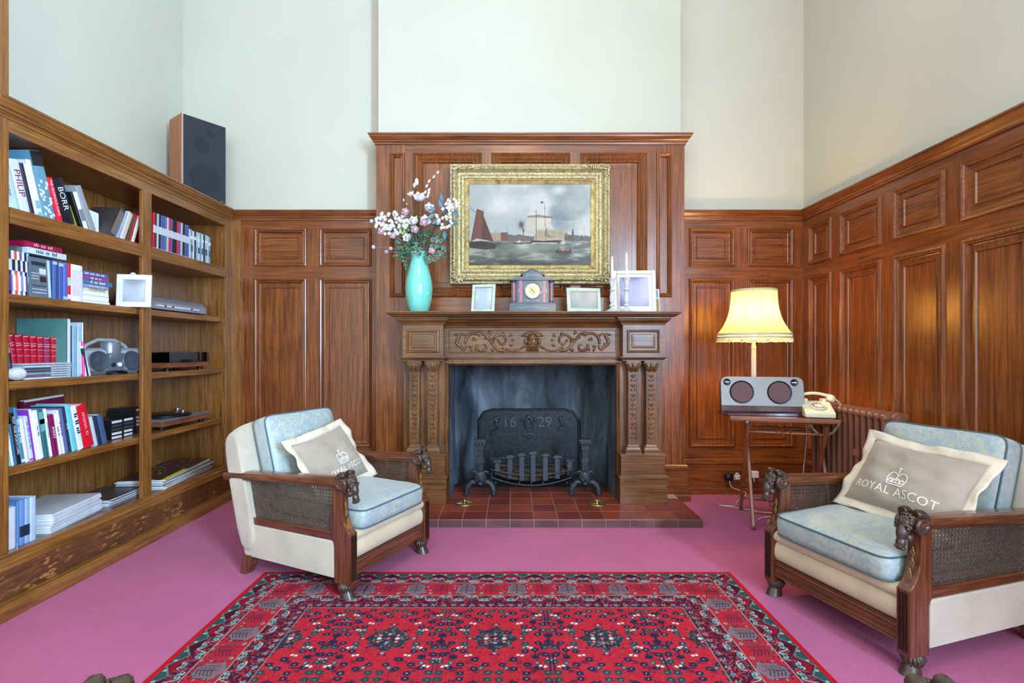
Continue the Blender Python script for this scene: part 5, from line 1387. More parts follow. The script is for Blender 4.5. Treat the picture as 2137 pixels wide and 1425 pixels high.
    for bx,by in ((.095,.11),(.13,.06),(.175,.175),(.205,.135)):
        for e_ in (-.007,.007):
            r_ = np.hypot((fX-bx-e_)/1.2, fY-by-e_*.3); put(Fd&(r_ < .0058), CRM); 
        r_ = np.hypot(fX-bx, fY-by); put(Fd&(r_ < .0028), NAVY)
    for bx,by in ((.11,.06),(.155,.155),(.045,.185)):
        r_ = np.abs(fX-bx)+np.abs(fY-by); put(Fd&(r_ < .014), TEAL*.7); put(Fd&(r_ < .006), LTEAL)
    for (x0,x1,yy) in ((.15,.2,.135),(.11,.16,.185),(.17,.207,.045)): put(Fd&(fX > x0)&(fX < x1)&(np.abs(fY-yy) < .0026), NAVY)
    for (xx_,ya,yb) in ((.15,.085,.135),(.175,.03,.075),(.2,.1,.2),(.205,.0,.04)): put(Fd&(np.abs(fX-xx_) < .0026)&(fY > ya)&(fY < yb), NAVY)
    # eight pointed stars
    st = ((np.maximum(fX,fY) < .058)|(fX+fY < .086))
    st = ((fX < .064)&(fY < .058))|(fX+fY < .092)
    put(Fd&st, TEAL*.55); n = rnd(np.floor(X/.007),np.floor(Y/.007),5)
    put(Fd&st&(n > .62), NAVY); put(Fd&st&(n < .14), GRY); put(Fd&st&(n > .93), DRED)
    for bx,by,cc in ((.035,.022,RED),(0,0,RED),(.035,.0,CRM*.8),(.0,.03,GRY)):
        r_ = np.hypot(fX-bx,fY-by); put(Fd&st&(r_ < .009), cc); put(Fd&st&(r_ < .003), CRM)
    for bx,by in ((.0,.098),(.100,.0),(.012,.104),(.108,.008),(.068,.062)):
        r_ = np.hypot(fX-bx,fY-by); put(Fd&(r_ < .0055), LTEAL if bx in (0,.1) else NAVY)
    return C
def build_rug():
    xs = np.arange(RX0, RX1+.0015, .0036); ys = np.concatenate([np.arange(RY0, 1.62, .03), np.arange(1.62, RY1+.0005, .0034)])
    xs[-1] = RX1; ys[-1] = RY1
    X, Y = np.meshgrid(xs, ys, indexing='ij')
    C = rugcol(X, Y)
    nx, ny = len(xs), len(ys)
    Z = np.full(X.shape, .008); Z += .003*np.exp(-((X-.02)/.10)**2-((Y-2.58)/.05)**2)
    co = np.stack([X,Y,Z],-1).reshape(-1,3)
    idx = np.arange(nx*ny).reshape(nx,ny)
    f = np.stack([idx[:-1,:-1],idx[1:,:-1],idx[1:,1:],idx[:-1,1:]],-1).reshape(-1,4)
    # rim down to the carpet
    loop = np.concatenate([idx[:,0],idx[-1,1:],idx[-2::-1,-1],idx[0,-2:0:-1]])
    lo = co[loop].copy(); lo[:,2] = .0006
    n0 = len(co); co = np.vstack([co,lo]); L = len(loop); q = np.arange(L); q2 = (q+1)%L
    f2 = np.stack([loop[q],n0+q,n0+q2,loop[q2]],-1)
    f = np.vstack([f,f2])
    me = bpy.data.meshes.new('rug'); me.vertices.add(len(co)); me.vertices.foreach_set('co', co.astype(np.float32).ravel())
    me.loops.add(len(f)*4); me.loops.foreach_set('vertex_index', f.astype(np.int32).ravel())
    me.polygons.add(len(f)); me.polygons.foreach_set('loop_start', (np.arange(len(f))*4).astype(np.int32)); me.polygons.foreach_set('loop_total', np.full(len(f),4,np.int32))
    me.update(calc_edges=True)
    cc = np.vstack([C.reshape(-1,3), C.reshape(-1,3)[loop]]); cc = np.hstack([cc,np.ones((len(cc),1))])
    at = me.color_attributes.new('col','FLOAT_COLOR','POINT'); at.data.foreach_set('color', cc.astype(np.float32).ravel())
    me.materials.append(vcol('rug_wool', rough=.92, spec=.05, sheen=.0, bmp=.5, bsc=420))
    me.shade_smooth()
    o = bpy.data.objects.new('rug', me); COL.objects.link(o); return o
tag(build_rug(), 'red oriental rug with star medallions and a patterned border on the carpet', 'rug')
# ------------------------------------------------------------ gilt framed marine painting
pn = thing('painting','gilt framed marine painting of sailing ships hanging over the mantelpiece','painting',(.1325,3.855,1.612))
PW, PH = 1.189, .890
def gilt(name, c, sc, b_):
    mm, nt, b = newmat(name); f = noise(nt, coords(nt), sc, 5, .7, .8); l = s2l(c)
    nt.links.new(ramp(nt, f, [(.32,tuple(x*.3 for x in l[:3])+(1,)),(.5,tuple(x*.8 for x in l[:3])+(1,)),(.68,tuple(min(1,x*1.25) for x in l[:3])+(1,))]), b.inputs['Base Color'])
    b.inputs['Metallic'].default_value = .6; b.inputs['Roughness'].default_value = .36; bump(nt, b, f, b_, .006); return mm
GO, GS = gilt('gilt_ornament',(214,200,150),60,.8), gilt('gilt_smooth',(222,200,132),12,.1)
def ring(prof, mat_, name, par, smooth=None):
    m = MB(); m.rect_rings(-PW/2, PW/2, 0, PH, prof, cap=False); return obj(name, m, mat_, par, smooth=smooth, recalc=False)
fr = ring([(0,-.0),(0,.045),(.006,.055),(.018,.058),(.022,.062),(.028,.074),(.036,.078),(.046,.072),(.052,.060),(.066,.045),(.078,.042)], GO, 'frame', pn)
ring([(.078,.042),(.084,.048),(.094,.054),(.106,.050),(.110,.044),(.112,.046),(.115,.044)], GO, 'inner_moulding', fr)
ring([(.115,.044),(.118,.046),(.121,.042),(.139,.032),(.143,.034),(.146,.022)], GS, 'slip', fr)
rg = random.Random(8); GLF = gilt('gilt_leaf',(232,216,170),40,.4)
for sx in (-1,1):
    for sz in (0,1):
        m = MB()
        cx_, cz_ = sx*(PW/2-.034), (PH-.034) if sz else .034; dz = -1 if sz else 1
        for i in range(46):
            t_ = rg.random()**1.3*.17; w_ = rg.uniform(-.022,.022)*(1-t_/.22)
            x, z = (cx_-sx*t_, cz_+dz*w_) if i%2 else (cx_+sx*w_*-1, cz_+dz*t_)
            m.ell((x,-.078+rg.uniform(-.004,.004),z), (rg.uniform(.005,.011),.009,rg.uniform(.005,.011)), 7, 5, Matrix.Rotation(rg.uniform(0,3),3,'Y'))
        obj('corner_ornament', m, GLF, fr, smooth=80)
# the canvas, painted point by point
CW, CH = PW-.29, PH-.29
def paint(nx=360, ny=240):
    u = np.linspace(0,1,nx); v = np.linspace(0,1,ny); U, V = np.meshgrid(u,v,indexing='ij')     # v = 0 at the bottom
    rs = np.random.RandomState(4)
    def fbm(fx, fy, o=5, seed=0):
        r = np.zeros(U.shape); a = 1; tot = 0; rs_ = np.random.RandomState(seed)
        for k_ in range(o):
            gx, gy = int(fx*2**k_)+2, int(fy*2**k_)+2; g_ = rs_.rand(gx+1,gy+1)
            x = U*(gx-1); y = V*(gy-1); i = x.astype(int); j = y.astype(int); fx_ = x-i; fy_ = y-j
            fx_ = fx_*fx_*(3-2*fx_); fy_ = fy_*fy_*(3-2*fy_)
            r += a*((g_[i,j]*(1-fx_)+g_[i+1,j]*fx_)*(1-fy_)+(g_[i,j+1]*(1-fx_)+g_[i+1,j+1]*fx_)*fy_); tot += a; a *= .5
        return r/tot
    def mix(C, mask, c): 
        mask = np.clip(mask,0,1)[...,None]; return C*(1-mask)+np.array(s2l(c)[:3])*mask
    C = np.zeros(U.shape+(3,)); C[:] = s2l((172,180,176))[:3]
    n1 = fbm(4,3,5,1); n2 = fbm(3,2,5,2)
    C = mix(C, (n1-.42)*4, (204,206,198)); C = mix(C, (n2-.5)*5*(U > .35)*(V > .55), (128,140,142))
    C = mix(C, np.clip((U-.62)*2.4,0,1)*np.clip((V-.74)*4,0,1)*np.clip((n2-.36)*5,0,1), (104,116,118))
    C = mix(C, np.exp(-((U-.74)/.07)**2-((V-.52)/.13)**2)*.8, (124,138,146))
    C = mix(C, np.exp(-((U-.26)/.1)**2-((V-.74)/.12)**2)*.6, (222,220,210)); C = mix(C, np.exp(-((U-.74)/.06)**2-((V-.93)/.06)**2)*.8, (222,222,212))
    hor = .305
    # shore
    sh = fbm(26,2,3,5); C = mix(C, ((V < hor+.055+.05*(sh-.4))&(V > hor-.02)&(U > .2))*.9, (88,78,72))
    def poly(C, P, c, soft=1.0):
        inside = np.zeros(U.shape,bool); n = len(P)
        for i in range(n):
            x0,y0 = P[i]; x1,y1 = P[(i+1)%n]
            cnd = ((y0 > V) != (y1 > V))
            with np.errstate(divide='ignore',invalid='ignore'): inside ^= cnd & (U < (x1-x0)*(V-y0)/((y1-y0) if y1 != y0 else 1e-9)+x0)
        return mix(C, inside*soft, c)
    def line(C, x0,y0,x1,y1,w,c):
        dx,dy = (x1-x0)*1.5,(y1-y0); L_ = dx*dx+dy*dy; t_ = np.clip(((U-x0)*1.5*dx+(V-y0)*dy)/L_,0,1)
        return mix(C, (np.hypot((U-x0)*1.5-t_*dx,(V-y0)-t_*dy) < w), c)
    C = poly(C, [(.175,.30),(.175,.40),(.21,.40),(.21,.435),(.225,.435),(.225,.40),(.27,.40),(.27,.30)], (160,148,120))
    C = poly(C, [(.26,.30),(.26,.405),(.32,.405),(.32,.30)], (120,70,62)); C = line(C,.315,.36,.315,.48,.003,(110,116,116))
    C = poly(C, [(.535,.295),(.535,.43),(.79,.44),(.79,.30)], (178,166,132))
    for i in range(26): C = line(C,.545+i*.0095,.34,.545+i*.0095,.42,.0016,(120,110,88))
    for x,h_ in ((.80,.09),(.825,.07),(.855,.13),(.93,.06)): C = poly(C, [(x-.015,.31),(x-.005,.31+h_),(x+.006,.31+h_),(x+.018,.31)], (92,80,74))
    for x in (.79,.81,.84,.86,.94,.95): C = line(C,x,.32,x,.55 if x < .9 else .48,.0012,(128,128,124))
    # water
    wn = fbm(8,22,5,7); wm = (V < hor-.01)
    W = np.zeros_like(C); W[:] = s2l((116,122,108))[:3]
    t_ = np.clip((hor-V)/hor,0,1)[...,None]; W = W*(1-t_*.78)+np.array(s2l((40,44,42))[:3])*t_*.78
    C = np.where(wm[...,None], W, C); C = mix(C, wm*(wn-.50)*5*(1-t_[...,0]*.6), (176,182,164)); C = mix(C, wm*(.44-wn)*4, (44,50,48))
    C = mix(C, wm*np.exp(-((U-.5)/.25)**2-((V-.2)/.06)**2)*.35, (180,186,168))
    # barge with brown sails
    C = poly(C, [(.01,.29),(.062,.70),(.115,.665),(.12,.50),(.20,.29),(.06,.33)], (104,62,50)); C = poly(C, [(.105,.32),(.12,.60),(.20,.29)], (84,52,42)); C = poly(C, [(.03,.33),(.07,.68),(.10,.66),(.10,.34)], (120,74,60),.6)
    C = line(C,.118,.28,.118,.70,.0025,(60,44,34)); C = line(C,.0,.74,.062,.64,.0018,(60,50,44))
    C = poly(C, [(.0,.28),(.10,.30),(.20,.27),(.23,.245),(.21,.20),(.13,.18),(.0,.205)], (52,42,36)); C = poly(C, [(.0,.205),(.13,.18),(.2,.2),(.13,.19),(0,.215)], (150,150,136))
    # steam tug
    C = poly(C, [(.345,.285),(.39,.275),(.46,.275),(.52,.29),(.515,.265),(.37,.262)], (46,36,32)); C = line(C,.444,.28,.446,.43,.006,(150,84,60)); C = line(C,.446,.42,.446,.44,.008,(30,28,28)); C = mix(C, np.exp(-((U-.428)/.022)**2-((V-.50)/.045)**2)*1.3, (84,82,82)); C = line(C,.44,.45,.435,.5,.006,(84,80,80))
    C = line(C,.405,.28,.415,.30,.010,(200,196,180))
    # ship
    C = poly(C, [(.52,.28),(.50,.305),(.62,.30),(.75,.31),(.77,.30),(.745,.262),(.55,.255)], (44,34,30)); C = poly(C, [(.52,.278),(.74,.276),(.735,.266),(.53,.266)], (206,202,180))
    C = poly(C, [(.475,.44),(.465,.52),(.48,.60),(.555,.605),(.545,.52),(.56,.445),(.50,.44)], (196,190,168)); C = poly(C, [(.555,.45),(.55,.52),(.57,.615),(.685,.59),(.668,.52),(.70,.44),(.63,.47)], (206,200,178))
    C = poly(C, [(.48,.585),(.48,.60),(.57,.618),(.69,.592),(.688,.575),(.57,.59)], (140,132,118)); C = poly(C, [(.62,.38),(.64,.47),(.655,.38),(.70,.335),(.65,.34)], (140,128,108)); C = poly(C,[(.49,.42),(.505,.385),(.53,.40),(.545,.37),(.555,.43),(.52,.44)],(190,184,164))
    for x,t2,x2 in ((.553,.68,.537),(.633,.76,.622)): C = line(C,x,.30,x2 if 0 else x-.012*(t2 > .7),t2,.0026,(92,76,60))
    C = line(C,.48,.604,.57,.62,.0022,(80,64,50)); C = line(C,.57,.62,.69,.592,.0022,(80,64,50)); C = line(C,.53,.665,.555,.665,.002,(80,64,50)); C = line(C,.476,.335,.53,.305,.0022,(80,64,50))
    C = poly(C, [(.588,.765),(.588,.79),(.612,.79),(.612,.765)], (92,98,120)); C = mix(C, np.exp(-((U-.775)/.02)**2-((V-.275)/.02)**2)*1.0, (206,206,196))
    # rowing boat
    C = poly(C, [(.705,.165),(.715,.185),(.83,.175),(.845,.19),(.845,.155),(.82,.135),(.73,.14)], (70,38,30))
    for x,c in ((.77,(190,150,110)),(.80,(150,60,50)),(.83,(40,32,34)),(.735,(60,44,40))): C = line(C,x,.17,x+.004,.215,.006,c)
    for i in range(5): C = line(C,.79+.02*i,.262,.80+.02*i,.258,.003,(60,46,40))
    C = mix(C, np.clip((hor-V),0,1)*0, (0,0,0)); C *= .84*(.93+.14*fbm(40,30,3,9))[...,None]
    return U, V, C
def build_canvas():
    U, V, C = paint(); nx, ny = U.shape
    co = np.stack([(U-.5)*CW, np.full(U.shape,-.026), V*CH+.145],-1).reshape(-1,3)
    idx = np.arange(nx*ny).reshape(nx,ny); f = np.stack([idx[:-1,:-1],idx[1:,:-1],idx[1:,1:],idx[:-1,1:]],-1).reshape(-1,4)
    me = bpy.data.meshes.new('canvas'); me.vertices.add(len(co)); me.vertices.foreach_set('co', co.astype(np.float32).ravel())
    me.loops.add(len(f)*4); me.loops.foreach_set('vertex_index', f.astype(np.int32).ravel()); me.polygons.add(len(f))
    me.polygons.foreach_set('loop_start', (np.arange(len(f))*4).astype(np.int32)); me.polygons.foreach_set('loop_total', np.full(len(f),4,np.int32)); me.update(calc_edges=True)
    at = me.color_attributes.new('col','FLOAT_COLOR','POINT'); at.data.foreach_set('color', np.hstack([C.reshape(-1,3),np.ones((nx*ny,1))]).astype(np.float32).ravel())
    me.materials.append(vcol('oil_paint', rough=.35, spec=.3)); o = bpy.data.objects.new('canvas', me); COL.objects.link(o); o.parent = pn; return o
cv = build_canvas(); cv['label'] = 'oil painting of sailing ships on choppy grey water'
m = MB(); m.box(-PW/2+.01,PW/2-.01,-.012,-.001,.01,PH-.01); obj('stretcher_back', m, BLACK, pn)

# ------------------------------------------------------------ on the mantel shelf
ZM = 1.3912
def at(u, Y): return X_(u, Y)
VA = flat((118,214,196), rough=.12, spec=.6, coat=.6, var=.03)
vx, vy = at(874.5,3.62), 3.62
vs_ = thing('vase','tall turquoise glass vase holding flowers on the left end of the mantel shelf','vase',(vx,vy,ZM))
m = MB(); m.lathe([(0,0),(.060,0),(.068,.006),(.082,.06),(.093,.12),(.096,.165),(.092,.215),(.078,.28),(.062,.34),(.052,.378),(.050,.392),(.058,.408),(.068,.418),(.066,.420),(.054,.410),(.046,.392),(.046,.37),(.04,.30),(0,.28)], 40, cap=False); obj('vase_body', m, VA, vs_, smooth=180)
# clock
ck = thing('mantel_clock','black slate mantel clock with red marble columns and pediment','clock',(at(1111.3,3.66),3.66,ZM))
SL = flat((64,78,92), rough=.22, coat=.5, var=.12, scale=20); SLD = flat((14,16,20), rough=.2, coat=.5); MAR_ = flat((176,96,110), rough=.25, coat=.4, var=.25, scale=60)
GI = flat((214,214,204), rough=.4); q = 3.6/1075
m = MB(); m.box(-.163,.163,-.075,.075,0,.058); m.box(-.152,.152,-.068,.068,.058,.066); obj('base', m, SL, ck, bevel=.002)
m = MB(); m.box(-.108,.108,-.052,.07,.066,.224); m.box(-.148,-.106,-.02,.07,.066,.224); m.box(.106,.148,-.02,.07,.066,.224); obj('case', m, SL, ck, bevel=.001)
m = MB(); m.prism([(-.160,.222),(.160,.222),(.160,.228),(.156,.233),(-.156,.233),(-.160,.228)], 'y', -.066, .072)
for s in (-1,1): m.prism([(s*.152,.233),(s*.086,.233),(s*.086,.256)] if s > 0 else [(s*.152,.233),(s*.086,.256),(s*.086,.233)], 'y', -.055, .06)
obj('entablature', m, SL, ck, bevel=.001)
m = MB(); m.prism([(-.070,.233),(.070,.233),(.070,.262),(0,.297),(-.070,.262)], 'y', -.058, .06); pd = obj('pediment', m, SL, ck)
m = MB(); m.prism([(-.084,.255),(-.084,.266),(0,.308),(.084,.266),(.084,.255),(0,.296)], 'y', -.064, .064); obj('pediment_moulding', m, SLD, pd)
for s in (-1,1):
    m = MB(); m.box(s*.082-.010,s*.082+.010,-.0535,-.05,.068,.222); m.box(s*.078-.008,s*.078+.008,-.05,.05,.2335,.248); obj('marble_strip', m, MAR_, ck)
    m = MB(); m.lathe([(0,.066),(.016,.066),(.016,.072),(.011,.080),(.0,.080)],18,c=(s*.131,-.045,0),cap=False); m.lathe([(0,.205),(.010,.205),(.012,.215),(.016,.222),(0,.2221)],18,c=(s*.131,-.045,0),cap=False); cc_ = obj('column_ends', m, SL, ck, smooth=40)
    m = MB(); m.lathe([(0,.080),(.0095,.080),(.0095,.205),(0,.205)],18,c=(s*.131,-.045,0),cap=False); obj('column', m, MAR_, ck, smooth=40)
MY = Matrix.Translation((0,-.053,.150)) @ Matrix.Rotation(R(90),4,'X')
def onf(r0, r1, h0, h1, seg=40):
    m = MB(); m.M = MY; m.lathe([(r0,h0),(r1,h0),(r1,h1),(r0,h1)],seg,cap=False); 
    if r0 == 0: pass
    return m
dl = thing; m = MB(); m.M = MY; m.lathe([(.052,0),(.060,.002),(.061,.008),(.056,.012),(.051,.008)],40,cap=False); bz = obj('bezel', m, flat((216,218,216), rough=.2, metal=.8), ck, smooth=60)
m = MB(); m.M = MY; m.lathe([(0,.002),(.053,.002),(.053,.005),(0,.005)],40,cap=False); di = obj('dial', m, flat((240,240,232), rough=.4), ck)
m = MB(); m.M = MY; m.lathe([(0,.0055),(.031,.0055),(.031,.006),(0,.006)],40,cap=False); obj('dial_centre', m, flat((190,178,112), rough=.4, metal=.3, var=.4, scale=90), di)
m = MB(); m.M = MY
num = ['XII','I','II','III','IV','V','VI','VII','VIII','IX','X','XI']
for i,n_ in enumerate(num):
    a = PI/2-i*PI/6; vs2, fs2 = text_mesh(n_, .011); c_, s_ = math.cos(a-PI/2), math.sin(a-PI/2)
    m.add([(.042*math.cos(a)+x*c_-y*s_, .042*math.sin(a)+x*s_+y*c_, .0066) for x,y in vs2], fs2)
obj('numerals', m, flat((40,60,70), rough=.4), di, recalc=False)
for a,L_ in ((R(128),.040),(R(-42),.028)):
    m = MB(); m.M = MY; m.tube([(0,0,.0075),(L_*math.cos(a),L_*math.sin(a),.0075)], [.0016,.0008], 6); obj('hand', m, BLACK, di)
m = MB(); m.ell((-.018,-.0545-.006,.138), (.003,.001,.003), 8, 6); obj('winding_hole', m, BLACK, di)
m = MB()
def scroll(cx_, cz_, w_, y, amp=.004):
    for s in (-1,1):
        m.tube([(cx_+s*w_*t_, y, cz_+amp*math.sin(t_*7)) for t_ in np.linspace(.06,1,12)], .0008, 5)
        for t_ in (.2,.35,.5,.65,.8): m.ell((cx_+s*w_*t_, y, cz_+amp*math.sin(t_*7)+.003), (.0022,.0007,.0012), 6, 4)
    m.ell((cx_,y,cz_+.004), (.0016,.0007,.005), 6, 4)
scroll(0,.030,.11,-.0757); scroll(0,.082,.05,-.0527,.003); scroll(0,.258,.05,-.0587,.002)
for s in (-1,1): m.ell((s*.097,-.0527,.15),(.0012,.0007,.016),6,5); m.tube([(s*.05,-.0527,.205),(s*.06,-.0527,.20),(s*.064,-.0527,.188)],.001,5); m.tube([(s*.1,-.0557,.238),(s*.12,-.0557,.240)],.001,5)
obj('engraving', m, GI, ck)
# frames
PEARL = flat((186,208,204), rough=.3, var=.2, scale=30); SILV = flat((206,200,178), rough=.3, metal=.6, var=.15)
def px_frame(label, u0, u1, vt, Y, fw, fm, pm, rz, lean, mb=0, inner=None):
    w = (u1-u0)*Y/F/math.cos(R(rz)); h_ = (649.5-vt)*Y/F/math.cos(R(lean))
    return photo_frame('photo_frame', label, w, h_, fw, fm, pm, (at((u0+u1)/2,Y),Y,ZM), rz, lean, mb, None, inner=inner)
px_frame('small upright pearl-edged photo frame left of the clock', 984,1033,591,3.62,.020,PEARL,blurred('blurred_photo_upright',((150,164,176),(176,190,204),(214,222,230)),7),-14,10,inner=GOLD)
px_frame('small landscape pearl-edged photo frame right of the clock', 1183,1255,599,3.62,.022,PEARL,blurred('blurred_photo_wide',((140,158,150),(176,176,170),(206,196,190)),7),10,8,inner=GOLD)
px_frame('large silver photo frame with white mount, right end of the mantel shelf', 1281,1369,560,3.70,.026,SILV,blurred('blurred_photo_large',((116,118,172),(176,180,206),(206,202,214)),5),-3,7,mb=.022)
pc = thing('postcard','small postcard with blue sky leaning behind the large silver photo frame','postcard',(at(1372,3.78),3.775,ZM),rot=(R(-8),0,R(6)))
m = MB(); m.box(-.045,.022,-.0015,0,0,.185); obj('card', m, flat((232,234,232), rough=.5), pc)
m = MB(); m.box(-.04,.013,-.002,-.0015,.118,.178); obj('sky_picture', m, flat((110,170,206), rough=.4), pc)
m = MB(); m.box(-.04,.016,-.002,-.0015,.010,.112); obj('garden_picture', m, flat((150,142,100), rough=.4, var=.5, scale=120), pc)
# candlesticks and candles
CRY = glassm('cut_crystal', (.93,.96,.98,1), .08)
CRY.node_tree.nodes['Principled BSDF'].inputs['Transmission Weight'].default_value = .35
def candlestick(label, clabel, u, Y, h_, ch):
    x = at(u,Y); t = thing('candlestick', label, 'candlestick', (x,Y,ZM), group='pair of crystal candlesticks')
    k_ = h_/.245
    m = MB(); m.lathe([(0,0),(.046,0),(.050,.004),(.044,.010),(.026,.020),(.014,.030),(.012,.036),(.024,.046),(.014,.056),(.010,.062),(.017,.080),(.018,.11),(.012,.145),(.010,.150),(.024,.158),(.012,.166),(.010,.175),(.016,.2),(.020,.225),(.030,.245),(.024,.247),(.012,.230),(.0105,.215),(0,.213)],10,cap=False,)
    m.v = [(a,b,c*k_) for a,b,c in m.v]; obj('stem', m, CRY, t)
    c = thing('candle', clabel, 'candle', (x,Y,ZM+.216*k_), group='white taper candles')
    m = MB(); m.lathe([(0,0),(.0095,0),(.0098,ch*.4),(.0085,ch*.85),(.004,ch*.97),(0,ch)],16,cap=False); obj('wax', m, flat((236,240,238), rough=.4), c, smooth=60)
    m = MB(); m.tube([(0,0,ch-.002),(.001,0,ch+.007)], .0008, 5); obj('wick', m, flat((90,90,90)), c)
candlestick('faceted crystal candlestick beside the left edge of the large silver frame','white taper candle in the left crystal candlestick',1278,3.60,.235,.188)
candlestick('faceted crystal candlestick standing in front of the large silver frame','white taper candle in front of the large silver photo frame',1308,3.585,.235,.212)

# ------------------------------------------------------------ flowers in the vase
rg = random.Random(12)
LEAF = flat((52,112,84), rough=.4, var=.3, scale=50); LEAF2 = flat((88,124,136), rough=.45, var=.2, scale=30); STEMM = flat((70,62,44), rough=.7); STG = flat((96,130,116), rough=.6)
PET = flat((240,240,244), rough=.6, var=.03); PINK = flat((238,212,222), rough=.6, var=.06); GRN = flat((170,196,120), rough=.5); IVYM = flat((60,120,96), rough=.4, var=.5, scale=60); IVYE = flat((226,236,222), rough=.5)
vtop = Vector((vx, vy, ZM+.36))
def fp(u, v, dy=0):     # a point of the bouquet, dy metres nearer than the vase axis
    return pt(u, v, vy-dy)
def stem_to(p, sag=.02, n=8, spread=.02):
    a = vtop+Vector((max(-1,min(1,(p.x-vx)*3))*.025, (p.y-vy)*.2, 0)); b = Vector(p); mid = (a+b)/2+Vector((-(b.x-a.x)*.12,0,sag+.25*abs(b.x-a.x)))
    return [tuple(a*(1-t)**2+mid*2*t*(1-t)+b*t*t) for t in [i/(n-1) for i in range(n)]]
def petal(m, c, d, up, L, W, curl=.3, thick=.0):
    d = Vector(d).normalized(); up = Vector(up); s_ = d.cross(up)
    if s_.length < 1e-3: s_ = d.cross(Vector((0,1,.1)))
    s_.normalize(); n_ = s_.cross(d).normalized(); c = Vector(c)
    def f(a, b):
        w_ = W/2*math.sin(PI*min(1,(.08+a*.92))**.8)*(1-.15*a); bb = b*2-1
        return c+d*(L*a)+s_*(w_*bb)+n_*(curl*L*(a*a)-.35*W*(bb*bb)*-1*(.5))
    m.grid(f, 6, 5)
def wiry(t, pts, r=.0018, mat_=STEMM, name='stem'):
    m = MB(); m.tube(pts, r, 6); obj(name, m, mat_, t, smooth=80)
FG = {}
def flower(name, label, cat, group, p, build, r=.0018, sm=STEMM, sag=.02, base=None):
    t = thing(name, label, cat, (0,0,0), group=group)
    wiry(t, base or stem_to(p, sag), r, sm); build(t, Vector(p)); return t
def rose(t, p, R_=.022, mat_=PINK):
    R_ *= 1.15
    m = MB()
    for k_,(n,rr,el) in enumerate(((5,1.0,.35),(5,.8,.8),(4,.55,1.15),(3,.35,1.4))):
        for i in range(n):
            a = 2*PI*i/n+k_*.7; d = Vector((math.cos(a)*math.cos(el), -math.sin(el), math.sin(a)*math.cos(el)))
            petal(m, p, d, (0,-1,.2), R_*(.75+.35*rr), R_*1.25, .35)
    o = obj('petals', m, mat_, t, smooth=180, recalc=False)
    m = MB(); m.ell(p+Vector((0,-R_*.5,0)), (R_*.45,R_*.5,R_*.45), 10, 8); obj('heart', m, mat_, o, smooth=180)
    m = MB()
    for i in range(5): a = 2*PI*i/5; petal(m, p+Vector((0,.004,0)), (math.cos(a),.4,math.sin(a)), (0,1,0), R_*.8, R_*.35)
    obj('sepals', m, LEAF, t, recalc=False)
def magnolia(t, p, R_=.045, tilt=(0,-.4,1)):
    R_ *= 1.25
    m = MB(); ax = Vector(tilt).normalized(); a1 = ax.orthogonal().normalized(); a2 = ax.cross(a1)
    for k_,(n,el) in enumerate(((6,.45),(4,1.0))):
        for i in range(n):
            a = 2*PI*i/n+k_*.5; d = (a1*math.cos(a)+a2*math.sin(a))*math.cos(el)+ax*math.sin(el)
            petal(m, p, d, ax, R_*(1-.15*k_), R_*1.05, .28)
    obj('petals', m, PET, t, smooth=180, recalc=False)
    m = MB(); m.ell(p+ax*.008, (.006,.006,.008), 8, 6); obj('heart', m, GRN, t, smooth=180)
def bud(t, p, d, L=.03, r=.011, mat_=PET):
    d = Vector(d).normalized(); q_ = d.to_track_quat('Z','Y').to_matrix()
    m = MB(); m.ell(p+d*L*.4, (r,r,L*.55), 10, 8, q_); o = obj('bud', m, mat_, t, smooth=180)
    m = MB(); m.ell(p-d*L*.02, (r*.75,r*.75,L*.28), 8, 6, q_); obj('calyx', m, LEAF if mat_ is not PET else STG, t, smooth=180)
def leafy(t, pts_, mat_=LEAF, L=.04, W=.02, name='leaf'):
    for c, d in pts_:
        m = MB(); petal(m, c, d, (0,-1,.3), L, W, -.15); obj(name, m, mat_, t, smooth=180, recalc=False)
GM = 'white magnolia blooms in the turquoise vase'
flower('magnolia_branch','large open white magnolia, topmost bloom in the vase','flower',GM,fp(876,420,.02),lambda t,p: magnolia(t,p,.050,(.1,-.8,.6)),.0025)
flower('magnolia_branch','white magnolia half hidden right of the top bloom','flower',GM,fp(893,438,.03),lambda t,p: magnolia(t,p,.044,(.5,-.8,.2)),.0025)
flower('magnolia_branch','white star-like magnolia in the middle of the bouquet','flower',GM,fp(866,468,.05),lambda t,p: magnolia(t,p,.046,(-.2,-.8,.5)),.0025)
flower('magnolia_branch','white magnolia above the pale pink roses on the right','flower',GM,fp(886,464,.03),lambda t,p: magnolia(t,p,.046,(.4,-.8,.2)),.0025)
flower('magnolia_branch','low broad white magnolia over the vase rim, left of centre','flower',GM,fp(853,498,.06),lambda t,p: magnolia(t,p,.036,(-.2,-.9,.1)),.0025)
flower('magnolia_branch','narrow white magnolia left of the top bloom','flower',GM,fp(860,410,.02),lambda t,p: (magnolia(t,p,.03,(-.4,-.3,.9))),.0022)
GB = 'pale buds on bare stems in the turquoise vase'
for (u,v,L,la_) in ((870,386,.050,'tall white magnolia bud, highest in the bouquet'),(865,391,.032,'white magnolia bud just left of the tallest bud'),(843,420,.020,'small white bud on a thin stem left of the magnolias'),(849,428,.018,'small green bud under the small white bud')):
    flower('bud_stem',la_,'flower bud',GB,fp(u,v,.01),lambda t,p,L=L,u=u: bud(t,p,(.02,-.1,1),L,L*.27,GRN if u == 849 else PET),.002)
def catkins(t, p):
    for (u,v) in ((914,360),(906,369),(891,388),(896,396),(895,403),(893,410),(888,401),(896,378)):
        q_ = fp(u,v,.0); m = MB(); m.ell(q_,(.008,.008,.014),8,6,Matrix.Rotation(R(35),3,'Y')); obj('catkin', m, PET, t, smooth=180)
a_ = [fp(886,470,0),fp(890,430,0),fp(893,405,0),fp(898,385,0),fp(916,358,0)]
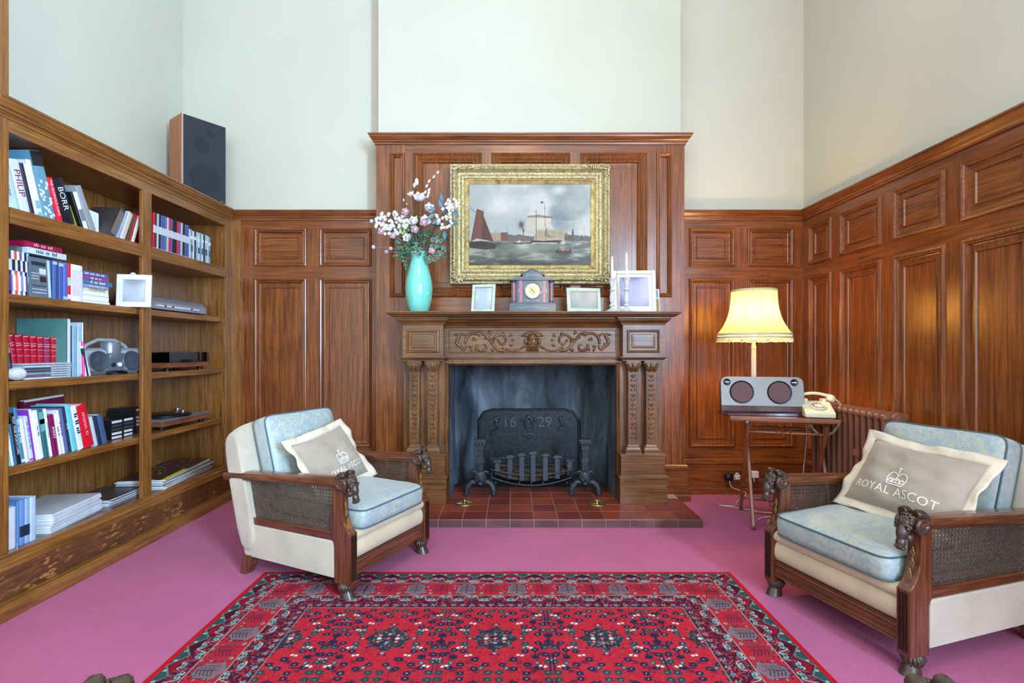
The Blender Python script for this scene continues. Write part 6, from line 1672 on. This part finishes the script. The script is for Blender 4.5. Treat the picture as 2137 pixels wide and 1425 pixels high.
flower('pussy_willow','arching pussy willow twig with white catkins, upper right of the bouquet','twig',None,fp(915,358,0),catkins,base=[tuple(vtop)]+[tuple(x) for x in a_])
def twig2(t, p):
    for (u,v) in ((962,431),(972,429),(978,434),(955,427)): m = MB(); m.ell(fp(u,v,.03),(.008,.005,.004),8,6,Matrix.Rotation(R(15),3,'Y')); obj('catkin', m, PET, t, smooth=180)
flower('pussy_willow','thin twig with pale catkins reaching right across the gilt frame','twig',None,fp(990,440,.03),twig2,.0013,base=[tuple(vtop),tuple(fp(905,480,.02)),tuple(fp(940,430,.03)),tuple(fp(958,427,.03)),tuple(fp(975,431,.03)),tuple(fp(992,442,.03))])
GR = 'pale pink roses in the turquoise vase'
for (u,v,r_,la_) in ((848,443,.026,'pale pink rose on the upper left of the bouquet'),(886,466,.027,'pale pink rose at the centre right, below the magnolias'),(868,480,.027,'pale pink rose at the centre of the bouquet'),(903,524,.024,'pale pink rose hanging over the right of the vase rim'),(797,484,.022,'pale pink rose at the far left under the white blossom'),(822,493,.022,'pinkish rose left of the vase above the drooping stems'),(913,505,.015,'small pale pink rose among the variegated ivy on the right'),(922,478,.013,'small pink rosebud at the right under the white stars')):
    flower('rose',la_,'rose',GR,fp(u,v,.08 if r_ > .02 else .06),lambda t,p,r_=r_: rose(t,p,r_*1.1),.0018,STG)
GC = 'small carnations on drooping stems left of the vase'
for (u,v,la_,w) in ((781,516,'white carnation at the tip of the long left stem',1),(817,519,'pale pink carnation nearest the vase on the left',0),(808,526,'pink closed carnation below the open one on the left',0),(777,462,'single white blossom at the far left of the bouquet',1)):
    flower('carnation',la_,'carnation',GC,fp(u,v,.07),lambda t,p,w=w: rose(t,p,.015,PET if w else PINK),.0022,STG,sag=-.01)
def cluster(u0,v0,su,sv,n,mat_=PET,seed=1,dy=.05,r_=.011):
    def f(t, p):
        rr = random.Random(seed); 
        for i in range(n):
            while 1:
                a,b = rr.uniform(-1,1), rr.uniform(-1,1)
                if a*a+b*b < 1: break
            c = fp(u0+a*su, v0+b*sv, dy+rr.uniform(-.02,.035))
            m = MB()
            for k_ in range(5):
                q_ = 2*PI*k_/5+rr.random(); petal(m, c, (math.cos(q_),-.35,math.sin(q_)), (0,-1,0), r_, r_*.75, .2)
            m.ell(c+Vector((0,-.002,0)),(.0022,.0022,.0022),6,4); obj('floret', m, mat_, t, smooth=180, recalc=False)
            if i%5 == 0:
                m = MB(); m.tube([tuple(c),tuple((c+Vector(p)*1.0)/2+Vector((0,.02,-.01))),tuple(Vector(p)+Vector((0,.03,-.01)))], .001, 5); obj('stalk', m, STG, t)
    return f
flower('blossom_spray','large spray of tiny white blossoms spreading to the left of the vase','flower spray',None,fp(832,470,.03),cluster(818,466,36,24,95,PET,3,.05,.0165),.0025,STG)
flower('blossom_spray','yellow-green spray of small blossoms between the white spray and magnolias','flower spray',None,fp(846,478,.03),cluster(850,476,18,13,30,GRN,4,.04,.013),.0022,STG)
flower('blossom_spray','spray of white star flowers at the upper right by the gilt frame','flower spray',None,fp(942,432,.05),cluster(943,426,12,15,22,PET,5,.06,.016),.002,STEMM)
flower('blossom_spray','spray of white star flowers at the right under the blue leaves','flower spray',None,fp(930,455,.05),cluster(928,456,17,24,26,PET,6,.07,.016),.002,STEMM)
def bl(t, p):
    L_ = []
    for (u,v,dx,dz) in ((924,420,-.1,1),(922,432,-.3,1),(908,438,-.9,.3),(940,432,.5,-.6),(936,452,-.6,-.4),(944,462,.5,-.4),(928,484,.1,-1),(918,462,-.8,-.3),(908,448,-.7,-.5),(948,440,.6,-.8),(914,455,-.3,-.9),(926,444,.3,.9)): L_.append((fp(u,v,.05+rg.uniform(-.02,.02)),(dx,-.25,dz)))
    leafy(t, L_, LEAF2, .064, .034)
flower('leaf_branch','branch of blue-grey leaves on the right side of the bouquet','foliage',None,fp(930,440,.04),bl,.0025)
def gl(t, p):
    L_ = []
    for i in range(64):
        u = rg.uniform(824,926); v = rg.uniform(462,534); L_.append((fp(u,v,rg.uniform(-.01,.06)),((u-874)/40+rg.uniform(-.5,.5),-.3,rg.uniform(-.7,.5))))
    leafy(t, L_, LEAF, .052, .024)
flower('leaf_branch','dense dark green leaves filling the bouquet above the vase rim','foliage',None,fp(875,505,.02),gl,.0025,STG)
def gl2(t, p):
    L_ = []
    for i in range(16):
        k_ = i/15; u = 834+22*(k_ > .5)*k_-6*k_; v = 524+38*k_; L_.append((fp(845-4*math.sin(k_*5),520+40*k_,.06),(math.cos(i*2.1),-.4,-.5+.5*math.sin(i*2.1))))
    for i in range(10): L_.append((fp(828+i*4,517+2*math.sin(i),.07),(math.cos(i*1.7),-.3,math.sin(i*1.7))))
    leafy(t, L_, LEAF, .026, .014)
flower('leaf_branch','trailing green leaves hanging down at the left of the vase neck','foliage',None,fp(846,540,.06),gl2,.0015,STG,sag=0)
def ivy(t, p):
    P = [(868,516),(872,524),(880,520),(864,528),(876,530),(870,508),(905,500),(912,496),(920,502),(926,517),(918,525),(908,530),(899,536),(897,544),(906,541),(915,535),(922,528),(928,520),(893,538),(913,514),(903,512)]
    for i,(u,v) in enumerate(P):
        c = fp(u,v,.085+.01*math.sin(i)); 
        m = MB()
        for k_ in range(5): a = -PI/2+(k_-2)*.75+math.sin(i*1.9)*.6; petal(m, c, (math.cos(a),-.3,math.sin(a)), (0,-1,0), .024 if k_ == 2 else .019, .018, .1)
        o = obj('leaf', m, IVYE, t, smooth=180, recalc=False)
        m = MB()
        for k_ in range(5): a = -PI/2+(k_-2)*.75+math.sin(i*1.9)*.6; petal(m, c+Vector((0,-.0015,0)), (math.cos(a),-.3,math.sin(a)), (0,-1,0), .020 if k_ == 2 else .016, .014, .1)
        obj('leaf_centre', m, IVYM, o, smooth=180, recalc=False)
flower('ivy_spray','variegated ivy trailing over the rim and right side of the vase','ivy',None,fp(905,515,.07),ivy,.0015,STG,sag=0)
# ------------------------------------------------------------ folding side table
TA = R(-17.5); tc_ = (1.775,3.358)
tb_ = thing('side_table','folding wooden side table with turned stretchers in the right corner','table',(tc_[0],tc_[1],0),TA)
TZ = .706
TX0, TX1 = -.345, .262
m = MB(); m.box(TX0,TX1,-.205,.205,TZ-.020,TZ); m.box(TX0,TX1,-.205,-.190,TZ-.024,TZ-.02); obj('table_top', m, W_TABLE['x'], tb_, bevel=.003)
m = MB(); 
for y in (-.12,.12): m.box(TX0+.03,TX1-.03,y-.012,y+.012,TZ-.040,TZ-.0205)
obj('top_batten', m, W_TABLE['x'], tb_)
xl, xr = -.225, .225
for s,x in ((-1,xl),(1,xr-.01)):
    for k_,(yt,yb,dx) in enumerate(((.17,-.205,.013),(-.17,.205,-.013))):
        m = MB(); X = x+dx*1.0
        # leg: slanted flat bar with rounded foot
        d = Vector((yb-yt, .0-(TZ-.041))).normalized(); n_ = Vector((-d.y,d.x))*.019
        A = Vector((yt,TZ-.0412)); B = Vector((yb,.019))
        P = [(A+n_*1),(A-n_*1),(B-n_),(B-n_*.6+d*.012),(B+d*.018),(B+n_*.6+d*.012),(B+n_)]
        m.prism([(p.x,max(.0008,min(p.y,TZ-.041))) for p in P], 'x', X-.010, X+.010)
        obj('leg', m, W_TABLE['z'], tb_, bevel=.003)
def turned(y, z, n_='stretcher', x0=None, x1=None):
    m = MB(); a, b = (x0 or xl)+.02, (x1 or xr)-.03; L_ = b-a
    pr_ = [(0,.009),(.08,.011),(.2,.014),(.36,.017),(.40,.012),(.42,.018),(.45,.018),(.47,.011),(.53,.011),(.55,.018),(.58,.018),(.60,.012),(.64,.017),(.8,.014),(.92,.011),(1,.009)]
    m.M = Matrix.Translation((a,y,z)) @ Matrix.Rotation(R(90),4,'Y'); m.lathe([(r_*.85,t_*L_) for t_,r_ in pr_],14); obj(n_, m, W_TABLE['x'], tb_, smooth=40)
turned(.105,.60); turned(-.16,.10); turned(.165,.10,x0=xl-.02,x1=xr-.02); turned(-.105,.60,x0=xl-.02,x1=xr-.02)
m = MB(); m.M = Matrix.Translation((-.245,-.185,TZ-.034)) @ Matrix.Rotation(R(90),4,'X'); m.lathe([(0,-.005),(.009,-.005),(.009,.006),(0,.006)],12,cap=False); obj('bolt', m, flat((120,130,140), metal=.6, rough=.3), tb_)
def tloc(x, y, z=0): return (tc_[0]+x*math.cos(TA)-y*math.sin(TA), tc_[1]+x*math.sin(TA)+y*math.cos(TA), TZ+.0008+z)
# ------------------------------------------------------------ wireless speaker
SPW, SPH, SPD = .500, .250, .15
sp = thing('wireless_speaker','silver fronted tabletop speaker with two round brown drivers on the side table','speaker',tloc(-.33+.185,-.125),TA+R(7))
BR = flat((138,136,134), rough=.5, metal=.5, var=.05, scale=8)
def rrect(w, h, r, n=7, x0=None, z0=0, rt=None):
    P = []
    for cx_,cz_,a0,rr in ((w/2-r,z0+h-r,0,r),(-w/2+r,z0+h-r,90,r),(-w/2+.008,z0+.008,180,.008),(w/2-.008,z0+.008,270,.008)):
        for i in range(n): a = R(a0+90*i/(n-1)); P.append((cx_+rr*math.cos(a), cz_+rr*math.sin(a)))
    return P
LN = R(9)
MS = Matrix.Rotation(-LN,4,'X')
m = MB(); m.M = MS; m.prism(rrect(SPW,SPH,.040), 'y', .004, .03); m.prism([(p[0]*.97,p[1]*.97+.004) for p in rrect(SPW,SPH,.040)], 'y', .03, .085)
m.M = Matrix.Identity(4); m.box(-SPW/2,SPW/2,.01,.105,.0,.02)
obj('cabinet', m, flat((30,24,26), rough=.3, coat=.3), sp, bevel=.003)
# front face: metal face on top, dark glossy foot below
m = MB(); m.M = MS; m.prism([p for p in rrect(SPW-.002,SPH-.062,.040,z0=.061)], 'y', -.003, .0045); fa = obj('front_plate', m, BR, sp, bevel=.002)
m = MB(); m.prism([(-.003-.0*1,.0),(-.004,.03),(.0095-.003,.0625),(.02,.0625),(.02,0)], 'x', -SPW/2+.001, SPW/2-.001); obj('front_foot', m, flat((64,28,34), rough=.12, coat=.8), sp, bevel=.003)
DRV = flat((104,78,80), rough=.8, var=.25, scale=500)
for x in (-.122,.104):
    m = MB(); m.M = MS @ Matrix.Translation((x,-.003,.150)) @ Matrix.Rotation(R(90),4,'X')
    m.lathe([(.070,-.001),(.074,.003),(.072,.005),(.066,.003),(.064,-.002)],44,cap=False); rn = obj('driver_ring', m, flat((60,66,80), rough=.2, metal=.8), fa, smooth=60)
    m = MB(); m.M = MS @ Matrix.Translation((x,-.003,.150)) @ Matrix.Rotation(R(90),4,'X'); m.lathe([(0,.0012),(.066,.0012),(.066,.0)],44,cap=False); obj('driver', m, DRV, fa)
for x in (-.210,.194):
    m = MB(); m.M = MS @ Matrix.Translation((x,-.003,.214)) @ Matrix.Rotation(R(90),4,'X')
    m.lathe([(0,.001),(.017,.001),(.020,.0035),(.022,.003),(.023,.0)],28,cap=False); tw = obj('tweeter', m, flat((26,30,40), rough=.25), fa, smooth=40)
    m = MB(); m.M = MS @ Matrix.Translation((x,-.0048,.214)); m.ell((0,0,0),(.004,.002,.004),10,8); m.box(-.014,.014,-.001,.0,-.001,.001); obj('tweeter_cap', m, CHROME, tw)
m = MB(); m.M = MS; vs, fs = text_mesh('~1z', .016, 1.25); m.add([(x-.006,-.0036,z+.222) for x,z in vs], fs); obj('badge', m, flat((140,146,146), rough=.5), fa, recalc=False)
# ------------------------------------------------------------ telephone
TA2 = TA+R(2)
ph = thing('telephone','cream rotary dial telephone with coiled cord on the side table','telephone',tloc(.166,-.070),TA2)
IV = flat((232,228,196), rough=.28, coat=.3, var=.02); IVD = flat((196,196,186), rough=.3)
m = MB()
m.prism([(-.100,.004),(-.102,.034),(-.092,.042),(.02,.092),(.05,.096),(.085,.090),(.098,.06),(.100,.004)], 'x', -.084, .084); b_ = obj('body', m, IV, ph, bevel=.008, seg=3)
m = MB(); m.box(-.08,.08,-.098,.098,.0,.006); obj('base', m, BLACK, ph)
sl = math.atan2(.05,.112)
MD = Matrix.Translation((.002,-.040,.0665)) @ Matrix.Rotation(sl,4,'X')
m = MB(); m.M = MD; m.lathe([(0,.002),(.043,.002),(.044,.006),(.040,.009),(0,.009)],36,cap=False); dd_ = obj('dial_plate', m, flat((214,214,200), rough=.35), ph, smooth=40)
for i in range(10):
    a = R(60+i*29); m = MB(); m.M = MD @ Matrix.Translation((.030*math.cos(a),.030*math.sin(a),.0092)); m.lathe([(0,.0),(.0058,.0),(.0058,.0006),(0,.0006)],12,cap=False); obj('finger_hole', m, flat((112,116,118), rough=.4), dd_)
m = MB(); m.M = MD; m.lathe([(0,.009),(.018,.009),(.018,.0105),(0,.0105)],24,cap=False); obj('dial_label', m, flat((232,232,226), rough=.4), dd_)
m = MB()
for s in (-1,1): m.box(s*.052-.012,s*.052+.012,.020,.075,.085,.112)
obj('cradle', m, IV, ph, bevel=.004)
hs = thing('telephone_handset','cream handset lying across the cradle of the rotary telephone','telephone handset',tloc(.166,-.070,.0),TA2+R(4))
m = MB(); n = 22; P = []; rr = []
for i in range(n):
    t_ = i/(n-1)*2-1; P.append((t_*.098, .045, .122+.022*(1-t_*t_))); rr.append(.0115+.004*abs(t_)**3)
m.tube(P, rr, 14, flat=.8); obj('grip', m, IV, hs, smooth=80)
for s in (-1,1):
    m = MB(); m.M = Matrix.Translation((s*.103,.045,.120)) @ Matrix.Rotation(R(180+s*22),4,'Y'); m.lathe([(0,-.016),(.018,-.014),(.024,-.004),(.028,.012),(.027,.024),(.022,.028),(0,.028)],24,cap=False); obj('earpiece' if s > 0 else 'mouthpiece', m, IV, hs, smooth=60)
# coiled cord: from the right end of the handset, hangs beside the table and comes back under it
def tpt(x, y, z): v = tloc(x,y); return Vector((v[0],v[1],z))
path = [tpt(.285,-.035,.812),tpt(.305,-.04,.79),tpt(.312,-.05,.74),tpt(.305,-.06,.69),tpt(.285,-.075,.65),tpt(.255,-.09,.615),tpt(.215,-.10,.597),tpt(.175,-.10,.602),tpt(.15,-.09,.63),tpt(.135,-.06,.665)]
def catmull(P, k_):
    out = []; n = len(P)
    for i in range(n-1):
        p0,p1,p2,p3 = P[max(i-1,0)],P[i],P[i+1],P[min(i+2,n-1)]
        for j in range(k_):
            t_ = j/k_; out.append(.5*((2*p1)+(-p0+p2)*t_+(2*p0-5*p1+4*p2-p3)*t_*t_+(-p0+3*p1-3*p2+p3)*t_**3))
    out.append(P[-1]); return out
C_ = catmull(path, 60); tot = 0; Q = []; turns_per_m = 1/.0098; th_ = 0; pn_ = Vector((1,0,0))
for i,p in enumerate(C_):
    if i: tot = (p-C_[i-1]).length; th_ += tot*turns_per_m*2*PI
    t_ = (C_[min(i+1,len(C_)-1)]-C_[max(i-1,0)]).normalized(); pn_ = (pn_-t_*pn_.dot(t_)).normalized(); b2 = t_.cross(pn_)
    Q.append(p+(pn_*math.cos(th_)+b2*math.sin(th_))*.0062)
bpy.context.view_layer.update(); PI_ = ph.matrix_world.inverted()
m = MB(); m.M = PI_; m.tube(Q, .0017, 5); cdt = obj('coiled_cord', m, IV, ph, smooth=80)
m = MB(); m.M = PI_; h0 = Vector(tloc(.166+.10,-.07+.045,.118)); m.tube([tuple(h0),tuple(h0+Vector((.02,-.005,-.005))),tuple(path[0])], .0028, 7); obj('straight_end', m, IV, cdt, smooth=80)
# ------------------------------------------------------------ table lamp
lx, ly, lz = tloc(-.170,.085)
lm = thing('table_lamp','lit table lamp with fluted column and cream bell shade with fringe, on the side table','lamp',(lx,ly,lz))
CRM = flat((214,210,190), rough=.3, coat=.3)
m = MB(); m.lathe([(0,0),(.066,0),(.068,.006),(.062,.014),(.04,.02),(.026,.032),(.020,.05),(0,.05)],32,cap=False); obj('base', m, CRM, lm, smooth=50)
m = MB(); n = 48
def colf(a, b):
    r_ = .0165-.003*b; r_ *= 1+.07*math.cos(12*2*PI*a); return (r_*math.cos(2*PI*a), r_*math.sin(2*PI*a), .045+.385*b)
m.grid(colf, n, 12, cu=True); m.lathe([(0,.43),(.016,.43),(.017,.438),(.012,.448),(.014,.456),(.010,.466),(.008,.50),(0,.50)],20,cap=False); obj('column', m, CRM, lm, smooth=60)
SZ0, SZ1 = Z_(697,ly)-lz, Z_(607,ly)-lz
R0, R1 = 71*ly/F, 44*ly/F
def shade_mat():
    mm, nt, b = newmat('shade_silk'); b.inputs['Base Color'].default_value = s2l((238,216,150)); b.inputs['Roughness'].default_value = .7
    b.inputs['Transmission Weight'].default_value = 0
    tr = nd(nt,'ShaderNodeBsdfTranslucent'); tr.inputs['Color'].default_value = s2l((206,176,108)); mx = nd(nt,'ShaderNodeMixShader'); mx.inputs[0].default_value = .62
    out = nt.nodes['Material Output']; nt.links.new(b.outputs[0], mx.inputs[1]); nt.links.new(tr.outputs[0], mx.inputs[2]); nt.links.new(mx.outputs[0], out.inputs['Surface']); return mm
SM = shade_mat()
def shf(a, b, o=0):
    r_ = R1+(R0-R1)*((1-b)**2.9*.93+(1-b)*.07); k_ = 1-.012*abs(math.sin(5*2*PI*a))**.5*0; return ((r_+o)*math.cos(2*PI*a), (r_+o)*math.sin(2*PI*a), SZ0+(SZ1-SZ0)*b)
m = MB(); m.grid(lambda a,b: shf(a,b), 60, 16, cu=True); shd = obj('lamp_shade', m, SM, lm, smooth=180, recalc=False)
for i in range(10):
    m = MB(); m.tube([shf((i+.3)/10,b/12,.0008) for b in range(13)], .0012, 5); obj('rib', m, flat((150,124,70), rough=.6), shd)
m = MB(); m.lathe([(R1-.001,SZ1-.010),(R1+.004,SZ1-.008),(R1+.004,SZ1+.006),(R1-.001,SZ1+.006)],48,cap=False); obj('braid', m, flat((206,196,160), rough=.8, var=.2, scale=200), shd, smooth=40); m = MB(); m.lathe([(R0+.0,SZ0-.012),(R0+.004,SZ0-.012),(R0+.004,SZ0+.004),(R0,SZ0+.004)],48,cap=False); m.lathe([(R0+.001,SZ0-.030),(R0+.005,SZ0-.030),(R0+.005,SZ0-.016),(R0+.001,SZ0-.016)],48,cap=False); obj('braid', m, flat((206,196,160), rough=.8, var=.2, scale=200), shd, smooth=40)
m = MB(); rg = random.Random(2)
for i in range(150):
    a = 2*PI*i/150; x, y = (R0+.003)*math.cos(a), (R0+.003)*math.sin(a); m.tube([(x,y,SZ0-.030),(x,y,SZ0-.052+rg.uniform(-.004,.002))], [.0030,.0036], 5)
fo = obj('fringe', m, flat((226,212,164), rough=.8), shd); fo['kind'] = 'stuff'
m = MB(); m.ell((0,0,.57),(.030,.030,.042),16,12); m.lathe([(0,.49),(.014,.49),(.014,.535),(0,.535)],14,cap=False); obj('bulb', m, emis('bulb_glow',(1,.80,.5,1),5), lm, smooth=180)
ll = bpy.data.lights.new('lamp_bulb','POINT'); ll.energy = 26; ll.color = (1,.62,.30); ll.shadow_soft_size = .045
lo = bpy.data.objects.new('lamp_bulb', ll); COL.objects.link(lo); lo.location = (lx,ly,lz+.64)
# ------------------------------------------------------------ radiator
rd = thing('radiator','old brown cast iron column radiator against the right wall','radiator',(0,0,0))
RM = flat((128,84,66), rough=.42, var=.1, scale=30)
RT, RB = .782, .11; xa, xb = 2.035, 2.175; ny = 13; pitch = .0545
for i in range(ny):
    y = 2.835+pitch*i
    m = MB(); cols = [xa+.016, (xa+xb)/2, xb-.016]
    for x in cols: m.tube([(x,y,RB+.02),(x,y,RB+.06),(x,y,RT-.05),(x,y,RT-.02)], [.019,.0145,.0145,.019], 10, flat=1.25)
    for z in (RT-.030,RB+.030): m.tube([(xa+.014,y,z),(xb-.014,y,z)], .024, 12); m.ell((xa+.014,y,z),(.020,.0235,.025),12,8); m.ell((xb-.014,y,z),(.020,.0235,.025),12,8)
    obj('section', m, RM, rd, smooth=60)
m = MB(); 
for z in (RT-.035,RB+.035): m.tube([((xa+xb)/2,2.80,z),((xa+xb)/2,2.835+pitch*(ny-1)+.03,z)], .017, 12)
obj('connecting_pipe', m, RM, rd, smooth=60)
m = MB(); m.M = Matrix.Translation(((xa+xb)/2,2.800,RT-.035)) @ Matrix.Rotation(R(90),4,'X'); m.lathe([(0,.012),(.008,.012),(.010,.008),(.018,.008),(.026,.004),(.034,.006),(.038,0),(.038,-.012),(0,-.012)],28,cap=False); obj('end_plug', m, RM, rd, smooth=50)
for y in (2.835,2.835+pitch*(ny-1)):
    m = MB(); m.prism([(xa+.0,.001),(xa+.035,.001),(xa+.03,.06),(xa+.03,.10),(xa+.005,.10)], 'y', y-.015, y+.015); m.prism([(xb-.035,.001),(xb,.001),(xb-.005,.10),(xb-.03,.10)], 'y', y-.015, y+.015); obj('foot', m, RM, rd, bevel=.003)
m = MB(); m.tube([((xa+xb)/2,3.56,.15),((xa+xb)/2,3.62,.15),((xa+xb)/2,3.64,.11),((xa+xb)/2,3.64,.001)], .013, 10); obj('valve_pipe', m, RM, rd, smooth=60)
m = MB(); m.tube([(xa+.0,3.045,.52),(xb+.1,3.045,.52)], .006, 8); m.box(xa-.004,xa+.004,3.02,3.07,.50,.54); obj('wall_stay', m, flat((166,104,76), rough=.4), rd)
# ------------------------------------------------------------ sockets, plugs, cables
def socket(label, u0, u1, v0, v1, white):
    Y = YP-.0200; x0, x1 = X_(u0,Y), X_(u1,Y); z0, z1 = Z_(v1,Y), Z_(v0,Y)
    t = thing('wall_socket', label, 'socket', ((x0+x1)/2,Y-.0005,z0)); w = x1-x0; h_ = z1-z0
    m = MB(); m.box(-w/2,w/2,-.006,0,0,h_); obj('plate', m, flat((176,130,74), rough=.25, metal=.85), t, bevel=.002)
    return t, w, h_
t, w, h_ = socket('brass double socket plate on the skirting behind the side table', 1509,1548,981,1005,1)
m = MB(); m.box(w*.08,w*.40,-.0075,-.0055,h_*.22,h_*.62); m.box(w*.16,w*.32,-.0075,-.0055,h_*.60,h_*.80); obj('outlet', m, WHITE, t)
m = MB()
for x,z,a,b in ((.24,.66,.012,.09),(.14,.36,.03,.05),(.34,.36,.03,.05)): m.box(w*(x-a),w*(x+a),-.0080,-.0074,h_*(z-b),h_*(z+b))
obj('pin_hole', m, BLACK, t)
pl_ = thing('plug','black mains plug in the left half of the brass socket','plug',(t.location.x-w*.24,t.location.y-.0066,t.location.z+h_*.12))
m = MB(); m.box(-.028,.028,-.03,0,0,.055); m.ell((0,-.02,.028),(.03,.018,.03),12,8); obj('plug_body', m, BLACK, pl_, smooth=40, bevel=.004)
t2, w2, h2 = socket('brass single socket plate with white insert, right of the double socket', 1562,1582,981,1005,1)
m = MB(); m.box(-w2*.32,w2*.18,-.0075,-.0055,h2*.4,h2*.86); obj('outlet', m, WHITE, t2)
def cable(label, P, r_, c, k_=8, name='cable'):
    t = thing(name, label, 'cable', (0,0,0)); m = MB(); m.tube([tuple(p) for p in catmull([Vector(p) for p in P],k_)], r_, 6); obj('cord', m, flat(c, rough=.5), t, smooth=80); return t
sx, sy, sz = pl_.location
cable('white flex curving from the black plug down to the carpet', [(sx,sy-.028,sz+.005),(sx+.01,sy-.05,sz-.04),(sx+.10,sy-.09,.03),(1.66,3.80,.008),(1.60,3.70,.006),(1.50,3.72,.006),(1.66,3.62,.006),(1.80,3.52,.006)], .0028, (222,220,206))
cable('white flex coiled on the carpet under the side table', [(1.62,3.40,.006),(1.72,3.46,.006),(1.86,3.44,.006),(1.92,3.34,.006),(1.84,3.24,.006),(1.70,3.26,.006),(1.66,3.34,.006),(1.74,3.42,.010),(1.88,3.47,.006),(1.99,3.42,.006)], .0032, (226,224,214))
wp = thing('plug','white adaptor plug hanging below the single brass socket','plug',(t2.location.x-.01,t2.location.y-.045,.14))
m = MB(); m.box(-.026,.026,-.022,.015,0,.05); obj('plug_body', m, WHITE, wp, bevel=.006, seg=3)
cable('short white lead from the single socket to the adaptor', [(t2.location.x-.006,t2.location.y-.009,t2.location.z+h2*.55),(t2.location.x-.004,t2.location.y-.03,t2.location.z+.01),(t2.location.x-.01,t2.location.y-.04,.185)], .004, (230,230,226))
cable('black lead looping from the white adaptor to the carpet', [(t2.location.x-.01,t2.location.y-.05,.14),(t2.location.x+.03,t2.location.y-.1,.08),(1.90,3.80,.006),(1.86,3.70,.006),(1.98,3.72,.02),(2.00,3.80,.006)], .0025, (40,30,28))
tl = tloc(-.315,.17)
cable('thin brown lead running from the table top down behind its legs', [(tl[0],tl[1],TZ+.004),(tl[0]-.02,tl[1]+.02,TZ-.03),(tl[0]+.0,tl[1]+.06,.60),(tl[0]+.12,tl[1]+.10,.40),(tl[0]+.30,tl[1]+.12,.22),(tl[0]+.42,tl[1]+.06,.05)], .0022, (110,64,44))
cable('pale grey telephone wire hanging down behind the right table leg', [tpt(.13,.02,TZ-.045),tpt(.14,.05,.55),tpt(.13,.10,.3),tpt(.12,.14,.02),tpt(.16,.16,.006)], .0026, (196,204,210))
SC.view_settings.view_transform = 'Standard'; SC.view_settings.look = 'None'
SC.view_settings.gamma = 1; SC.view_settings.use_curve_mapping = False
SC.view_settings.exposure = 0.08
cy = SC.cycles
cy.max_bounces = 7; cy.diffuse_bounces = 4; cy.glossy_bounces = 3; cy.transmission_bounces = 6; cy.transparent_max_bounces = 4
cy.use_adaptive_sampling = True; cy.adaptive_threshold = .02; cy.caustics_reflective = False; cy.caustics_refractive = False; cy.use_denoising = True
